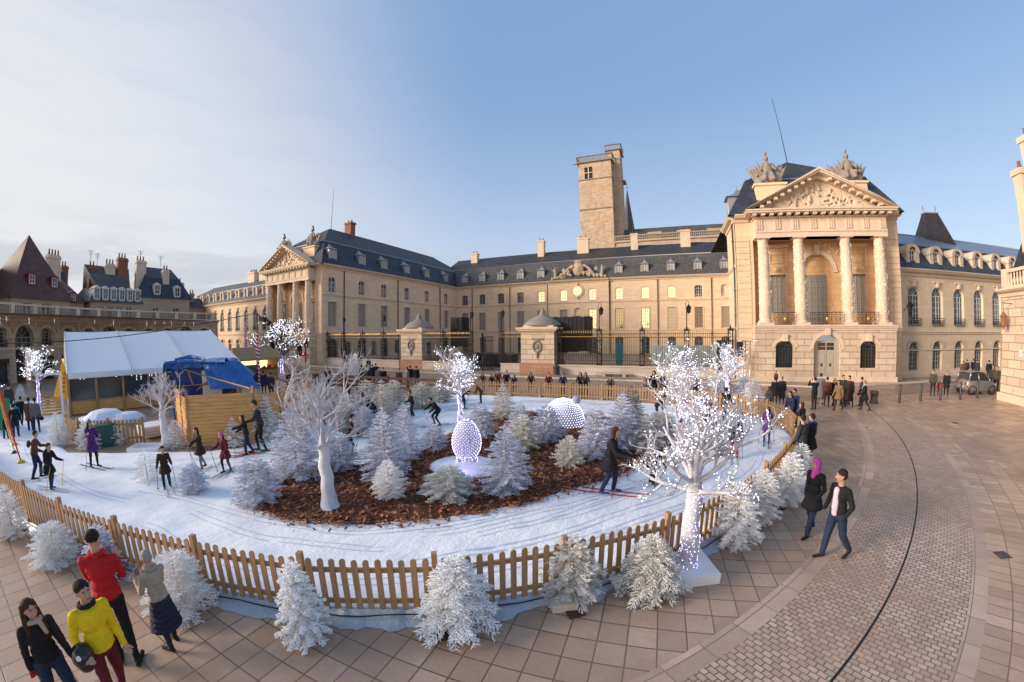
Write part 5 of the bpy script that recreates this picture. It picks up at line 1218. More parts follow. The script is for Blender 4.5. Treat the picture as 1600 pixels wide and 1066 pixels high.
# dark plank fence in the background
B = empty('plank_fence', (-24.7, 20.8, 0), 'dark brown fence of three horizontal planks behind the firs', 'plank fence')
PF = [(-24.7, 20.4), (-22.5, 21.2), (-19.5, 21.5), (-15.4, 21.9)]
for (a, b) in zip(PF[:-1], PF[1:]):
    d = (b[0]-a[0], b[1]-a[1]); L = math.hypot(*d); f = line_frame(a, d); m_ = MB()
    for z in (.25, .6, .95): m_.box(.06, L, -.015, .015, z, z+.2, F=f)
    m_.build('plank_panel', 'dark_plank', B); m_ = MB(); m_.box(-.06, .06, -.06, .06, 0, 1.25, F=f); m_.build('post', 'dark_plank', B)

# ------------------------------------------------------------------ marquee
M['canvas'] = mat('white_pvc_canvas', (.78, .80, .84), .45); t = NT(M['canvas']); t.bump(t.noise(t.coord('pos'), 1.4, 3), .3, .05)
M['clear_pvc'] = mat('clear_window_foil', (.045, .05, .055), .15, 0, .6)
def marquee():
    B = empty('marquee', (-28.9, 3.55, 0), 'white gable-roofed marquee with clear plastic windows and timber posts', 'marquee')
    a = rad(84); u = (math.cos(a), math.sin(a)); F = line_frame((-28.9, 3.55), u); L = 10.9; hs = 6.4; e, r = 2.45, 4.85
    rf = MB()
    for k in range(3):
        s0, s1 = L*k/3, L*(k+1)/3; rows = []
        for j in range(9):
            v = j/8; row = []
            for i in range(9):
                q = i/8; sag = -.06*math.sin(math.pi*q)*(.5+.5*math.sin(math.pi*v)); row.append(F(s0+(s1-s0)*q, .35-(hs+.35)*v, e+(r-e)*v+sag))
            rows.append(row)
        rf.grid(rows); rows = [[F(s0+(s1-s0)*i/8, -hs-hs*j/4, r-(r-e)*j/4) for i in range(9)] for j in range(5)]; rf.grid(rows)
        rf.grid([[F(s0+(s1-s0)*i/10, .36, e+.0), F(s0+(s1-s0)*i/10, .37+.02*(i % 2), e-.16), F(s0+(s1-s0)*i/10, .35, e-.34)] for i in range(11)])
    rf.build('canvas_roof', 'canvas', B)
    for k in range(4):
        s = L*k/3; m_ = MB(); m_.tube([F(s, .37, e+.03), F(s, -hs, r+.035), F(s, -2*hs, e)], .035, 5); m_.build('roof_rib', 'alu', B)
    g_ = MB(); g_.poly([F(-.02, 0, 0), F(-.02, -2*hs, 0), F(-.02, -2*hs, e), F(-.02, -hs, r), F(-.02, 0, e)]); g_.poly([F(L, 0, 1.2), F(L, -2*hs, 1.2), F(L, -2*hs, e), F(L, -hs, r), F(L, 0, e)]); g_.poly([F(0, -2*hs, 0), F(L, -2*hs, 0), F(L, -2*hs, e), F(0, -2*hs, e)]); g_.build('canvas_wall', 'canvas', B)
    m_ = MB(); m_.box(0, L, .02, .12, e-.25, e-.08, F=F); m_.box(0, L, .0, .06, .75, .85, F=F)
    m_.build('timber_beam', 'picket', B)
    lo = MB(); lo.box(0.1, L, -.02, .03, .05, .75, F=F)
    for k in range(5): lo.box(.1, L, .03, .045, .08+k*.14, .19+k*.14, F=F)
    lo.build('wooden_dado', 'plank', B)
    for k in range(8):
        s = L*k/7; p_ = MB(); p_.box(s-.07, s+.07, -.05, .13, 0, e-.08, F=F); p_.build('post', 'picket', B)
        if k < 7 and k % 2 == 0:
            q = MB(); q.poly([F(s+.1, -.03, .85), F(s+L/7*2-.1, -.03, .85), F(s+L/7*2-.1, -.03, e-.25), F(s+.1, -.03, e-.25)]); w_ = q.build('window_foil', 'clear_pvc', B)
            g2 = MB(); g2.box(s+1.6, s+1.66, -.03, -.0, .85, e-.25, F=F); g2.build('window_bar', 'teal_paint', w_, origin=w_['_org'])
    R_ = random.Random(2); pts = []
    for _ in range(24):
        s = R_.uniform(.3, L-.3); pts += [F(s, .15, e-.3-q) for q in np.arange(0, R_.uniform(.1, .45), .09)]
    lm = MB(); bulbs(lm, pts, .016); lm.build('hanging_lights', 'led', B, kind='stuff')
M['teal_paint'] = mat('teal_paint', (.02, .12, .11), .5)
marquee()
# white frame and yellow warning sign left of it
M['yellow'] = mat('yellow_plastic', (.75, .42, .02), .45); M['green_paint'] = mat('dark_green_bin', (.01, .08, .07), .5); M['blue_tarp'] = mat('blue_tarpaulin', (.012, .12, .42), .35)
t = NT(M['blue_tarp']); n_ = t.noise(t.coord('pos', (1, 1, .5)), 2.2, 5, .6); n2_ = t.noise(t.coord('pos'), 9, 4, .6); a_ = t.new('ShaderNodeMath', operation='MULTIPLY_ADD'); t.link(n2_, a_.inputs[0]); a_.inputs[1].default_value = .35; t.link(n_, a_.inputs[2]); t.bump(a_.outputs[0], 1., .22)
B = empty('warning_sign', (-31.6, 3.0, 0), 'big yellow triangular sign with orange lettering left of the marquee', 'sign'); Fq = line_frame((-31.9, 2.9), (.1, 1))
m_ = MB(); A_ = [(0, .6), (1.35, .75), (.75, 3.1)]; m_.poly([Fq(a, .03, b) for a, b in A_]); m_.poly([Fq(a, -.03, b) for a, b in A_[::-1]])
for i in range(3): q = (i+1) % 3; m_.poly([Fq(A_[i][0], .03, A_[i][1]), Fq(A_[i][0], -.03, A_[i][1]), Fq(A_[q][0], -.03, A_[q][1]), Fq(A_[q][0], .03, A_[q][1])])
m_.build('sign_board', 'yellow', B)
M['orange'] = mat('orange_lettering', (.55, .10, .01), .5); m_ = MB()
for k in range(5): m_.box(.62+k*.03, .78+k*.03, .035, .04, 1.05+k*.27, 1.22+k*.27, F=Fq); m_.box(.66+k*.03, .72+k*.03, .035, .045, 1.1+k*.27, 1.17+k*.27, F=Fq)
m_.build('lettering', 'orange', B)
m_ = MB(); m_.tube([Fq(.2, -.05, 0), Fq(.5, -.05, 2.0)], .04, 5); m_.tube([Fq(1.2, -.05, 0), Fq(1.0, -.05, 2.0)], .04, 5); m_.build('stand', 'picket', B)
B = empty('timber_frame', (-29.4, 2.2, 0), 'white painted open frame left of the marquee front', 'frame'); m_ = MB()
Fq = line_frame((-29.6, 1.9), (.2, 1))
for a, b, c, d in ((0, .09, 0, 2.45), (1.25, 1.37, 0, 2.5), (.09, 1.25, 2.35, 2.45)): m_.box(a, b, -.05, .05, c, d, F=Fq)
m_.build('white_frame', 'white_paint', B); m_ = MB()
for k in range(6): m_.box(.12, 1.22, -.02, .02, .1+k*.17, .24+k*.17, F=Fq)
m_.build('lower_planks', 'plank', B)

# wooden panel enclosure
B = empty('panel_enclosure', (-16.3, 6.1, 0), 'tall enclosure of light horizontal wooden panels right of the marquee', 'wooden enclosure')
PL = [(-19.2, 6.7), (-17.7, 6.4), (-16.3, 6.1), (-14.8, 8.2), (-15.1, 9.6), (-15.9, 11.0), (-17.2, 12.4), (-18.2, 13.6)]
for k, (a, b) in enumerate(zip(PL[:-1], PL[1:])):
    d = (b[0]-a[0], b[1]-a[1]); L = math.hypot(*d); f = line_frame(a, d); m_ = MB(); h = 2.15-.05*(k % 2)+(.12 if k > 3 else 0); R_ = random.Random(k)
    for i in range(int((h-.1)/.145)):
        z = .08+i*.145; o = .012 if i % 2 else 0
        m_.grid([[f(x_*L, .02+o+.012*math.sin(x_*9+i)+R_.uniform(0, .004), z_) for x_ in (0.01, .25, .5, .75, .99)] for z_ in (z, z+.135)], uvf=None, sm=False)
        m_.box(.01*L, .99*L, -.02, .015, z, z+.135, F=f)
    m_.build('plank_panel', 'plank', B)
    m_ = MB(); m_.box(-.045, .045, -.05, .06, 0, h+.12+.15*(k % 3 == 0), F=f); m_.build('post', 'picket', B)
m_ = MB(); m_.tube([(-16.9, 12.1, 2.25), (-15.2, 10, 2.35), (-14.7, 8.9, 2.75)], .035, 4); m_.tube([(-18.8, 7.4, 2.2), (-17.2, 6.6, 2.9)], .03, 4); m_.tube([(-18.6, 7.0, 2.9), (-15.0, 8.2, 2.25)], .03, 4); m_.build('brace', 'picket', B)
# cabin under the blue tarp
M['blue_paint'] = mat('blue_steel_cabin', (.008, .035, .22), .4)
cb2 = empty('site_cabin', (-19.5, 8, 0), 'blue site cabin with white louvred door inside the wooden enclosure', 'cabin')
f = line_frame((-20.2, 6.9), (1.55, 2.1)); W = 2.6; D = 2.5
m_ = MB(); m_.box(0, W, -D, 0, .1, 3.05, F=f)
for k in range(14): m_.box(.05+k*.09, .08+k*.09, 0, .02, .3, 2.9, F=f)
m_.build('cabin_body', 'blue_paint', cb2); m_ = MB(); m_.box(1.45, 2.35, .0, .04, .2, 2.75, F=f)
for k in range(20): m_.box(1.5, 2.3, .03, .075, .28+k*.12, .33+k*.12, F=f)
m_.build('louvred_door', 'white_paint', cb2); m_ = MB()
for k in range(18): m_.box(W+.0, W+.035, -D+.1, -.1, .3+k*.14, .37+k*.14, F=f)
m_.build('side_louvres', 'iron', cb2)
m_ = MB(); rows = []; R_ = random.Random(6)
for j in range(15):
    v = j/14; row = []
    for i in range(25):
        q = i/24
        # from the back of the roof to the front edge hanging a little; right part slides down to the panels
        s = -.25+(W+1.3)*q; d = .25-(D+.5)*v; z = 3.18+.05*mnoise.noise(Vector((s*2.2, d*2.2, 1)))+.07*mnoise.noise(Vector((s*6, d*6, 5)))
        if j == 0: z -= .28; d += .03*math.sin(i*2.1)
        if s > W: z = 3.15-(s-W)*.95*(1-.15*v)+.1*mnoise.noise(Vector((s*2.5, d*3, 2)))
        if j == 0 and s > W-.1: z += .25
        row.append(f(s, d, max(z, 1.2)))
    rows.append(row)
m_.grid(rows); m_.grid([[f(-.27, .25-(D+.5)*j/8, 3.15), f(-.32+.04*(j % 2), .25-(D+.5)*j/8, 2.7)] for j in range(9)])
m_.tube([f(-.2, .2, 3.15), f(W*.3, .3, 3.22), f(W, .25, 3.15)], [.09, .13, .08], 6); m_.tube([f(.1, -.4, 3.25), f(.8, -.5, 3.36), f(1.5, -.4, 3.25)], [.1, .16, .1], 6)
m_.grid([[f(1.5+(W+.7-1.5)*i/12+v*(.55+.45*i/12)+.04*mnoise.noise(Vector((i, v*6, 1))), .16+.95*v+.16*mnoise.noise(Vector((i*.45, v*3, 2))), 3.2-1.2*v-.25*max(0, i/12-.75)*4*.3) for i in range(13)] for v in [j/10 for j in range(11)]])
tag(m_.build('blue_tarpaulin', 'blue_tarp', origin=f(0, 0, 3)), 'shiny blue tarpaulin thrown over the cabin and hanging down its right side', 'tarpaulin')
m_ = MB(); m_.tube([f(0, .1, 2.05), f(W+.3, .15, 2.2)], .035, 5); m_.tube([f(W+.1, .1, 3.0), f(W*.5, .6, 1.9)], .035, 5); tag(m_.build('scaffold_pole', 'picket', origin=f(0, 0, 2)), 'wooden pole propped across the cabin front', 'pole')
# snow heap, crates and bin near the marquee
M['snow_plain'] = mat('shovelled_snow', (.82, .85, .92), .6); t = NT(M['snow_plain']); t.bump(t.noise(t.coord('pos'), 7, 4), .6, .05)
remesh_blobs('snow_heap', [((-24.2, 4.6, .25), .9, 1.2, 1.3, .7), ((-23.6, 5.6, .2), .8, 1, 1.2, .6), ((-24.9, 3.8, .1), .7, 1, 1, .6)], 'snow_plain', None, origin=(-24.2, 4.6, 0)); o_ = col.objects[-1] if False else REMESH[-1][0]; tag(o_, 'heap of shovelled snow in front of the marquee windows', 'snow heap')
m_ = MB(); m_.box(-19.75, -19.3, 3.3, 3.95, 0, .85); m_.box(-19.8, -19.25, 3.25, 4.0, .85, .92); tag(m_.build('waste_bin', 'green_paint', origin=(-19.5, 3.6, 0)), 'dark green box bin by the low picket fence', 'bin')
m_ = MB(); f = line_frame((-17.6, 4.0), (.75, .8))
for a, b, c, d in ((0, 1.3, 0, .05), (0, 1.3, -.85, -.8), (0, .05, -.8, 0), (1.25, 1.3, -.8, 0)): m_.box(a, b, c, d, .02, .2, F=f)
m_.box(.05, 1.25, -.8, 0, .02, .06, F=f); tag(m_.build('planter_box', 'white_paint', origin=(-17.6, 4, 0)), 'open white box lying at the foot of the small bare tree', 'box')
m_ = MB()
for k in range(4): m_.box(-20.4+.1*k, -19.2+.1*k, 5.2-.05*k, 6.1, .1+k*.14, .2+k*.14)
tag(m_.build('pallet_pile', 'white_paint', origin=(-20, 5.6, 0)), 'pile of white boards beside the wooden enclosure', 'boards')
# candy-striped poles and the cable
M['red_stripe'] = mat('red_and_white_ribbon', (.6, .6, .6), .5); t = NT(M['red_stripe'])
co = t.new('ShaderNodeTexCoord'); sp_ = t.new('ShaderNodeSeparateXYZ'); t.link(co.outputs['UV'], sp_.inputs[0]); ad = t.new('ShaderNodeMath', operation='MULTIPLY_ADD'); t.link(sp_.outputs[1], ad.inputs[0]); ad.inputs[1].default_value = 3.2; t.link(sp_.outputs[0], ad.inputs[2]); fr_ = t.new('ShaderNodeMath', operation='FRACT'); t.link(ad.outputs[0], fr_.inputs[0]); gt_ = t.new('ShaderNodeMath', operation='GREATER_THAN'); t.link(fr_.outputs[0], gt_.inputs[0]); gt_.inputs[1].default_value = .5
t.color(t.mix(gt_.outputs[0], (.72, .70, .68), (.50, .02, .04)))
for x, y, h, r_, lab in ((-30.46, 17.49, 4.75, .14, 'near red and white striped pole carrying a spotlight above the wooden enclosure'), (-50.5, 27.2, 6.3, .17, 'far red and white striped pole behind the market stall')):
    B = empty('striped_pole', (x, y, 0), lab, 'pole', 'striped poles'); m_ = MB()
    m_.grid([[(x+math.cos(2*math.pi*k/12)*r_, y+math.sin(2*math.pi*k/12)*r_, z) for k in range(13)] for z in np.linspace(0, h, 20)], uvf=lambda a, b: (b/12, a/19*h)); m_.build('pole', 'red_stripe', B)
    if r_ < .15:
        m_ = MB(); m_.tube([(x, y, h), (x, y, 6.2)], .07, 6); m_.tube([(x-.05, y, 6.15), (x+.9, y+.3, 5.5)], .05, 5); m_.build('steel_mast', 'iron', B)
        m_ = MB(); f = line_frame((x+.35, y+.1), (1, .4)); m_.box(0, .5, -.2, .2, 5.5, 5.85, F=f); m_.tube([f(.5, 0, 5.6), f(.9, 0, 5.3)], [.2, .26], 8); m_.build('spotlight', 'iron', B)
m_ = MB(); A_, B_ = Vector((-30.46, 17.49, 6.2)), Vector((-33, -3.2, 4.2)); m_.tube([A_.lerp(B_, k/16)+Vector((0, 0, -.75*math.sin(math.pi*k/16))) for k in range(17)], .03, 5)
tag(m_.build('overhead_cable', 'iron', origin=A_), 'black cable sagging from the striped pole over the marquee roof', 'cable')
# market stall
B = empty('market_stall', (-37.5, 20.8, 0), 'small wooden market stall with warm lit counter behind the enclosure', 'market stall'); f = line_frame((-37.2, 18.8), (-.55+.1, 2.6)); 
f = line_frame((-36.6, 18.6), (.12, 1)); W = 4.4
m_ = MB(); m_.box(0, W, -2.5, 0, 0, .95, F=f); m_.box(0, .1, -2.5, 0, .95, 2.3, F=f); m_.box(W-.1, W, -2.5, 0, .95, 2.3, F=f); m_.box(0, W, -2.5, -2.4, .95, 2.3, F=f); m_.build('stall_body', 'picket', B)
m_ = MB(); m_.poly([f(-.5, .7, 2.1), f(W+.5, .7, 2.1), f(W-.2, -1.2, 3.2), f(.2, -1.2, 3.2)]); m_.poly([f(W+.5, .7, 2.1), f(W+.5, -3, 2.1), f(W-.2, -1.2, 3.2)]); m_.poly([f(-.5, -3, 2.1), f(-.5, .7, 2.1), f(.2, -1.2, 3.2)]); m_.poly([f(W+.5, -3, 2.1), f(-.5, -3, 2.1), f(.2, -1.2, 3.2), f(W-.2, -1.2, 3.2)]); m_.box(-.5, W+.5, .66, .72, 1.95, 2.12, F=f); m_.build('roof', 'picket', B)
M['warm_glow'] = mat('lit_stall_goods', (.6, .4, .2), .6); _b = M['warm_glow'].node_tree.nodes['Principled BSDF']; _b.inputs['Emission Color'].default_value = (1, .62, .22, 1); _b.inputs['Emission Strength'].default_value = 1.1
m_ = MB(); m_.box(.1, W-.1, -2.35, -2.3, 1.0, 1.9, F=f); m_.build('lit_back_shelf', 'warm_glow', B); m_ = MB(); R_ = random.Random(1)
for k in range(22): s = .2+k*.19; m_.box(s, s+.12, -.5, -.2, .95, 1.05+R_.uniform(.05, .4), F=f)
m_.build('goods', 'brick_red', B, kind='stuff')
# traffic light, notice, bench, bin
B = empty('traffic_light', (-47.2, 34.6, 0), 'traffic light pole showing red in front of the left wing', 'traffic light'); m_ = MB(); m_.tube([(-47.2, 34.6, 0), (-47.2, 34.6, 3.2)], .08, 6); m_.tube([(-47.2, 34.6, 3.2), (-47.2, 34.6, 4.3)], .04, 5); m_.build('pole', 'brick_red', B)
m_ = MB(); m_.box(-47.05, -46.6, 34.3, 34.6, 2.7, 3.8); m_.box(-47.35, -47.0, 34.3, 34.5, 1.3, 1.9); m_.build('housing', 'iron', B)
M['red_lamp'] = mat('red_signal_lamp', (.8, .02, .02), .4); _b = M['red_lamp'].node_tree.nodes['Principled BSDF']; _b.inputs['Emission Color'].default_value = (1, .05, .04, 1); _b.inputs['Emission Strength'].default_value = 4
m_ = MB(); m_.ball((-46.82, 34.28, 3.5), .13, 8); m_.ball((-47.18, 34.28, 1.7), .1, 8); m_.build('red_lamp', 'red_lamp', B)
m_ = MB(); m_.box(-38.9, -38.2, 36.2, 36.26, 1.0, 1.75); tag(m_.build('notice_board', 'white_paint', origin=(-38.5, 36.2, 1)), 'white notice on the railing wall beside the pair in black', 'notice')
B = empty('stone_bench', (-5.3, 36.2, 0), 'long pale stone bench against the railing wall', 'bench'); m_ = MB(); m_.box(-6.8, -3.9, 35.85, 36.4, .36, .48); m_.build('seat', 'low_wall', B)
for x in (-6.3, -4.4):
    m_ = MB(); m_.box(x-.15, x+.15, 35.95, 36.35, 0.02, .36); m_.build('leg', 'low_wall', B)
m_ = MB(); m_.lathe((-11.0, 36.0, .02), [(.28, 0), (.33, .9), (.36, .95), (.3, .97)], 12); tag(m_.build('litter_bin', 'pipe', origin=(-11, 36, 0)), 'grey cylindrical bin at the foot of the right gate lodge', 'bin')
# bollards and stub
M['bollard'] = mat('dark_grey_steel', (.05, .05, .055), .4, .5)
bp = MB(); bp.lathe((0, 0, 0), [(.075, 0), (.075, 1.0), (.065, 1.03), (.06, 1.05), (.075, 1.06), (.075, 1.1), (.02, 1.13)], 12)
b0 = bp.build('bollard', 'bollard', origin=(0, 0, 0))
for i, ((x, y), lab) in enumerate(zip(((14.35, 25.37), (16.11, 25.89), (17.67, 26.11), (19.35, 26.39), (20.95, 26.74)), ('slim steel bollard farthest from the silver car', 'second slim steel bollard, between the first and the family', 'slim steel bollard in front of the child in red', 'slim steel bollard between the family and the silver car', 'slim steel bollard right in front of the silver car'))):
    o = b0 if i == 0 else b0.copy()
    if i: col.objects.link(o)
    o.location = (x, y, 0); tag(o, lab, 'bollard', 'slim steel bollards')
    b0['_org'] = (0, 0, 0)
for (x, y), lab in (((12.62, 25.3), 'squat grey cylindrical litter bin by the start of the drain'), ((10.65, 24.9), 'squat grey bollard light half hidden by the standing group')):
    m_ = MB(); m_.lathe((x, y, 0), [(.24, 0), (.26, .03), (.26, .12), (.22, .14), (.22, .55), (.26, .58), (.26, .72), (.2, .75), (.18, .7)], 16); tag(m_.build('round_bin', 'pipe', origin=(x, y, 0)), lab, 'bin')
# loudspeaker tower
B = empty('truss_tower', (5.4, 30.5, 0), 'aluminium truss tower carrying a loudspeaker left of the portico', 'truss tower')
for i, (dx, dy) in enumerate(((0, 0), (.55, 0), (.28, .45))):
    m_ = MB(); m_.tube([(5.2+dx, 30.5+dy, 0), (5.2+dx, 30.5+dy, 3.6)], .035, 5); m_.build('upright', 'alu', B)
m_ = MB()
for k in range(11):
    z = .2+k*.32; P3 = [Vector((5.2, 30.5, z)), Vector((5.75, 30.5, z)), Vector((5.48, 30.95, z))]
    for i in range(3): m_.tube([P3[i], P3[(i+1) % 3]+Vector((0, 0, .32))], .014, 4)
m_.tube([(5.1, 30.5, 3.6), (6.3, 30.4, 3.62)], .04, 5); m_.build('lattice', 'alu', B)
m_ = MB(); m_.box(4.75, 5.1, 30.1, 30.6, 2.45, 3.55); m_.box(4.78, 5.07, 30.08, 30.1, 2.5, 3.5); tag(m_.build('loudspeaker', 'black_cloth', origin=(4.9, 30.3, 3)), 'black loudspeaker hanging on the truss tower', 'loudspeaker')
m_ = MB(); m_.box(3.6, 4.3, 33, 33.7, 2.2, 3.6); m_.box(3.7, 4.2, 33.1, 33.6, 0, 2.2); tag(m_.build('loudspeaker', 'black_cloth', origin=(4, 33, 0)), 'black loudspeaker on a stand behind the truss tower', 'loudspeaker')
# draped stage pieces behind the railings
def drape(x0, x1, y0, y1, z0, z1, label, sag=.2):
    m_ = MB(); F_ = line_frame((x0, y0), (1, 0)); W = x1-x0; D = y1-y0; n = 24; R_ = random.Random(int(x0*7))
    def ring_(z, k): return [(lambda s: F_(s[0], s[1]+k*(.06*math.sin(i*2.3)+R_.uniform(-.03, .03)), z+(sag*mnoise.noise(Vector((i*.5, z, 1))) if z > z1-.1 or z < z0+.1 else 0)))(p) for i, p in enumerate([(W*j/n, 0) for j in range(n)]+[(W, -D*j/n) for j in range(n)]+[(W-W*j/n, -D) for j in range(n)]+[(0, -D+D*j/n) for j in range(n)])]
    rows = [ring_(z0+(z1-z0)*k/6, 1) for k in range(7)]; m_.grid(rows, close=True); m_.poly(rows[-1]); tag(m_.build('black_drape', 'black_cloth', origin=(x0, y0, z0)), label, 'drape')
drape(-12.3, -8.5, 38.3, 41.5, 2.3, 5.9, 'black draped stage tower behind the railings right of the gate lodge')
drape(-26.6, -24.9, 41.2, 43.0, 2.6, 6.3, 'black drape hung behind the left gate lodge')
drape(-24.0, -18.5, 42, 44, .2, 1.6, 'low black covered stage behind the gateway')
M['turquoise'] = mat('turquoise_banner', (.02, .35, .34), .6); m_ = MB(); m_.box(-6.3, -5.5, 44, 44.08, .3, 3.0); tag(m_.build('banner', 'turquoise', origin=(-6, 44, 0)), 'small turquoise banner behind the railings', 'banner')
m_ = MB()
for k in range(46): x = -2.6+k*.2; m_.box(x, x+.16, 50, 50.06+.05*(k % 2), .14, 2.6)
m_.box(-2.6, 6.6, 50.1, 50.14, .3, 2.5)
M['hoarding'] = mat('pale_blue_hoarding', (.36, .43, .42), .6); tag(m_.build('site_hoarding', 'hoarding', origin=(-2, 50, 0)), 'pale corrugated hoarding in the courtyard behind the railings', 'hoarding')
# coloured slalom poles and green sheet at the left
for (x, y, c_, lab) in ((-18.9, .35, 'red_paint2', 'leaning red slalom pole on a yellow foot'), (-20.7, .2, 'yellow', 'leaning yellow slalom pole on a green foot'), (-22.4, .25, 'orange', 'orange slalom pole on a yellow foot, farthest left')):
    if c_ == 'red_paint2' and c_ not in M: M[c_] = mat('red_plastic', (.6, .02, .03), .4)
    B = empty('slalom_pole', (x, y, .1), lab, 'slalom pole', 'slalom poles'); m_ = MB(); m_.tube([(x, y, .1), (x-.55, y-.35, 2.5)], .03, 6); m_.build('shaft', c_, B); m_ = MB(); m_.lathe((x, y, .09), [(.16, 0), (.14, .05), (.04, .1)], 12); m_.build('foot', 'yellow' if c_ != 'yellow' else 'green_paint', B)
M['green_sheet'] = mat('bright_green_sheet', (.01, .30, .07), .5); m_ = MB()
m_.grid([[(-27.2+.3*mnoise.noise(Vector((i*.6, j, 1)))+.2*j, -1.9+i*.28, 1.85-.06*(i-4)**2*.4-j*.42-.05*math.sin(i*2)) for i in range(9)] for j in range(5)]); m_.build('x', 'green_sheet') if 0 else tag(m_.build('green_sheet', 'green_sheet', origin=(-27, -1, 1)), 'bright green sheet hanging at the left edge of the rink entrance', 'sheet')
m_ = MB(); f = line_frame((-27.6, -2.2), (.15, 1)); m_.box(0, 2.6, -.05, .05, 0, .9, F=f); tag(m_.build('side_board', 'plank', origin=(-27.6, -2, 0)), 'wooden side board under the green sheet at the left edge', 'board')
# stone block under a fir and box of the big tree
m_ = MB(); f = line_frame((-1.35, 5.15), (.9, .45)); m_.box(-.25, .15, -.18, .12, .003, .16, F=f); tag(m_.build('ballast_block', 'low_wall', origin=(-1.4, 5.2, 0)), 'pale stone block weighing down a fir by the fence', 'block')
# yellow hoses on the bark edge
m_ = MB()
for pts in (((-9.9, 6.6, .2), (-9.5, 7.1, .28), (-9.0, 7.3, .22)), ((-9.2, 9.3, .22), (-8.8, 10.0, .3), (-8.4, 10.6, .22)), ((-8.6, 13.3, .2), (-8.6, 14.2, .3), (-8.3, 15, .22))):
    m_.tube(pts, .05, 6)
tag(m_.build('yellow_hose', 'yellow', origin=(-9.5, 7, .2)), 'yellow hose surfacing along the rear edge of the bark island', 'hose')

# silver two-seater car
def car():
    B = empty('parked_car', (22.45, 28.85, 0), 'small silver two-seater car parked by the corner pavilion', 'car')
    M['car_paint'] = mat('silver_car_paint', (.42, .41, .40), .28, .7); M['tyre'] = mat('tyre_rubber', (.02, .02, .02), .8); M['rim'] = mat('alloy_rim', (.45, .45, .47), .3, .8)
    M['tail'] = mat('tail_lamp', (.35, .01, .01), .3); M['plate_'] = mat('number_plate', (.6, .6, .55), .5)
    f = line_frame((22.45-1.28, 28.85), (1, .02)); L = 2.55
    prof = [(0.0, .38, .80), (.06, .30, 1.0), (.22, .22, 1.05), (.6, .2, 1.04), (1.2, .2, 1.02), (1.8, .22, 1.0), (2.15, .24, .92), (2.4, .28, .78), (2.55, .36, .6)]
    mb = MB(); rows = []
    for x, zb, zt in prof:
        t_ = abs(x-1.2)/1.35; w = .76-.10*t_**3; rows.append([f(x, y*w, z) for y, z in ((-1, zb+.1), (-1.02, zb+.3), (-.98, zt-.12), (-.9, zt-.02), (0, zt+.03), (.9, zt-.02), (.98, zt-.12), (1.02, zb+.3), (1, zb+.1), (.8, zb), (-.8, zb))])
    mb.grid(rows, close=True); mb.poly(rows[0]); mb.poly(rows[-1][::-1]); mb.build('body', 'car_paint', B)
    g = MB(); rows = []
    for x0, z in ((0, 1.0), (1, 1.52)): pass
    base = [(.12, .70), (1.95, .70)]; top = [(.42, .58), (1.35, .58)]
    A = [f(.1, -.72, 1.0), f(1.98, -.72, .98), f(1.98, .72, .98), f(.1, .72, 1.0)]; T = [f(.30, -.6, 1.50), f(1.35, -.6, 1.50), f(1.35, .6, 1.50), f(.30, .6, 1.50)]
    for k in range(4): l = (k+1) % 4; g.poly([A[k], A[l], T[l], T[k]])
    gg = g.build('windows', 'glass_dark', B)
    r = MB(); r.grid([[f(x, y, z+.04*(1-abs(y)/.64)) for y in (-.64, -.5, 0, .5, .64)] for x, z in ((.2, 1.47), (.35, 1.54), (.9, 1.57), (1.35, 1.53), (1.45, 1.47))])
    for y in (-.67, .67):
        r.tube([f(.1, y*1.06, 1.0), f(.32, y*.92, 1.5)], .06, 5); r.tube([f(1.98, y*1.05, .97), f(1.38, y*.92, 1.5)], .04, 5); r.tube([f(.95, y*1.08, 1.0), f(.9, y*.93, 1.5)], .045, 5)
    r.build('roof', 'car_paint', B)
    for y in (-.62, .62):
        for x in (.38, 2.12):
            t_ = MB(); ww = .2; rr = .29
            def pt(a, r_, o): return f(x+math.cos(a)*r_, y+o, rr+math.sin(a)*r_)
            t_.grid([[pt(2*math.pi*k/20, r_, o) for k in range(20)] for r_, o in ((.18, -.1), (.27, -.1), (.29, -.06), (.29, .06), (.27, .1), (.18, .1))], close=True); w_ = t_.build('wheel', 'tyre', B)
            h = MB()
            for sgn in (-1, 1):
                for k in range(6): a = k*math.pi/3; h.poly([pt(a-.25, .19, sgn*.085), pt(a+.25, .19, sgn*.085), pt(a+.4, .03, sgn*.095), pt(a-.4, .03, sgn*.095)])
                h.poly([pt(2*math.pi*k/16, .06, sgn*.1) for k in range(16)])
            h.build('rim', 'rim', w_, origin=w_['_org'])
            m2 = MB(); m2.grid([[f(x+math.cos(a)*r_, y+(.16 if y > 0 else -.16)*1.0, rr+math.sin(a)*r_) for a in np.linspace(-.2, math.pi+.2, 14)] for r_ in (.31, .36)]); m2.build('wheel_arch', 'iron', B)
    for y in (-.55, .55):
        m2 = MB(); m2.ball(f(.0, y, .78), .09, 8); m2.build('tail_lamp', 'tail', B)
        m2 = MB(); m2.ball(f(2.45, y, .66), .1, 8); m2.build('headlight', 'frame_white', B)
        m2 = MB(); m2.ball(f(1.75, y*1.55, 1.02), .09, 8, sz=.7); m2.build('wing_mirror', 'car_paint', B)
    m2 = MB(); m2.box(-.03, .0, -.26, .26, .5, .61, F=f); m2.build('number_plate', 'plate_', B)
car()

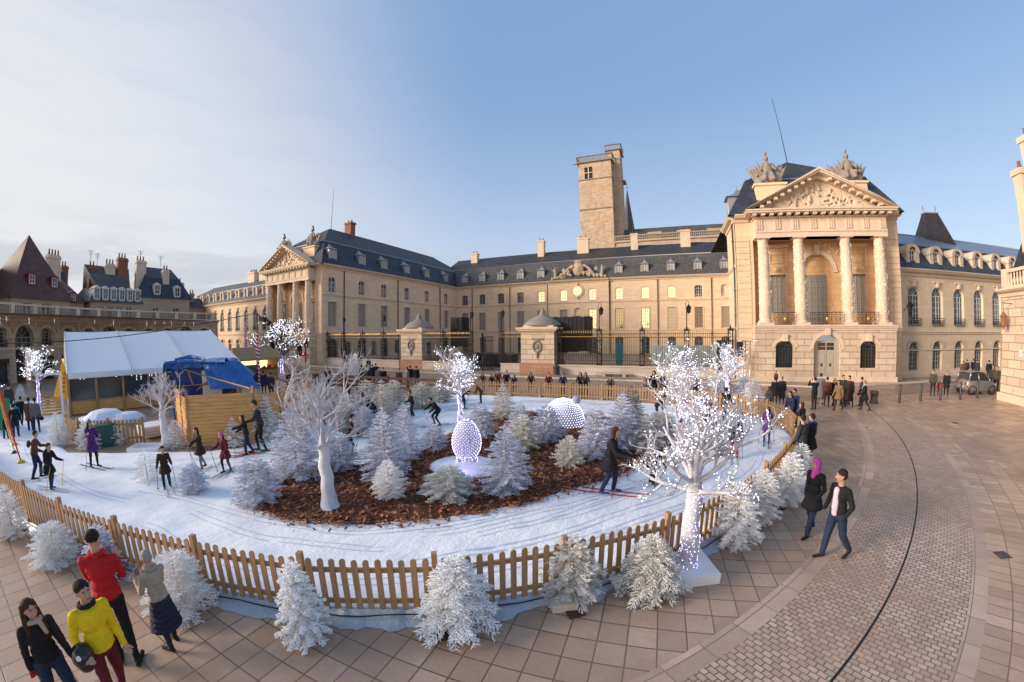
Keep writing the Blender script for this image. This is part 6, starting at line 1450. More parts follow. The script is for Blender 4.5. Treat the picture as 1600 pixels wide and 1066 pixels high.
# ------------------------------------------------------------------ flocked firs
def flock_mat(name, white, needle, cover):
    m = mat(name, white, .8); t = NT(m); co = t.coord('obj'); n = t.noise(co, 9, 4, .7); n2 = t.noise(co, 55, 3, .7)
    ge = t.new('ShaderNodeNewGeometry'); se = t.new('ShaderNodeSeparateXYZ'); t.link(ge.outputs['Normal'], se.inputs[0])
    a = t.new('ShaderNodeMath', operation='MULTIPLY_ADD'); t.link(se.outputs[2], a.inputs[0]); a.inputs[1].default_value = .16; t.link(n, a.inputs[2])
    b = t.new('ShaderNodeMath', operation='MULTIPLY_ADD'); t.link(n2, b.inputs[0]); b.inputs[1].default_value = .25; t.link(a.outputs[0], b.inputs[2])
    t.color(t.mix(t.mr(b.outputs[0], cover-.12, cover+.12), needle, white)); t.b.inputs['Subsurface Weight'].default_value = 0
    return m
M['fir_white'] = flock_mat('white_flocked_needles', (.90, .90, .89), (.18, .21, .19), .40)
M['fir_cream'] = flock_mat('cream_flocked_needles', (.76, .74, .68), (.12, .13, .09), .49)
M['fir_lav'] = flock_mat('lavender_flocked_needles', (.80, .82, .93), (.06, .075, .12), .55)
M['fir_bluewhite'] = flock_mat('blue_white_flocked_needles', (.76, .80, .90), (.12, .15, .18), .50)
M['fir_grey'] = flock_mat('grey_flocked_needles', (.60, .60, .62), (.10, .11, .11), .54)
M['fir_dark'] = flock_mat('sparsely_flocked_needles', (.42, .44, .44), (.035, .05, .05), .62)
M['flocked_bark'] = mat('flocked_bark', (.50, .47, .43), .9)
FV = {  # height 1, radius .5 unit trees: levels, branches per level, droop, twig length, fatness, density, top spike
 'broad': dict(lv=13, nb=9, droop=.20, tw=.15, fat=0.00663, dens=11, lo=.05, prof=lambda u: (1-u)**.58*(.72+.42*min(1, u*5))*1.02, up=.25),
 'wide': dict(lv=13, nb=10, droop=.34, tw=.16, fat=0.00819, dens=10, lo=.09, prof=lambda u: (1-u)**.85*(.72+.48*min(1, u*6)), up=.2),
 'tall': dict(lv=17, nb=9, droop=.16, tw=.13, fat=0.00562, dens=11, lo=.04, prof=lambda u: (1-u)**.8*(.8+.4*min(1, u*6)), up=.3),
 'thin': dict(lv=15, nb=7, droop=.10, tw=.17, fat=0.00702, dens=9, lo=.06, prof=lambda u: (1-u)**.6*(.7+.4*min(1, u*4)), up=.4),
 'lumpy': dict(lv=14, nb=9, droop=.30, tw=.13, fat=0.01482, dens=9, lo=.05, prof=lambda u: (1-u)**.6*(.75+.35*min(1, u*5)), up=.1),
 'small': dict(lv=11, nb=9, droop=.12, tw=.17, fat=0.007025, dens=10, lo=.06, prof=lambda u: (1-u)**.62*(.75+.4*min(1, u*5)), up=.35),
 'sparse': dict(lv=10, nb=6, droop=.22, tw=.15, fat=0.007025, dens=8, lo=.08, prof=lambda u: (1-u)**.9*(.75+.4*min(1, u*5)), up=.25),
}
def fir_mesh(kind, seed, asp):
    """crown of a unit fir: whorls of drooping boughs carrying pairs of flocked twigs; asp = height/width"""
    p = FV[kind]; R_ = random.Random(seed); V = []; Fc = []
    def spindle(a, d, L, r):
        d = d.normalized(); q = Vector((0, 0, 1)) if abs(d.z) < .9 else Vector((1, 0, 0)); u = d.cross(q).normalized(); w = d.cross(u); i = len(V)
        V.append(a)
        for f, rr in ((.22, r), (.75, r*.9)):
            c = a+d*(L*f)
            for k in range(3):
                an = 2*math.pi*k/3+f*2; V.append(c+(u*math.cos(an)+w*math.sin(an))*rr*R_.uniform(.75, 1.2))
        V.append(a+d*L)
        for k in range(3):
            l = (k+1) % 3; Fc.extend([(i, i+1+l, i+1+k), (i+1+k, i+1+l, i+4+l, i+4+k), (i+4+k, i+4+l, i+7)])
    H = 1.0*asp
    for l in range(p['lv']):
        u = (l+R_.uniform(-.2, .2))/p['lv']; u = max(0, min(.97, u)); z = (p['lo']+(1-p['lo'])*u)*H*.96; Rm = .5*p['prof'](u)
        nb = p['nb'] if u < .8 else max(4, p['nb']-3)
        for b in range(nb):
            az = 2*math.pi*(b+R_.uniform(-.35, .35))/nb+l*.9; L = Rm*R_.uniform(.78, 1.12); out = Vector((math.cos(az), math.sin(az), 0))
            dr = p['droop']*(1-u)*R_.uniform(.6, 1.3); rise = p['up']*(.35+u)
            pt = lambda q: Vector((0, 0, z))+out*(L*q)+Vector((0, 0, L*(rise*q-dr*1.6*q*q+dr*.5*q**3)))
            n = max(3, int(p['dens']*(L/.42)**.7)); prev = pt(0)
            for k in range(1, n+1):
                q = (k/n)**.85; c = pt(q); t_ = (pt(min(1, q+.05))-pt(q-.05)).normalized(); side = t_.cross(Vector((0, 0, 1))).normalized()
                if k > 1: spindle(prev, c-prev, (c-prev).length*1.15, p['fat']*.8)
                prev = c
                if q < .18: continue
                tl = p['tw']*(1.15-q*.6)*(.5+.5*L/.5)*R_.uniform(.75, 1.2)
                for sg in (-1, 1):
                    d = (t_*R_.uniform(.45, .85)+side*sg*R_.uniform(.6, .95)+Vector((0, 0, R_.uniform(-.28, .22))))
                    spindle(c, d, tl, p['fat'])
                    for e in range(4):   # finer side twigs
                        cc = c+d.normalized()*tl*R_.uniform(.25, .75); d2 = d.normalized()+side*sg*R_.uniform(-.7, .5)+t_*R_.uniform(0, .8)+Vector((0, 0, R_.uniform(-.5, .5)))
                        spindle(cc, d2, tl*R_.uniform(.35, .6), p['fat']*.75)
                if R_.random() < .6: spindle(c, t_+Vector((0, 0, R_.uniform(.3, 1.))), tl*.6, p['fat']*.8)
            spindle(pt(1), pt(1)-pt(.9), p['tw']*.45, p['fat'])
    spindle(Vector((0, 0, H*.90)), Vector((.02, .01, 1)), H*.10, .010)
    for k in range(5): an = k*1.256; spindle(Vector((0, 0, H*(.93))), Vector((math.cos(an), math.sin(an), 1.1)), .07, .008)
    me = bpy.data.meshes.new('crown'); me.from_pydata([tuple(v) for v in V], [], Fc); me.update(); me.materials.append(M['fir_white']); return me
TREES = [
(-11.88,-0.24,1.33,0.85,'thin','white',0,'tall slender white-flocked fir leaning on the fence at its left end'),
(-12.27,-0.51,1.09,0.69,'thin','white',0,'white-flocked fir cut by the left edge of the picture'),
(-9.96,0.43,0.91,1.06,'broad','white',0,'low broad white fir outside the fence left of the man in red'),
(-8.61,1.16,1.12,0.80,'lumpy','bluewhite',0,'white fir between the fence and the pair looking at a phone'),
(-6.60,1.82,1.11,1.11,'broad','white',0,'bushy white fir by the fence right of the grey-haired lady'),
(-4.45,2.76,1.40,0.76,'lumpy','white',0,'dense lumpy white fir, nearest to the brown base plate'),
(-2.77,4.20,1.25,1.22,'wide','white',0,'widest white fir with long drooping lower branches outside the fence'),
(-1.36,5.49,1.20,1.02,'broad','cream',0,'white fir standing on a pale stone block by the fence'),
(-0.14,6.02,1.12,1.21,'wide','cream',0,'spreading white fir next to the white box of the big lit tree'),
(1.44,7.93,1.37,1.05,'broad','white',0,'round white fir right of the big lit tree trunk'),
(2.17,9.09,1.33,0.91,'broad','white',0,'white fir second in the row along the right fence'),
(3.04,10.12,1.44,0.94,'broad','white',0,'white fir third in the row, just left of the pink headscarf'),
(4.02,12.17,1.09,0.85,'thin','white',0,'white fir last in the row, by the two fence onlookers'),
(-9.24,4.97,1.27,1.25,'broad','lav',1,'lavender-white fir at the left tip of the bark island'),
(-9.95,6.77,2.23,1.66,'tall','lav',1,'big blue-grey fir behind the bare white tree'),
(-9.37,7.93,1.22,1.19,'broad','lav',1,'blue-grey fir right of the bare white trunk'),
(-7.55,8.12,2.09,1.51,'tall','lav',1,'large dark blue-grey fir in the middle of the bark island'),
(-8.18,9.63,1.94,1.26,'tall','lav',1,'lavender fir standing just behind the large blue-grey fir'),
(-6.58,7.13,1.00,0.89,'small','white',1,'small bright white fir in front of the large blue-grey fir'),
(-5.26,7.80,0.87,1.32,'broad','cream',1,'cream-grey bushy fir in front of the glowing egg figure'),
(-4.03,8.81,1.86,1.39,'tall','lav',1,'blue-white pointed fir at the front right of the bark island'),
(-3.06,11.33,0.99,0.94,'small','cream',1,'small round cream-white fir alone on the bark'),
(-8.06,11.14,0.94,1.07,'small','lav',1,'small rounded lavender fir left of the glowing egg figure'),
(-7.18,13.22,1.40,1.22,'broad','lav',1,'lavender fir just behind the glowing egg figure'),
(-7.77,16.50,1.78,1.29,'tall','cream',1,'slender cream fir at the back left of the bark island'),
(-5.06,12.39,1.32,1.24,'broad','cream',1,'cream-white fir between the egg figure and the dome'),
(-6.19,14.86,1.23,1.19,'tall','lav',1,'pale fir behind the cream-white one beside the dome'),
(-4.62,13.75,1.43,1.38,'broad','lav',1,'lavender fir directly in front of the dome'),
(-2.46,12.44,1.75,1.22,'broad','lav',1,'lavender fir right of the dome'),
(-1.74,13.48,2.14,1.61,'tall','lav',1,'tall pale fir beside the skier with blue boots'),
(-1.75,17.02,1.89,1.39,'tall','dark',1,'darker grey-green fir at the back right of the island'),
(-0.83,13.33,1.35,1.36,'broad','grey',1,'grey-white fir behind the stooping skier in black cap'),
(-0.43,15.53,1.16,1.46,'broad','grey',1,'grey-white fir left of the second lit tree'),
(-21.08,1.96,1.46,1.07,'tall','white',0,'white fir left of the low picket gate near the marquee'),
(-19.63,2.99,1.19,1.07,'broad','white',0,'white fir behind the skier in purple'),
(-19.56,4.20,1.29,1.02,'broad','white',0,'white fir right of the green box by the marquee'),
(-16.97,5.72,1.15,0.92,'small','white',0,'white fir at the corner of the wooden panels'),
(-13.38,3.52,1.02,1.00,'sparse','white',1,'sparse little fir on the snow left of the boy skier'),
(-11.40,4.18,0.86,0.84,'small','bluewhite',1,'little frosted fir on the snow right of the boy skier'),
(-14.95,7.34,1.18,0.90,'sparse','white',1,'white fir against the wooden panels behind the maroon child'),
(-14.71,8.61,1.84,1.29,'tall','white',1,'white fir right of the tall man in beanie'),
(-15.20,12.59,1.77,1.81,'broad','cream',1,'cream fir leftmost in the thicket behind the track'),
(-13.06,11.79,1.72,1.51,'broad','cream',1,'cream fir behind the bare white tree crown'),
(-14.90,14.74,1.88,1.68,'broad','cream',1,'cream fir behind the head of the bending skier'),
(-12.01,12.93,2.28,1.50,'tall','cream',1,'tallest cream fir in the thicket behind the track'),
(-14.09,16.06,1.78,1.52,'broad','cream',1,'cream fir left of the boy in black jacket and jeans'),
(-13.34,17.53,1.51,1.78,'broad','cream',1,'cream fir right of the boy in black jacket and jeans'),
(-13.57,19.56,1.10,1.69,'broad','cream',1,'cream fir last in the thicket before the lit tree'),
(-10.01,10.58,1.67,1.02,'sparse','cream',1,'thin bare-tipped fir in front of the thicket'),
(-11.87,11.49,1.25,1.38,'broad','bluewhite',1,'bluish fir low at the foot of the thicket'),
(5.01,25.25,1.50,1.26,'small','white',0,'little white fir at the foot of the metal truss'),
(4.69,27.12,1.50,1.36,'broad','lav',0,'lavender fir behind the metal truss'),
(3.14,26.86,1.37,1.25,'broad','lav',0,'lavender fir left of the loudspeaker tower'),
(-30.54,28.41,2.17,1.20,'small','white',0,'small distant white fir in front of the railings wall'),
(-38.76,1.26,1.25,0.81,'small','white',0,'small white fir among the visitors at the rink entrance'),
(-78.44,1.89,2.17,1.27,'small','lav',0,'distant bluish fir in front of the arcade'),
]
FM = {}
tk = bpy.data.meshes.new('trunk'); _t = MB(); _t.tube([(0, 0, -.01), (0, 0, .3), (0, 0, .95)], [.028, .02, .004], 6); tk.from_pydata(_t.v, [], _t.f); tk.materials.append(M['flocked_bark'])
R_ = random.Random(99)
for i, (x, y, h, w, kind, tint, sn, lab) in enumerate(TREES):
    asp = {'broad': 1.15, 'wide': 1.05, 'tall': 1.5, 'thin': 1.9, 'lumpy': 1.6, 'small': 1.1, 'sparse': 1.25}[kind]
    key = (kind, i % 2 if kind in ('broad', 'tall') else 0)
    if key not in FM: FM[key] = fir_mesh(kind, 10+len(FM), asp)
    z = .10 if sn else 0.
    if sn and inside((x, y), IS): z = .17
    e = empty('fir_tree', (x, y, z-.02), lab, 'fir tree', 'white-sprayed fir trees', rz=R_.uniform(0, 6.28))
    w *= 1.04; e.scale = (w, w, h/asp)
    e.rotation_euler = (R_.uniform(-.05, .05), R_.uniform(-.05, .05), R_.uniform(0, 6.28))
    c = bpy.data.objects.new('crown', FM[key]); col.objects.link(c); c.parent = e
    c.material_slots[0].link = 'OBJECT'; c.material_slots[0].material = M['fir_'+tint]
    t_ = bpy.data.objects.new('trunk', tk); col.objects.link(t_); t_.parent = e; t_.scale = (1, 1, asp)

# ------------------------------------------------------------------ lit and bare white trees
M['white_bark'] = mat('white_flocked_bark', (.66, .66, .72), .85); t = NT(M['white_bark']); _n = t.noise(t.coord('pos'), 40, 4, .8); t.color(t.mix(t.mr(_n, .35, .7), (.52, .52, .60), (.90, .90, .93))); t.bump(_n, 1., .03)
M['dark_bark'] = mat('dark_bark', (.05, .04, .035), .9)
def art_tree(x, y, z0, H, zt, crown_r, trunk_r, label, seed, lit=True, lean=(0, 0), dens=1., trunk_led=True, thin=1., flat=False, bark='white_bark', bulb=.012, cat='lit tree', nled=700):
    R_ = random.Random(seed); B = empty('white_tree' if bark == 'white_bark' else 'street_tree', (x, y, z0), label, cat)
    tr = MB(); top = Vector((x+lean[0], y+lean[1], z0+zt)); base = Vector((x, y, z0))
    n = 12; ts = [base.lerp(top, k/n)+Vector((.02*math.sin(k*1.1+seed), .02*math.cos(k*1.7+seed), 0)) for k in range(n+1)]
    tr.tube(ts, [trunk_r*(1.35-.35*min(1, k/3))*(1-.28*k/n) for k in range(n+1)], 12)
    tr.build('trunk', bark, B)
    br = MB(); tips = []
    def grow(p, d, L, r, lv):
        segs = 4; pts = [p]; q = d.normalized()
        for k in range(segs):
            q = (q+Vector((R_.uniform(-.11, .11), R_.uniform(-.11, .11), R_.uniform(-.04, .13)))).normalized(); pts.append(pts[-1]+q*L/segs)
        br.tube(pts, [r*(1-.55*k/segs) for k in range(segs+1)], 5 if lv < 2 else 3, cap=False)
        if lv >= 1:
            m_ = int((14 if lv > 1 else 8)*dens)
            for _ in range(m_): k = R_.random()*segs; i0 = min(segs-1, int(k)); tips.append(pts[i0].lerp(pts[i0+1], k-i0)+Vector([R_.gauss(0, .008) for _ in range(3)]))
        if lv >= 3: return
        kids = (4, 5, 4)[lv]
        for _ in range(int(round(kids*dens)) if lv else kids):
            k = R_.uniform(.35 if lv else .3, 1)*segs; i0 = min(segs-1, int(k)); s = pts[i0].lerp(pts[i0+1], k-i0)
            a = Vector((R_.gauss(0, 1), R_.gauss(0, 1), R_.gauss(0, .7))); dd = (q*.9+a.normalized()*.95+Vector((0, 0, .15))).normalized()
            grow(s, dd, L*R_.uniform(.42, .62), r*.5, lv+1)
    nm = int(7*dens+2)
    hc_ = H-zt
    for k in range(nm):
        u = k/max(1, nm-1); az = k*2.4+seed; s = ts[-1] if k > 2 else ts[-2]
        el = (.15+1.15*u) if not flat else (.05+1.0*u)
        L = (crown_r*.72/max(.35, math.cos(min(el, 1.2)))); L = min(L, hc_*.62/max(.25, math.sin(el)))
        d = Vector((math.cos(az)*math.cos(el), math.sin(az)*math.cos(el), math.sin(el)))
        grow(s, d, L, trunk_r*.30*thin, 0)
    # leader with side shoots
    pts = [ts[-1]]; 
    for k in range(6): pts.append(pts[-1]+Vector((R_.uniform(-.06, .06), R_.uniform(-.06, .06), 1))*(hc_*.15))
    br.tube(pts, [trunk_r*.55*(1-.13*k) for k in range(7)], 6)
    for k in range(1, 6):
        for j in range(3): az = R_.uniform(0, 6.28); grow(pts[k], Vector((math.cos(az), math.sin(az), .7)), crown_r*(.55-.07*k), trunk_r*.22*thin, 1)
    br.build('crown', bark, B)
    if lit:
        R_.shuffle(tips); tips = tips[:nled]; lm = MB(); bulbs(lm, tips, bulb); lm.build('light_string', 'led', B, kind='stuff')
        if trunk_led:
            lp = []
            for _ in range(int(230*dens)):
                u = R_.random(); a = R_.uniform(0, 6.28); i0 = min(n-1, int(u*n)); c = ts[i0].lerp(ts[i0+1], u*n-i0); r = trunk_r*(1.35-.35*min(1, u*n/3))*(1-.28*u)+.006
                lp.append(c+Vector((math.cos(a)*r, math.sin(a)*r, 0)))
            l2 = MB(); bulbs(l2, lp, bulb*.9); l2.build('trunk_lights', 'led_violet', B, kind='stuff')
    return B
art_tree(.46, 6.62, .02, 3.5, 1.75, 1.12, .175, 'big glowing white tree in a white box at the front right fence', 3, dens=1.25, bulb=.0085, nled=1150)
art_tree(-7.45, 12.1, .1, 3.75, 2.1, .95, .11, 'tall lit white tree behind the glowing egg figure', 5, dens=1.25, bulb=.0115, nled=550)
art_tree(.35, 15.8, .1, 3.75, 1.5, 1.35, .12, 'lit white tree standing right behind the big glowing tree', 8, dens=1.25, bulb=.013, nled=600)
art_tree(3.15, 23.3, 0, 3.9, 1.6, 1.15, .13, 'lit white tree beside the truss tower at the rear fence', 12, dens=1.2, bulb=.014, nled=500)
art_tree(-33.6, 2.2, 0, 3.9, 1.9, 1.25, .1, 'glowing white tree among visitors left of the marquee', 15, dens=1.1, bulb=.018, nled=400)
art_tree(-31.5, -.9, 0, 2.9, 1.3, .95, .1, 'glowing white tree cut by the left edge of the picture', 17, dens=1.1, bulb=.018, nled=300)
art_tree(-7.42, 5.85, .14, 3.4, 1.6, 1.45, .18, 'bare white tree with unlit flocked branches at the front of the bark island', 21, lit=False, lean=(-.12, .05), dens=1.15, thin=.7, cat='white tree')
art_tree(-17.25, 5.45, .02, 3.1, 1.55, 1.2, .165, 'small bare white tree between low fence and wooden enclosure', 25, lit=False, lean=(-.1, 0), dens=.95, thin=.62, cat='white tree')
art_tree(-39.4, 25.6, 0, 6.5, 2.1, 3.6, .16, 'real street tree wrapped in tiny white lights before the left portico', 31, dens=1.25, bulb=.028, nled=900, bark='dark_bark', trunk_led=True, cat='tree')
mb = MB(); f = line_frame((.52, 6.62), (.93, .37)); mb.box(-.42, .42, -.5, .38, .003, .2, F=f); mb.box(-.40, .40, -.48, .36, .2, .205, F=f)
tag(mb.build('tree_box', 'white_paint', origin=(.5, 6.6, 0)), 'shallow white box holding the foot of the big glowing tree', 'box')

# ------------------------------------------------------------------ light figures
M['light_skin'] = mat('white_light_mesh', (.26, .25, .34), .8); _b = M['light_skin'].node_tree.nodes['Principled BSDF']; _b.inputs['Emission Color'].default_value = (.70, .66, 1, 1); _b.inputs['Emission Strength'].default_value = .04
def egg(x, y, z):
    B = empty('light_figure', (x, y, z), 'glowing egg-shaped figure on two short legs covered with violet-white lights', 'light figure'); H = 1.38
    prof = [(.10, .22), (.34, .27), (.42, .42), (.46, .62), (.45, .82), (.38, 1.05), (.27, 1.25), (.14, 1.38), (.01, 1.42)]
    mb = MB(); mb.lathe((x, y, z), prof, 18); mb.build('body', 'light_skin', B); R_ = random.Random(1); pts = []
    for k in range(22):
        for j in range(24):
            a = 2*math.pi*(k+.5*(j % 2))/22+R_.uniform(-.04, .04); zz = .25+1.15*j/23; r = np.interp(zz, [q[1] for q in prof], [q[0] for q in prof])+.012; pts.append((x+math.cos(a)*r, y+math.sin(a)*r, z+zz+R_.uniform(-.012, .012)))
    for sx_ in (-1, 1):
        lg = MB(); cx, cy = x+.2*sx_*.93, y+.2*sx_*.37; lg.lathe((cx, cy, z), [(.12, 0), (.13, .15), (.12, .32)], 10); lg.build('leg', 'light_skin', B)
        for _ in range(50): a = R_.uniform(0, 6.28); pts.append((cx+math.cos(a)*.14, cy+math.sin(a)*.14, z+R_.uniform(.02, .3)))
    lm = MB(); bulbs(lm, pts, .0115); lm.build('light_string', 'led_egg', B, kind='stuff')
    ld = bpy.data.lights.new('figure_glow', 'POINT'); ld.energy = 4; ld.color = (.55, .42, 1); ld.shadow_soft_size = .3; lo = bpy.data.objects.new('figure_glow', ld); col.objects.link(lo); lo.location = (x+.35, y-.95, z+.28)
egg(-6.1, 10.25, .2)
mb = MB(); n = 32; mb.lathe((-6.0, 9.95, .15), [(1.05, 0), (1.1, .03), (1.0, .07), (.01, .09)], n, sx=1.05, sy=.95); tag(mb.build('snow_disc', 'snow_plain', origin=(-6, 9.9, .15)), 'round white snowy platform under the glowing egg figure', 'platform')
x, y, z = -4.75, 16.6, .15; R0 = .98
B = empty('light_dome', (x, y, z), 'big glowing white dome of lights at the back of the bark island', 'light figure')
mb = MB(); mb.lathe((x, y, z), [(R0*math.cos(a), R0*math.sin(a)*1.18) for a in np.linspace(0, math.pi/2-.01, 12)], 28); mb.build('dome', 'light_skin', B); pts = []
for k in range(46):
    for j in range(18):
        a = 2*math.pi*(k+.5*(j % 2))/46; e = math.pi/2*(j+.5)/18
        if j > 12 and k % 2: continue
        pts.append((x+math.cos(a)*math.cos(e)*(R0+.012), y+math.sin(a)*math.cos(e)*(R0+.012), z+math.sin(e)*(R0+.012)*1.18))
lm = MB(); bulbs(lm, pts, .014); lm.build('light_string', 'led', B, kind='stuff')
mb = MB(); mb.ball((x+.58, y+.1, z+1.12), .2, 12); mb.build('ball', 'light_skin', B)

# ------------------------------------------------------------------ people
COL = dict(black=(.012, .012, .014), charcoal=(.035, .036, .042), darkbrown=(.040, .020, .014), brown=(.11, .052, .03), camel=(.23, .13, .07), beige=(.36, .31, .25), grey=(.14, .14, .15), greyj=(.17, .18, .20),
  red=(.42, .012, .02), maroon=(.12, .012, .022), yellow=(.80, .56, .01), purple=(.085, .022, .15), purpled=(.05, .012, .07), jeans=(.017, .030, .062), navy=(.018, .028, .075), olive=(.06, .055, .032), teal=(.02, .22, .22), skirtnavy=(.02, .022, .04),
  greypink=(.30, .20, .24), pink=(.55, .12, .32), greyblue=(.13, .18, .26), skyblue=(.25, .50, .65), whitepink=(.72, .55, .66), blue=(.01, .07, .22), green=(.01, .14, .08), skin=(.52, .30, .21), shoe=(.02, .018, .016), white=(.7, .7, .7),
  darkhair=(.022, .014, .010), brownlong=(.055, .022, .014), blond=(.26, .16, .08), grey_h=(.30, .29, .28), red_h=(.25, .06, .02), pinkhijab=(.55, .07, .36))
def cloth(n):
    k = 'cloth_'+n
    if k not in M:
        c = COL[n]; m = mat(k, c, .55 if n == 'skin' else .8, 0, .3); t = NT(m); v = Vector(c)
        if n != 'skin':
            nn = t.noise(t.coord('obj'), 9, 4, .6); t.color(t.mix(t.mr(nn, .3, .7, 0, 1), tuple(v*.85), tuple(v*1.12))); t.bump(nn, .6, .03)
        else: t.b.inputs['Subsurface Weight'].default_value = .1; t.b.inputs['Subsurface Radius'].default_value = (.02, .008, .004)
        M[k] = m
    return M[k]
class Body:
    def __init__(s): s.p = []
    def cap(s, a, ra, b, rb, tag_): s.p.append(('c', Vector(a), ra, Vector(b), rb, tag_, None))
    def ell(s, c, r, tag_, rot=None): s.p.append(('e', Vector(c), Vector(r), None, None, tag_, rot or Matrix.Identity(3)))
    def mesh(s, mb, only=None):
        for k, a, ra, b, rb, tg, rot in s.p:
            if k == 'c':
                n = 10; d = b-a; L = d.length; d = d/L if L > 1e-6 else Vector((0, 0, 1)); q = Vector((0, 0, 1)) if abs(d.z) < .9 else Vector((1, 0, 0)); u = d.cross(q).normalized(); w = d.cross(u); rows = []
                for t_ in (-90, -60, -30, 0): rows.append((a+d*ra*math.sin(rad(t_)), ra*math.cos(rad(t_))+1e-4))
                for t_ in (0, 30, 60, 90): rows.append((b+d*rb*math.sin(rad(t_)), rb*math.cos(rad(t_))+1e-4))
                mb.grid([[c+(u*math.cos(2*math.pi*i/n)+w*math.sin(2*math.pi*i/n))*r for i in range(n)] for c, r in rows], close=True)
            else:
                n = 14; rows = []
                for j in range(9):
                    e = -math.pi/2+math.pi*j/8; rows.append([a+rot@Vector((ra.x*math.cos(e)*math.cos(2*math.pi*i/n), ra.y*math.cos(e)*math.sin(2*math.pi*i/n), ra.z*math.sin(e)+1e-5)) for i in range(n)])
                rows[0] = [r.lerp(a+rot@Vector((0, 0, -ra.z)), .98) for r in rows[0]]; mb.grid(rows, close=True)
    def classify(s, P):
        best = np.full(len(P), 1e9); out = np.zeros(len(P), dtype=np.int32)
        for k, a, ra, b, rb, tg, rot in s.p:
            if k == 'c':
                A = np.array(a); D = np.array(b)-A; L2 = max(1e-9, D@D); t_ = np.clip(((P-A)@D)/L2, 0, 1); d = np.linalg.norm(P-(A+t_[:, None]*D), axis=1)-(ra+(rb-ra)*t_)
            else:
                q = (P-np.array(a))@np.array(rot); R3 = np.array(ra); l = np.linalg.norm(q/R3, axis=1); d = (l-1)*R3.min()*(.6+.4*R3.max()/R3.min())
            m_ = d < best; best[m_] = d[m_]; out[m_] = tg
        return out
PEND = []
def rotY(a): return Matrix.Rotation(a, 3, 'Y')
LEGS = dict(walkpocket=((15, 5), (-13, 17)), stand=((3, 3), (-2, 2)), walk=((15, 5), (-13, 17)), ski=((22, 30), (2, 22)), polesup=((8, 10), (4, 12)), reach=((14, 16), (-10, 14)), bend=((10, 14), (2, 10)), crouch=((50, 70), (30, 60)), phone=((5, 4), (-4, 3)), phoneup=((4, 3), (-4, 3)), lean=((2, 3), (-6, 4)), pocket=((11, 4), (-13, 22)), helmet=((9, 4), (-10, 14)))
LEAN = dict(walkpocket=3, stand=1, walk=4, ski=12, polesup=2, reach=8, bend=42, crouch=40, phone=3, phoneup=-2, lean=14, pocket=3, helmet=3)
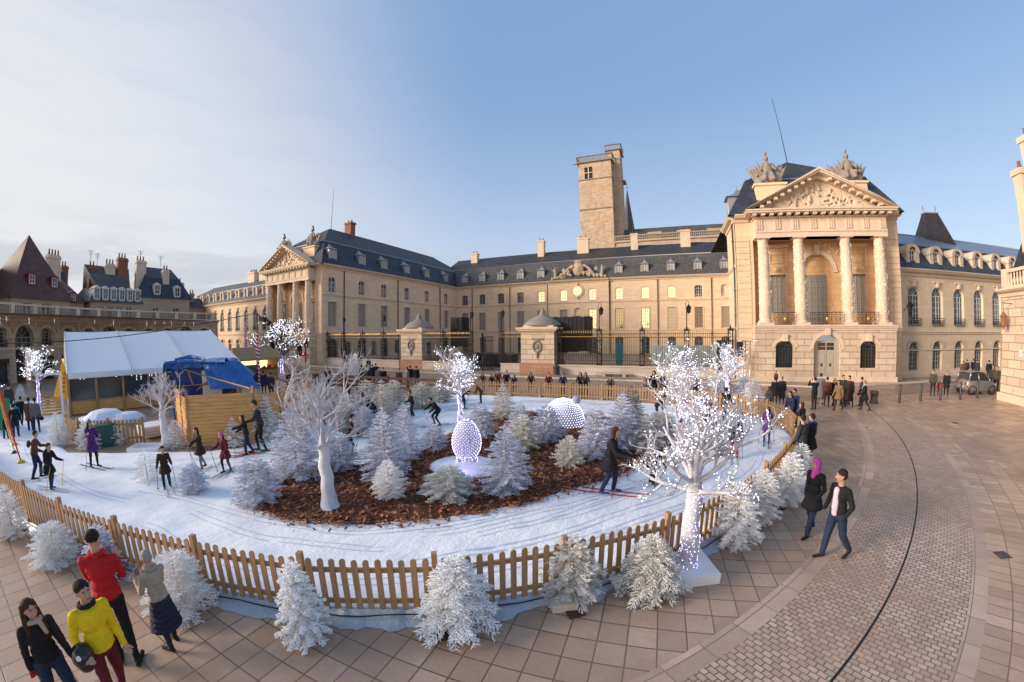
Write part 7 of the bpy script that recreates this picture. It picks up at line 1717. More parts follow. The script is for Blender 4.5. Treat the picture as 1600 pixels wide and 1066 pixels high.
# arm: forward angle, outward angle, elbow flex, inward turn
ARMS = dict(walkpocket=((-4, 12, 42, 22), (-8, 12, 42, 22)), stand=((6, 9, 14, 0), (4, 9, 14, 0)), walk=((-14, 7, 14, 0), (16, 7, 22, 0)), ski=((34, 14, 55, 0), (16, 16, 50, 0)), polesup=((60, 25, 60, 0), (20, 12, 90, 20)), reach=((74, 12, 12, 0), (20, 14, 40, 0)), bend=((30, 12, 30, 0), (22, 12, 20, 0)), crouch=((50, 15, 30, 0), (40, 15, 40, 0)), phone=((24, 6, 92, 24), (24, 6, 92, 24)), phoneup=((62, 14, 112, 28), (50, 16, 100, 20)), lean=((35, 16, 75, 25), (35, 16, 75, 25)), pocket=((-12, 22, 52, 18), (-8, 20, 48, 15)), helmet=((8, 7, 14, 0), (-8, 13, 72, 12)))
def person(x, y, h, yaw, pose, top, legs, hair, opt, label, idx):
    if 'hijab' in opt: pose = 'walkpocket'
    if pose == 'lean': h *= 1.08
    O = opt.split(); R_ = random.Random(idx*13+5); near = 'near' in O; dist = math.hypot(x, y)
    z0 = (.115 if 'snow' in O else 0) if dist < 60 else 0
    if y > 34 and abs(x) < 60 and dist > 40: z0 = .13
    B = Body(); kid = 1.0 if h > 1.4 else 1.16
    S = lambda v: Vector(v)*h
    skirt = legs == 'skirtnavy'; bulk = .0 if near else .008
    lg = LEGS[pose]; ln = rad(LEAN[pose]+R_.uniform(-2, 2)); pel = Vector((0, 0, .52))
    legsP = []
    for i, sg in enumerate((1, -1)):
        a, b = lg[i] if idx % 2 == 0 else lg[1-i]; a, b = rad(a+R_.uniform(-2, 2)), rad(b)
        hip = pel+Vector((0, sg*.050, 0)); kn = hip+Vector((math.sin(a), sg*.04, -math.cos(a)))*.235; an = kn+Vector((math.sin(a-b), sg*.02, -math.cos(a-b)))*.24
        legsP.append([hip, kn, an, a-b, sg])
    dz = .04-min(l[2].z for l in legsP); sh = Vector((0, 0, dz))
    feet = []
    for hip, kn, an, sh_a, sg in legsP:
        for v in (hip, kn, an): v += sh
        r = .006 if legs in ('jeans', 'darkbrown', 'charcoal') else 0
        B.cap(S(hip), (.050+r)*h, S(kn), (.034+r)*h, 2); B.cap(S(kn), (.034+r)*h, S(an+Vector((0, 0, .01))), (.022+r*1.2)*h, 2)
        pitch = max(0, -sh_a)*.8 if an.z > .06 else 0
        toe = an+Vector((math.cos(pitch)*.10, sg*.015, -.022-math.sin(pitch)*.09)); heel = an+Vector((-.022, 0, -.022)); 
        B.cap(S(an), .026*h, S(heel), .018*h, 3); B.cap(S(heel), .020*h, S(toe), .018*h, 3); feet.append((an, toe))
    pel = pel+sh; Rm = rotY(ln); up = lambda v: pel+Rm@(Vector(v)-Vector((0, 0, .52)))
    B.ell(S(pel+Vector((0, 0, .01))), S((.066+bulk, .088+bulk, .07)), 2 if not ('coat' in O) and near else 1, Rm)
    B.ell(S(up((0, 0, .62))), S((.066+bulk, .087+bulk, .09)), 1, Rm); B.ell(S(up((.0, 0, .735))), S((.070+bulk, .096+bulk, .105)), 1, Rm)
    B.cap(S(up((-.008, .078, .795))), (.036+bulk)*h, S(up((-.008, -.078, .795))), (.036+bulk)*h, 1)
    if pose in ('helmet', 'phone', 'pocket') or not 'coat' in O: B.ell(S(up((0, 0, .565))), S((.074+bulk, .097+bulk, .07 if top != 'yellow' else .095)), 1, Rm)
    if 'coat' in O or skirt:
        hem = .24 if 'longcoat' in O else (.25 if skirt else .385); tg = 2 if skirt else 1; n = 5
        for k in range(n+1):
            u = k/n; c = pel+Vector((0.01*u, 0, (hem+dz*.3-pel.z)*u)); fl = .3 if skirt else .12
            B.ell(S(c), S((.086+bulk+.045*u*(1+fl), .102+bulk+(.022+fl*.12)*u, .05)), tg)
    # arms and hands
    hands = []
    for i, sg in enumerate((1, -1)):
        f, o, e, inn = ARMS[pose][i] if idx % 3 else ARMS[pose][1-i]; f, o, e, inn = rad(f+R_.uniform(-4, 4)), rad(o), rad(e), rad(inn)
        s0 = up((-.005, sg*.097, .80)); Rl = rotY(ln*.5)
        d1 = Rl@Vector((math.sin(f)*math.cos(o), sg*math.sin(o), -math.cos(f)*math.cos(o))); el = s0+d1*.165
        d2 = Rl@Vector((math.sin(f+e), sg*(math.sin(o)*.5-math.sin(inn)), -math.cos(f+e))).normalized(); wr = el+d2*.14
        B.cap(S(s0), (.033+bulk)*h, S(el), (.027+bulk)*h, 1); B.cap(S(el), (.027+bulk)*h, S(wr), (.020+bulk*.8)*h, 1)
        hg = 4 if 'gloves:red' in O or 'ski' == pose else 0
        side = d2.cross(Vector((0, 0, 1))).normalized() if abs(d2.z) < .95 else Vector((0, 1, 0)); nrm = d2.cross(side)
        pc = wr+d2*.028; hands.append((wr+d2*.05, d2, side))
        if 'pocket' not in pose:
            B.cap(S(wr), .013*h, S(pc), .019*h, hg); B.cap(S(pc+side*.010), .014*h, S(pc-side*.010), .014*h, hg)
            if near:
                for j, (off, ln_) in enumerate(((-.016, .040), (-.0055, .047), (.0055, .045), (.016, .036))):
                    b0 = pc+side*off+d2*.014; k1 = b0+d2*ln_*.55+nrm*(-.004); k2 = k1+(d2*.55-nrm*.75).normalized()*ln_*.5
                    B.cap(S(b0), .0058*h, S(k1), .0052*h, hg); B.cap(S(k1), .0052*h, S(k2), .0045*h, hg)
                t0 = pc-side*.014*sg; t1 = t0-side*.018*sg+d2*.014-nrm*.006; B.cap(S(t0), .007*h, S(t1), .006*h, hg); B.cap(S(t1), .006*h, S(t1+d2*.018-nrm*.008), .005*h, hg)
            else:
                B.cap(S(pc), .016*h, S(pc+d2*.035-nrm*.012), .011*h, hg); B.cap(S(pc), .008*h, S(pc-side*.022*sg+d2*.014), .006*h, hg)
    # neck, head
    turn = R_.uniform(-.35, .35); nod = {'phone': .35, 'bend': .3, 'crouch': -.1}.get(pose, 0)+ln*.4
    if label.startswith(('woman with long', 'man in bright')): turn = .15
    if pose == 'pocket': turn = -.55
    Rh = Matrix.Rotation(turn, 3, 'Z')@rotY(nod); nb = up((0, 0, .835)); hd = nb+rotY(ln*.7)@Vector((.012, 0, .1)); k = kid
    B.cap(S(up((-.004, 0, .80))), .036*h, S(nb+(hd-nb)*.5), .030*h, 0)
    H_ = lambda v: hd+Rh@(Vector(v)*k)
    B.ell(S(H_((-.004, 0, .012))), S((.055*k, .044*k, .052*k)), 0, Rh); B.ell(S(H_((.010, 0, -.018))), S((.040*k, .036*k, .046*k)), 0, Rh)
    B.cap(S(H_((.030, 0, -.052))), .014*h*k, S(H_((.012, 0, -.045))), .022*h*k, 0)
    B.cap(S(H_((.050, 0, .006))), .005*h, S(H_((.060, 0, -.014))), .0085*h*k, 0)
    if near:
        B.cap(S(H_((.046, .016, .014))), .007*h, S(H_((.046, -.016, .014))), .007*h, 0); B.cap(S(H_((.046, .010, -.034))), .006*h, S(H_((.046, -.010, -.034))), .006*h, 0)
        for sg in (1, -1): B.ell(S(H_((-.004, sg*.045, -.004))), S((.012, .006, .017)), 0, Rh); B.ell(S(H_((.038, sg*.02, -.016))), S((.012, .012, .012)), 0, Rh)
    mb = MB(); B.mesh(mb)
    e = empty('person', (x, y, z0), label, 'person', 'skiers on the snow track' if 'snow' in O else ('spectators behind the rear fence' if 'back' in O else 'people on the square'), rz=rad(yaw)); e['_org'] = (0, 0, 0)
    sk = hair if hair in ('x',) else 'skin'
    boots = [o.split(':')[1] for o in O if o.startswith('boots:')]; glove = [o.split(':')[1] for o in O if o.startswith('gloves:')]
    mats = [cloth('skin'), cloth(top), cloth(legs), cloth(boots[0] if boots else ('green' if 'skis' in O and idx % 2 else 'shoe')), cloth(glove[0] if glove else 'charcoal'), cloth('white')]
    body = mb.build('body', mats, e, origin=(0, 0, 0)); PEND.append((body, (.0105 if near else (.018 if dist < 20 else .026))*h/1.7, B, near))
    def child(name, P, material, vox=.012, org=None):
        m_ = MB(); P.mesh(m_); o = m_.build(name, material, e, origin=(0, 0, 0)); REM2.append((o, vox*h/1.7 if dist < 12 else .024, 1)); return o
    hat = [o.split(':')[1] for o in O if o.startswith('hat:')]; C_ = Body()
    if 'hijab' in O:
        C_.ell(S(H_((-.010, 0, .010))), S((.062, .054, .066)), 0, Rh); C_.cap(S(H_((-.01, 0, -.03))), .05*h, S(up((.0, 0, .84))), .058*h, 0); C_.cap(S(H_((.012, .036, .0))), .018*h, S(H_((.016, .03, -.05))), .022*h, 0); C_.cap(S(H_((.012, -.036, .0))), .018*h, S(H_((.016, -.03, -.05))), .022*h, 0); C_.cap(S(up((.03, 0, .845))), .035*h, S(up((.055, 0, .79))), .03*h, 0)
        child('headscarf', C_, cloth('pinkhijab'))
    else:
        hc_ = {'grey': 'grey_h', 'red': 'red_h'}.get(hair, hair)
        if 'bald' not in O: C_.ell(S(H_((-.010, 0, .024))), S((.056*k, .049*k, .052*k)), 0, Rh); C_.ell(S(H_((-.026, 0, .002))), S((.038*k, .046*k, .045*k)), 0, Rh)
        else: C_.ell(S(H_((-.018, 0, .016))), S((.048, .049, .048)), 0, Rh)
        if hair == 'brownlong' or 'longhair' in O:
            for sg in (1, -1, 0, .5, -.5):
                C_.cap(S(H_((-.022, sg*.036, .02))), .026*h, S(H_((-.04+.03*abs(sg), sg*.050, -.07))), .026*h, 0)
                if 'longhair' in O: C_.cap(S(H_((-.04+.03*abs(sg), sg*.050, -.07))), .026*h, S(up((-.045+.075*abs(sg), sg*.062, .765-.02*(sg == 0)))), .018*h, 0)
        child('hair', C_, cloth(hc_))
        if near and not hat and hair != 'grey':
            pass
    if hat:
        D_ = Body(); D_.ell(S(H_((-.006, 0, .036))), S((.060*k, .053*k, .045*k)), 0, Rh); D_.cap(S(H_((-.01, .03, .022))), .024*h*k, S(H_((-.01, -.03, .022))), .024*h*k, 0)
        if hat[0] in ('pink', 'greyblue'): D_.ell(S(H_((-.012, 0, .088))), S((.02, .02, .02)), 0)
        child('hat', D_, cloth(hat[0]))
    if 'hood' in O or (top in ('purple', 'olive') and 'coat' in O):
        D_ = Body(); D_.cap(S(up((-.035, .05, .85))), .03*h, S(up((-.035, -.05, .85))), .03*h, 0); D_.ell(S(up((-.05, 0, .84))), S((.04, .06, .05)), 0); child('hood', D_, cloth(top))
    sc = [o.split(':')[1] for o in O if o.startswith('scarf:')]
    if sc:
        D_ = Body()
        for j in range(8):
            a = j*math.pi/4; b = a+math.pi/4; D_.cap(S(up((.045*math.cos(a), .05*math.sin(a), .85+.008*math.cos(a)))), .020*h, S(up((.045*math.cos(b), .05*math.sin(b), .85+.008*math.cos(b)))), .020*h, 0)
        D_.cap(S(up((.06, .025, .84))), .018*h, S(up((.095, .035, .73 if not near else .78))), .015*h, 0); child('scarf', D_, cloth(sc[0]))
    if 'collar' in O:
        D_ = Body()
        for j in range(8):
            a = j*math.pi/4; b = a+math.pi/4; D_.cap(S(up((.042*math.cos(a), .048*math.sin(a), .845))), .016*h, S(up((.042*math.cos(b), .048*math.sin(b), .845))), .016*h, 0)
        child('collar', D_, cloth('black' if top == 'yellow' else top))
    op = [o.split(':')[1] for o in O if o.startswith('open:')]
    if op:
        D_ = Body(); D_.cap(S(up((.058+bulk, 0, .80))), .030*h, S(up((.062+bulk, 0, .60))), .036*h, 0); D_.cap(S(up((.06+bulk, 0, .60))), .036*h, S(up((.055+bulk, 0, .545))), .036*h, 0); child('shirt', D_, cloth(op[0]), .014)
    if near:
        for sg in (1, -1):
            m_ = MB(); c = S(H_((.046, sg*.0165, .004))); m_.ball(c, .0050*h, 8); m_.build('eye', cloth('white'), e, origin=(0, 0, 0)); m_ = MB(); m_.ball(S(H_((.0484, sg*.0165, .004))), .0039*h, 8); m_.build('pupil', cloth('shoe'), e, origin=(0, 0, 0))
            m_ = MB(); m_.tube([S(H_((.050, sg*.009, .018))), S(H_((.052, sg*.017, .021))), S(H_((.047, sg*.026, .018)))], .0024*h, 5); m_.build('eyebrow', cloth('darkhair' if hair != 'grey' else 'grey_h'), e, origin=(0, 0, 0))
        m_ = MB(); m_.tube([S(H_((.049, .012, -.034))), S(H_((.054, 0, -.033))), S(H_((.049, -.012, -.034)))], [.0018*h, .0036*h, .0018*h], 6); m_.build('mouth', 'lips', e, origin=(0, 0, 0))
    Rz = Matrix.Rotation(rad(yaw), 3, 'Z'); W = lambda v: Vector((x, y, z0))+Rz@S(v)
    short = label
    if 'backpack' in O:
        D_ = Body(); D_.ell(S(up((-.12, 0, .72))), S((.045, .06, .08)), 0, Rm); child('backpack', D_, cloth('olive'))
    if 'bag' in O or 'bagred' in O:
        m_ = MB(); c = W((.02, -.15, .42)); m_.ball(c, .13, 10, sx=.6, sy=.9, sz=.8); m_.tube([c+Vector((0, 0, .08)), c+Vector((0, 0, .35))], .012, 5)
        tag(m_.build('handbag', cloth('red' if 'bagred' in O else 'black'), origin=c), ('red' if 'bagred' in O else 'black')+' bag of the '+' '.join(label.split()[:11]), 'handbag')
    if pose == 'helmet':
        sd_ = 1
        c = W((.06, -.135, .555)); m_ = MB(); m_.ball(c, .135, 18, sx=1.1, sy=.95, sz=1.15); m_.ball(c+Rz@Vector((.03, 0, -.06)), .12, 14, sx=1.1, sy=.9); hb = m_.build('motorcycle_helmet', 'helmet_shell', origin=c)
        tag(hb, 'glossy black motorcycle helmet held under the arm of the man in yellow', 'helmet'); m_ = MB(); d = (Vector((0, 0, 1.5))-c).normalized()*0; m_.ball(c+Rz@Vector((.06, .04, -.02)), .115, 12); m_.build('visor', 'frame_white', hb, origin=c) if 0 else None
        m_ = MB(); v = (Rz@Vector((.75, (-.5 if sd_ else .5), .45))).normalized(); m_.ball(c+v*.118, .04, 10); m_.build('badge', cloth('white'), hb, origin=c)
    if pose in ('phone', 'phoneup'):
        c = W((hands[0][0]+hands[1][0])/2+Vector((.02, 0, .02))); m_ = MB(); f_ = line_frame((c.x, c.y), (-math.sin(rad(yaw)), math.cos(rad(yaw)))); m_.box(-.035, .035, -.012, .012, c.z-.05, c.z+.06, F=f_)
        tag(m_.build('phone', cloth('greyj'), origin=c), 'small phone held up by the '+' '.join(label.split()[:10]), 'phone')
    if 'skis' in O:
        rcol = cloth('red') if idx in (18, 11, 10) else (cloth('white') if idx % 3 else cloth('greyblue'))
        for j, (an, toe) in enumerate(feet):
            m_ = MB(); L = 1.0*h; c = Vector((an.x*h+.03, an.y*h, 0)); hw_ = .024
            rows = [[W((Vector((c.x+q, c.y+s_*hw_*(1 if q < L*.5 else .6), z_))/h)) for s_, z_ in ((-1, zz+.003), (-1, zz+.014), (1, zz+.014), (1, zz+.003))] for q, zz in ((-L*.48, .0), (0, 0), (L*.42, 0), (L*.5, .02), (L*.56, .06))]
            m_.grid(rows, close=True, sm=False); m_.poly(rows[0]); m_.poly(rows[-1][::-1]); o = m_.build('ski', rcol, origin=W((0, 0, 0)))
            tag(o, ('left' if j == 0 else 'right')+' ski of the '+short, 'ski', 'cross-country skis')
    if 'poles' in O:
        for j, (hw, d2, side) in enumerate(hands):
            a = W(hw+Vector((0, 0, .02))); lean_ = -.22 if pose != 'reach' or j else -.05; tip = W(Vector((hw.x+lean_, hw.y*1.25, -.005 if pose != 'polesup' or j else .18)))
            m_ = MB(); m_.tube([a, tip], .0085, 5); q = a.lerp(tip, .93); m_.tube([q, q+Vector((0, 0, .012))], [.035, .03], 8); o = m_.build('ski_pole', cloth('yellow') if idx == 5 else cloth('greyj'), origin=a)
            tag(o, ('left' if j == 0 else 'right')+' pole of the '+short, 'ski pole', 'ski poles')
    return e
M['helmet_shell'] = mat('glossy_black_helmet', (.008, .008, .010), .12, 0, .6)
M['lips'] = mat('lips', (.30, .09, .08), .5)
REM2 = []
PEOPLE = [
(-5.53,-0.21,1.68,14,'walk','black','jeans','brownlong','longhair scarf:beige gloves:red near skin','woman with long dark hair, black jacket, beige scarf and red gloves'),
(-5.19,0.38,1.82,8,'helmet','yellow','maroon','darkhair','near collar','man in bright yellow jacket holding a black helmet under his arm'),
(-5.98,0.73,2.02,153,'phone','red','black','darkhair','near bald collar','man in red jacket and black trousers looking at a phone'),
(-5.97,1.10,1.55,-160,'phone','beige','skirtnavy','grey','near skirt scarf:beige','grey-haired lady in beige quilted jacket and dark pleated skirt'),
(-16.21,0.72,1.53,77,'ski','brown','jeans','darkhair','snow poles skis backpack','skier in brown jacket with backpack beside the hooded skier'),
(-14.71,0.98,1.38,36,'ski','black','jeans','darkhair','snow coat hood poles skis','skier in long black hooded coat close to the front fence'),
(-16.23,2.53,1.58,21,'polesup','purple','black','brownlong','snow coat hat:greyblue poles skis','skier in purple coat and blue knit hat raising a pole'),
(-12.27,3.74,1.26,-17,'ski','darkbrown','jeans','darkhair','snow coat poles skis','boy skier in dark brown duffel coat facing the camera'),
(-13.19,5.22,1.37,-82,'reach','darkbrown','greyj','brownlong','snow coat longhair skis poles','girl skier in brown coat reaching out beside wooden panels'),
(-12.22,5.63,1.31,-65,'ski','maroon','black','brownlong','snow coat hat:pink skis poles','child skier in maroon coat and pink knit hat'),
(-13.40,7.04,1.47,-108,'reach','black','jeans','brownlong','snow longhair skis poles','woman skier in black jacket with brown hair beside tall man'),
(-13.41,7.64,1.95,-120,'ski','charcoal','black','darkhair','snow hat:charcoal skis poles','tall man skier in charcoal jacket and beanie by wooden panels'),
(-12.30,12.45,1.96,-105,'bend','black','black','brownlong','snow coat longhair scarf:greyj skis poles','skier in black coat looking down with long grey scarf'),
(-10.24,9.15,1.50,58,'ski','black','black','darkhair','snow poles skis','skier in black partly behind the bare white tree'),
(-12.20,15.21,1.38,-121,'ski','black','jeans','darkhair','snow poles skis','boy skier in black jacket and jeans before white firs'),
(-9.99,14.34,1.56,-125,'crouch','black','black','darkhair','snow poles skis','boy skier in black bending forward near lit tree'),
(-10.90,17.99,1.54,31,'ski','black','jeans','darkhair','snow poles skis','skier behind the lit tree in the middle of the rink'),
(-10.67,19.74,1.45,-152,'bend','brown','black','darkhair','snow skis','brown-jacketed skier leaning over by the rear picket fence'),
(-1.52,9.70,1.84,-1,'ski','black','jeans','brownlong','snow coat poles skis boots:blue','skier in black coat with blue ski boots on red skis'),
(-0.44,10.59,1.36,2,'bend','darkbrown','charcoal','darkhair','snow coat skis poles','stooping skier in dark coat left of the big lit tree'),
(0.34,12.72,1.44,88,'ski','black','black','darkhair','snow coat skis poles','skier in black coat behind the big lit tree'),
(1.32,15.38,1.84,85,'ski','brown','darkbrown','darkhair','snow coat skis poles','tall skier in long brown coat behind the big lit tree'),
(2.43,18.60,1.68,53,'reach','black','jeans','darkhair','snow skis poles','skier in black top and jeans reaching sideways near back fence'),
(2.14,13.38,1.55,81,'bend','black','red','darkhair','snow coat skis poles','skier in black cape bending forward with red leggings'),
(3.67,15.46,1.41,77,'ski','purple','purpled','brownlong','snow coat longhair skis poles','girl skier in purple coat at the right end of the rink'),
(-0.71,18.66,1.36,2,'bend','black','black','darkhair','snow skis','black-clad skier bending at the rear of the rink'),
(3.16,8.52,1.74,-145,'walk','black','jeans','pinkhijab','near coat hijab','woman in pink headscarf, black coat and jeans walking'),
(3.32,7.52,1.84,-154,'pocket','black','jeans','darkhair','near open:whitepink','man in open black jacket over pale pink shirt walking'),
(4.13,12.66,1.80,132,'stand','charcoal','black','darkhair','','older man in dark leather jacket leaning by right fence'),
(4.55,13.13,1.75,131,'stand','black','black','darkhair','bag coat scarf:blue','dark-haired woman in black coat with handbag by right fence'),
(5.07,15.86,1.65,132,'stand','black','black','brownlong','longhair coat','long black-haired woman in black at the fence bend'),
(5.56,18.50,1.80,-147,'stand','navy','navy','darkhair','','man in navy jacket with white collar at the fence bend'),
(5.33,18.38,1.70,-146,'stand','navy','navy','darkhair','','companion in dark jacket next to man with white collar'),
(8.41,33.33,1.13,76,'stand','brown','charcoal','darkhair','','small distant figure in brown by the portico wall'),
(6.11,24.31,1.64,76,'stand','black','black','darkhair','coat','person in black by rink tower talking to long coat'),
(6.65,24.79,1.65,75,'stand','charcoal','black','blond','coat longcoat','person in ankle-length charcoal coat with fair hair'),
(5.25,22.03,1.40,47,'stand','charcoal','black','brownlong','','short person in grey beside two figures in black coats'),
(8.03,23.09,1.82,101,'phoneup','black','darkbrown','darkhair','','man in black jacket holding a camera to his face'),
(8.98,24.75,1.86,70,'stand','grey','grey','darkhair','coat longcoat','tall person in long grey coat near the portico door'),
(9.14,24.13,1.71,69,'stand','brown','darkbrown','darkhair','','man in brown leather jacket and brown trousers seen from behind'),
(9.65,24.36,1.65,38,'walk','black','black','blond','coat longhair','woman in black coat and tights with fair long hair'),
(9.38,22.98,1.70,-142,'walk','camel','darkbrown','brownlong','coat longhair','woman in camel coat with brown boots in front of the door'),
(10.21,24.39,1.81,-113,'stand','charcoal','black','darkhair','','dark-haired man half hidden behind the woman in camel coat'),
(10.43,23.98,1.84,-134,'walk','darkbrown','black','darkhair','coat longcoat','tall man in long dark brown overcoat'),
(11.37,24.42,1.68,145,'stand','brown','darkbrown','darkhair','coat','man in brown carrying a child in a pale blue hood'),
(10.93,23.02,1.66,155,'walk','black','black','blond','coat scarf:skyblue','fair-haired woman in black walking with pale blue bundle'),
(18.30,27.98,1.78,-123,'stand','olive','black','darkhair','','man in olive jacket holding a small child by the hand'),
(18.97,28.23,1.00,-124,'stand','red','maroon','darkhair','kid hat:red','small child in red between two adults'),
(19.32,27.92,1.71,-125,'walk','black','black','red','coat bagred','red-haired woman in black coat with bright red handbag'),
(27.25,36.99,1.59,54,'stand','brown','charcoal','darkhair','coat','leftmost of the two strollers near the corner windows'),
(28.38,37.96,1.63,53,'stand','charcoal','black','darkhair','','dark stroller right beside the brown-coated one'),
(29.06,37.91,1.69,53,'stand','black','black','darkhair','','slim figure in black above the roof of the silver car'),
(29.08,37.38,1.67,52,'stand','charcoal','charcoal','darkhair','coat','broad figure in charcoal above the roof of the silver car'),
(28.42,34.94,1.78,51,'stand','black','charcoal','darkhair','','figure in black just right behind the silver car'),
(24.56,29.70,1.93,-130,'stand','charcoal','black','brownlong','','person in charcoal close to the corner pavilion'),
(24.37,29.05,1.92,-130,'stand','olive','black','darkhair','','person in dark green next to the corner pavilion'),
(-13.03,24.35,1.38,-62,'lean','olive','black','brownlong','coat back','smiling spectator in olive coat at left end of rear fence'),
(-12.28,24.35,1.30,-63,'lean','black','black','brownlong','coat back','short black-haired spectator second from the left at rear fence'),
(-11.80,24.35,1.62,-64,'lean','brown','black','darkhair','coat back turned','spectator in rust brown coat turned away at rear fence'),
(-11.11,24.35,1.58,-65,'lean','black','black','darkhair','coat back','spectator in black with white scarf at rear fence'),
(-10.52,24.35,1.31,-67,'lean','navy','black','brownlong','coat back','short spectator in navy at rear fence'),
(-9.27,24.35,1.51,-69,'lean','charcoal','black','brownlong','coat back','man alone in charcoal jacket leaning on rear fence'),
(-7.99,24.35,1.52,-72,'lean','maroon','black','darkhair','coat back','woman in black with dark red top at rear fence'),
(-6.99,24.35,1.56,-74,'lean','navy','black','darkhair','coat back','man in blue jacket leaning on rear fence'),
(-5.80,24.35,1.62,-77,'lean','black','black','brownlong','coat back','left one of the couple in black at rear fence'),
(-5.46,24.35,1.63,-77,'lean','charcoal','black','brownlong','coat back','right one of the couple in black at rear fence'),
(-3.84,24.35,1.46,-81,'lean','olive','black','darkhair','coat back','person in olive parka resting head on hand at rear fence'),
(-1.12,24.70,1.79,-87,'lean','black','black','brownlong','coat back','broad person in black behind rear fence left of lit tree'),
(-1.67,24.70,1.36,-86,'lean','greypink','black','brownlong','coat back','child in grey and pink at rear fence'),
(-0.55,24.70,1.79,-89,'lean','charcoal','black','darkhair','coat back','bald person in charcoal behind the rear fence'),
(1.42,24.70,1.43,-93,'lean','darkbrown','black','brownlong','coat back','person in dark brown behind the lit trees at rear fence'),
(-39.85,35.42,1.47,138,'stand','black','black','darkhair','coat','left one of the pair in black at the white wall notice'),
(-39.42,35.63,1.59,138,'stand','black','black','darkhair','coat','right one of the pair in black at the white wall notice'),
(-30.35,30.44,1.75,-45,'stand','black','black','darkhair','coat','lone person in black by the stone wall under the railings'),
(-24.01,23.24,1.75,136,'stand','darkbrown','black','darkhair','coat','onlooker in dark brown behind the brown plank fence'),
(-22.55,22.54,1.75,135,'stand','charcoal','black','darkhair','coat','shorter onlooker in charcoal at the brown plank fence'),
(-24.00,24.52,1.75,134,'stand','black','black','darkhair','coat','tall onlooker in black at the brown plank fence'),
(-24.37,25.32,1.75,134,'stand','black','black','darkhair','coat','tallest onlooker in black at the brown plank fence'),
(-21.54,22.67,1.75,134,'stand','greyj','black','darkhair','coat','short onlooker in grey at the brown plank fence'),
(-20.76,22.39,1.75,-47,'stand','black','black','darkhair','coat','onlooker in black standing apart at the brown plank fence'),
(-19.05,22.26,1.75,-49,'stand','brown','black','darkhair','coat','woman with brown hair and scarf at right part of plank fence'),
(-19.07,23.27,1.75,-141,'stand','greyj','black','darkhair','coat','fair person in pale coat leaning to the side at plank fence'),
(-19.90,24.66,1.75,129,'stand','black','black','darkhair','coat','man in black next to the fair person in pale coat'),
(-19.04,24.36,1.75,128,'stand','black','black','darkhair','coat','man in black at the right end of the group near gate lodge'),
(-24.23,18.64,1.75,-38,'stand','brown','black','darkhair','coat','person in brown near the traffic light pole'),
(-24.36,17.17,1.75,-35,'stand','black','black','darkhair','coat','person in black near the market stall tree'),
(-25.42,17.14,1.75,-34,'stand','darkbrown','black','darkhair','coat','person in brown under the tree with lights'),
(-24.08,16.52,1.75,-34,'stand','maroon','black','darkhair','coat','person in dark red under the tree with lights'),
(-25.00,20.40,1.75,141,'stand','black','black','darkhair','coat','person in black and white in front of the pillared wing'),
(-22.67,20.02,1.75,139,'stand','brown','black','darkhair','coat','person in light brown with black bag near the pair in black'),
(-25.37,15.52,1.75,149,'stand','charcoal','black','darkhair','coat','visitor in charcoal at the lit market stall'),
(-27.03,15.93,1.75,149,'stand','navy','black','darkhair','coat','visitor in navy at the lit market stall'),
(-19.71,17.87,1.60,-102,'bend','brown','jeans','darkhair','','person in brown bending behind white firs'),
(-18.52,17.49,1.45,57,'bend','navy','jeans','blond','','person in dark blue stooping behind white firs'),
(-39.67,2.59,1.29,-4,'stand','charcoal','black','darkhair','','man in charcoal standing alone by the yellow sign'),
(-33.20,2.70,0.90,-5,'stand','black','black','darkhair','coat','crouched dark figure right of the yellow sign'),
(-25.23,1.14,1.67,157,'stand','brown','jeans','darkhair','coat','person in tan brown coat at the rink entrance'),
(-24.51,1.38,1.72,167,'stand','grey','navy','darkhair','bag','person in grey jacket with shoulder bag at the rink entrance'),
(-27.35,0.83,1.56,158,'walk','black','black','darkhair','','slim figure in black walking at the rink entrance'),
(-24.12,0.42,1.68,179,'bend','black','jeans','darkhair','','person in black bending to fix skis at the rink entrance'),
(-27.09,0.57,1.29,179,'stand','teal','jeans','darkhair','hat:teal','child in teal hat behind the bending person'),
(-31.24,0.37,1.92,179,'stand','charcoal','black','darkhair','','dark figure far left behind the coloured poles'),
(-23.95,-0.03,1.30,20,'bend','black','jeans','darkhair','','person in jeans partly hidden by green sheet'),
]
PEOPLE[3] = (PEOPLE[3][0]+.12, PEOPLE[3][1]+.24)+PEOPLE[3][2:]
for i, r in enumerate(PEOPLE): person(*r, i)
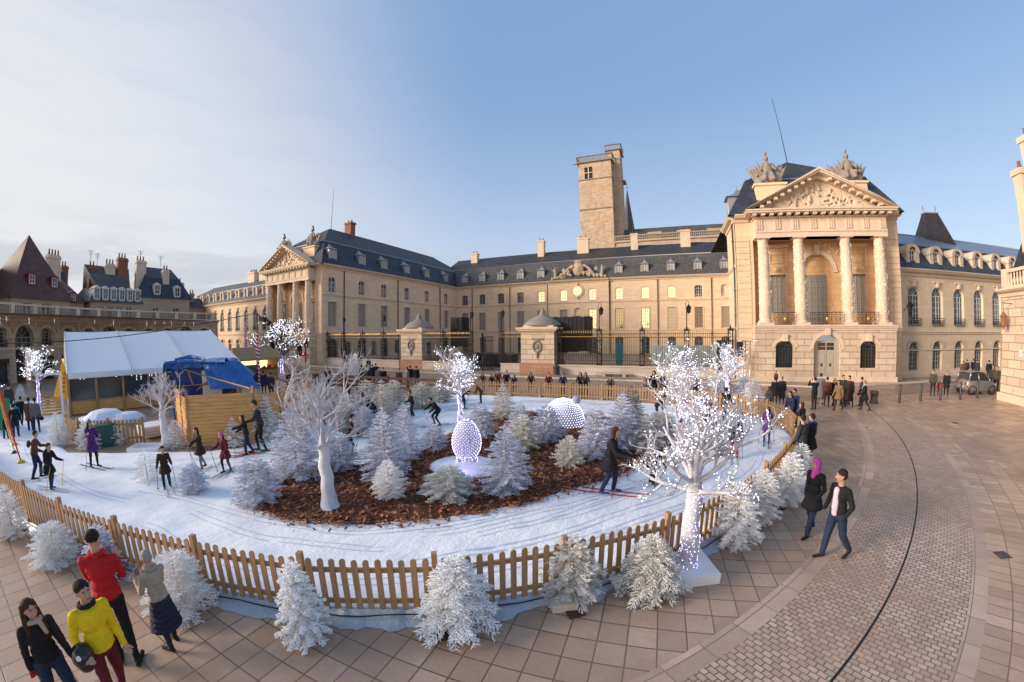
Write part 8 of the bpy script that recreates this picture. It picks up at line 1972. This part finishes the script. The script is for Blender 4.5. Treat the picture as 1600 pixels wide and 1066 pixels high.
# blurred visitors inside the marquee, seen through the foil
for k in range(7):
    a = rad(84); s = 1.0+k*1.35; px_, py_ = -28.9+math.cos(a)*s-(1.0+.4*(k % 2)), 3.55+math.sin(a)*s
    person(px_, py_, 1.6+.05*(k % 4), 150+40*k, 'stand', ('black', 'charcoal', 'brown', 'navy')[k % 4], 'black', 'darkhair', 'coat', ('first', 'second', 'third', 'fourth', 'fifth', 'sixth', 'seventh')[k]+' visitor from the left behind the clear marquee windows', 200+k)
for o in col.objects:
    if o.get('label') and len(o['label'].split()) > 16: print('LONG', o['label'])
    if o.get('label') and len(o['label'].split()) > 16: o['label'] = ' '.join(o['label'].split()[:16])
def finish_people():
    items = [(o, vx, 1) for o, vx, B, near in PEND]; run_remesh(items+REM2)
    def shift(me, fn):
        n = len(me.vertices); co = np.zeros(n*3); no = np.zeros(n*3); me.vertices.foreach_get('co', co); me.vertex_normals.foreach_get('vector', no)
        co = co.reshape(-1, 3); no = no.reshape(-1, 3); d = np.array([fn(i, q) for i, q in enumerate(co)]); me.vertices.foreach_set('co', (co+no*d[:, None]).ravel()); me.update()
    for o, vx, _ in REM2:
        if o.name.startswith('hair') and vx < .02: shift(o.data, lambda i, q: .006*mnoise.fractal(Vector((q[0]*40, q[1]*40, q[2]*14)), 1., 2., 3))
    for o, vx, B, near in PEND:
        me = o.data; n = len(me.polygons); P = np.zeros(n*3); me.polygons.foreach_get('center', P); P = P.reshape(-1, 3); cls = B.classify(P).astype(np.int32); me.polygons.foreach_set('material_index', cls)
        # cloth creases: across the limbs and round the waist
        if vx > .02: continue
        amp = .0075 if near else .006; ok = np.ones(len(me.vertices)); ls = np.zeros(n, dtype=np.int32); me.polygons.foreach_get('loop_start', ls); lv = np.zeros(len(me.loops), dtype=np.int32); me.loops.foreach_get('vertex_index', lv)
        lt = np.zeros(n, dtype=np.int32); me.polygons.foreach_get('loop_total', lt); bad = np.repeat((cls != 1) & (cls != 2), lt); ok[lv[bad]] = 0
        s1 = (len(me.vertices) % 97)*1.
        def fn(i, q):
            if not ok[i]: return 0.
            f1 = mnoise.fractal(Vector((q[0]*6+s1, q[1]*6, q[2]*17)), 1., 2., 3); f2 = 1-abs(mnoise.noise(Vector((q[0]*9, q[1]*9+s1, q[2]*24))))*2.2
            return amp*(f1*.9+f2*.55)
        shift(me, fn)
finish_people()
run_remesh(REMESH)
for o in scene.objects:
    if '_org' in o: del o['_org']
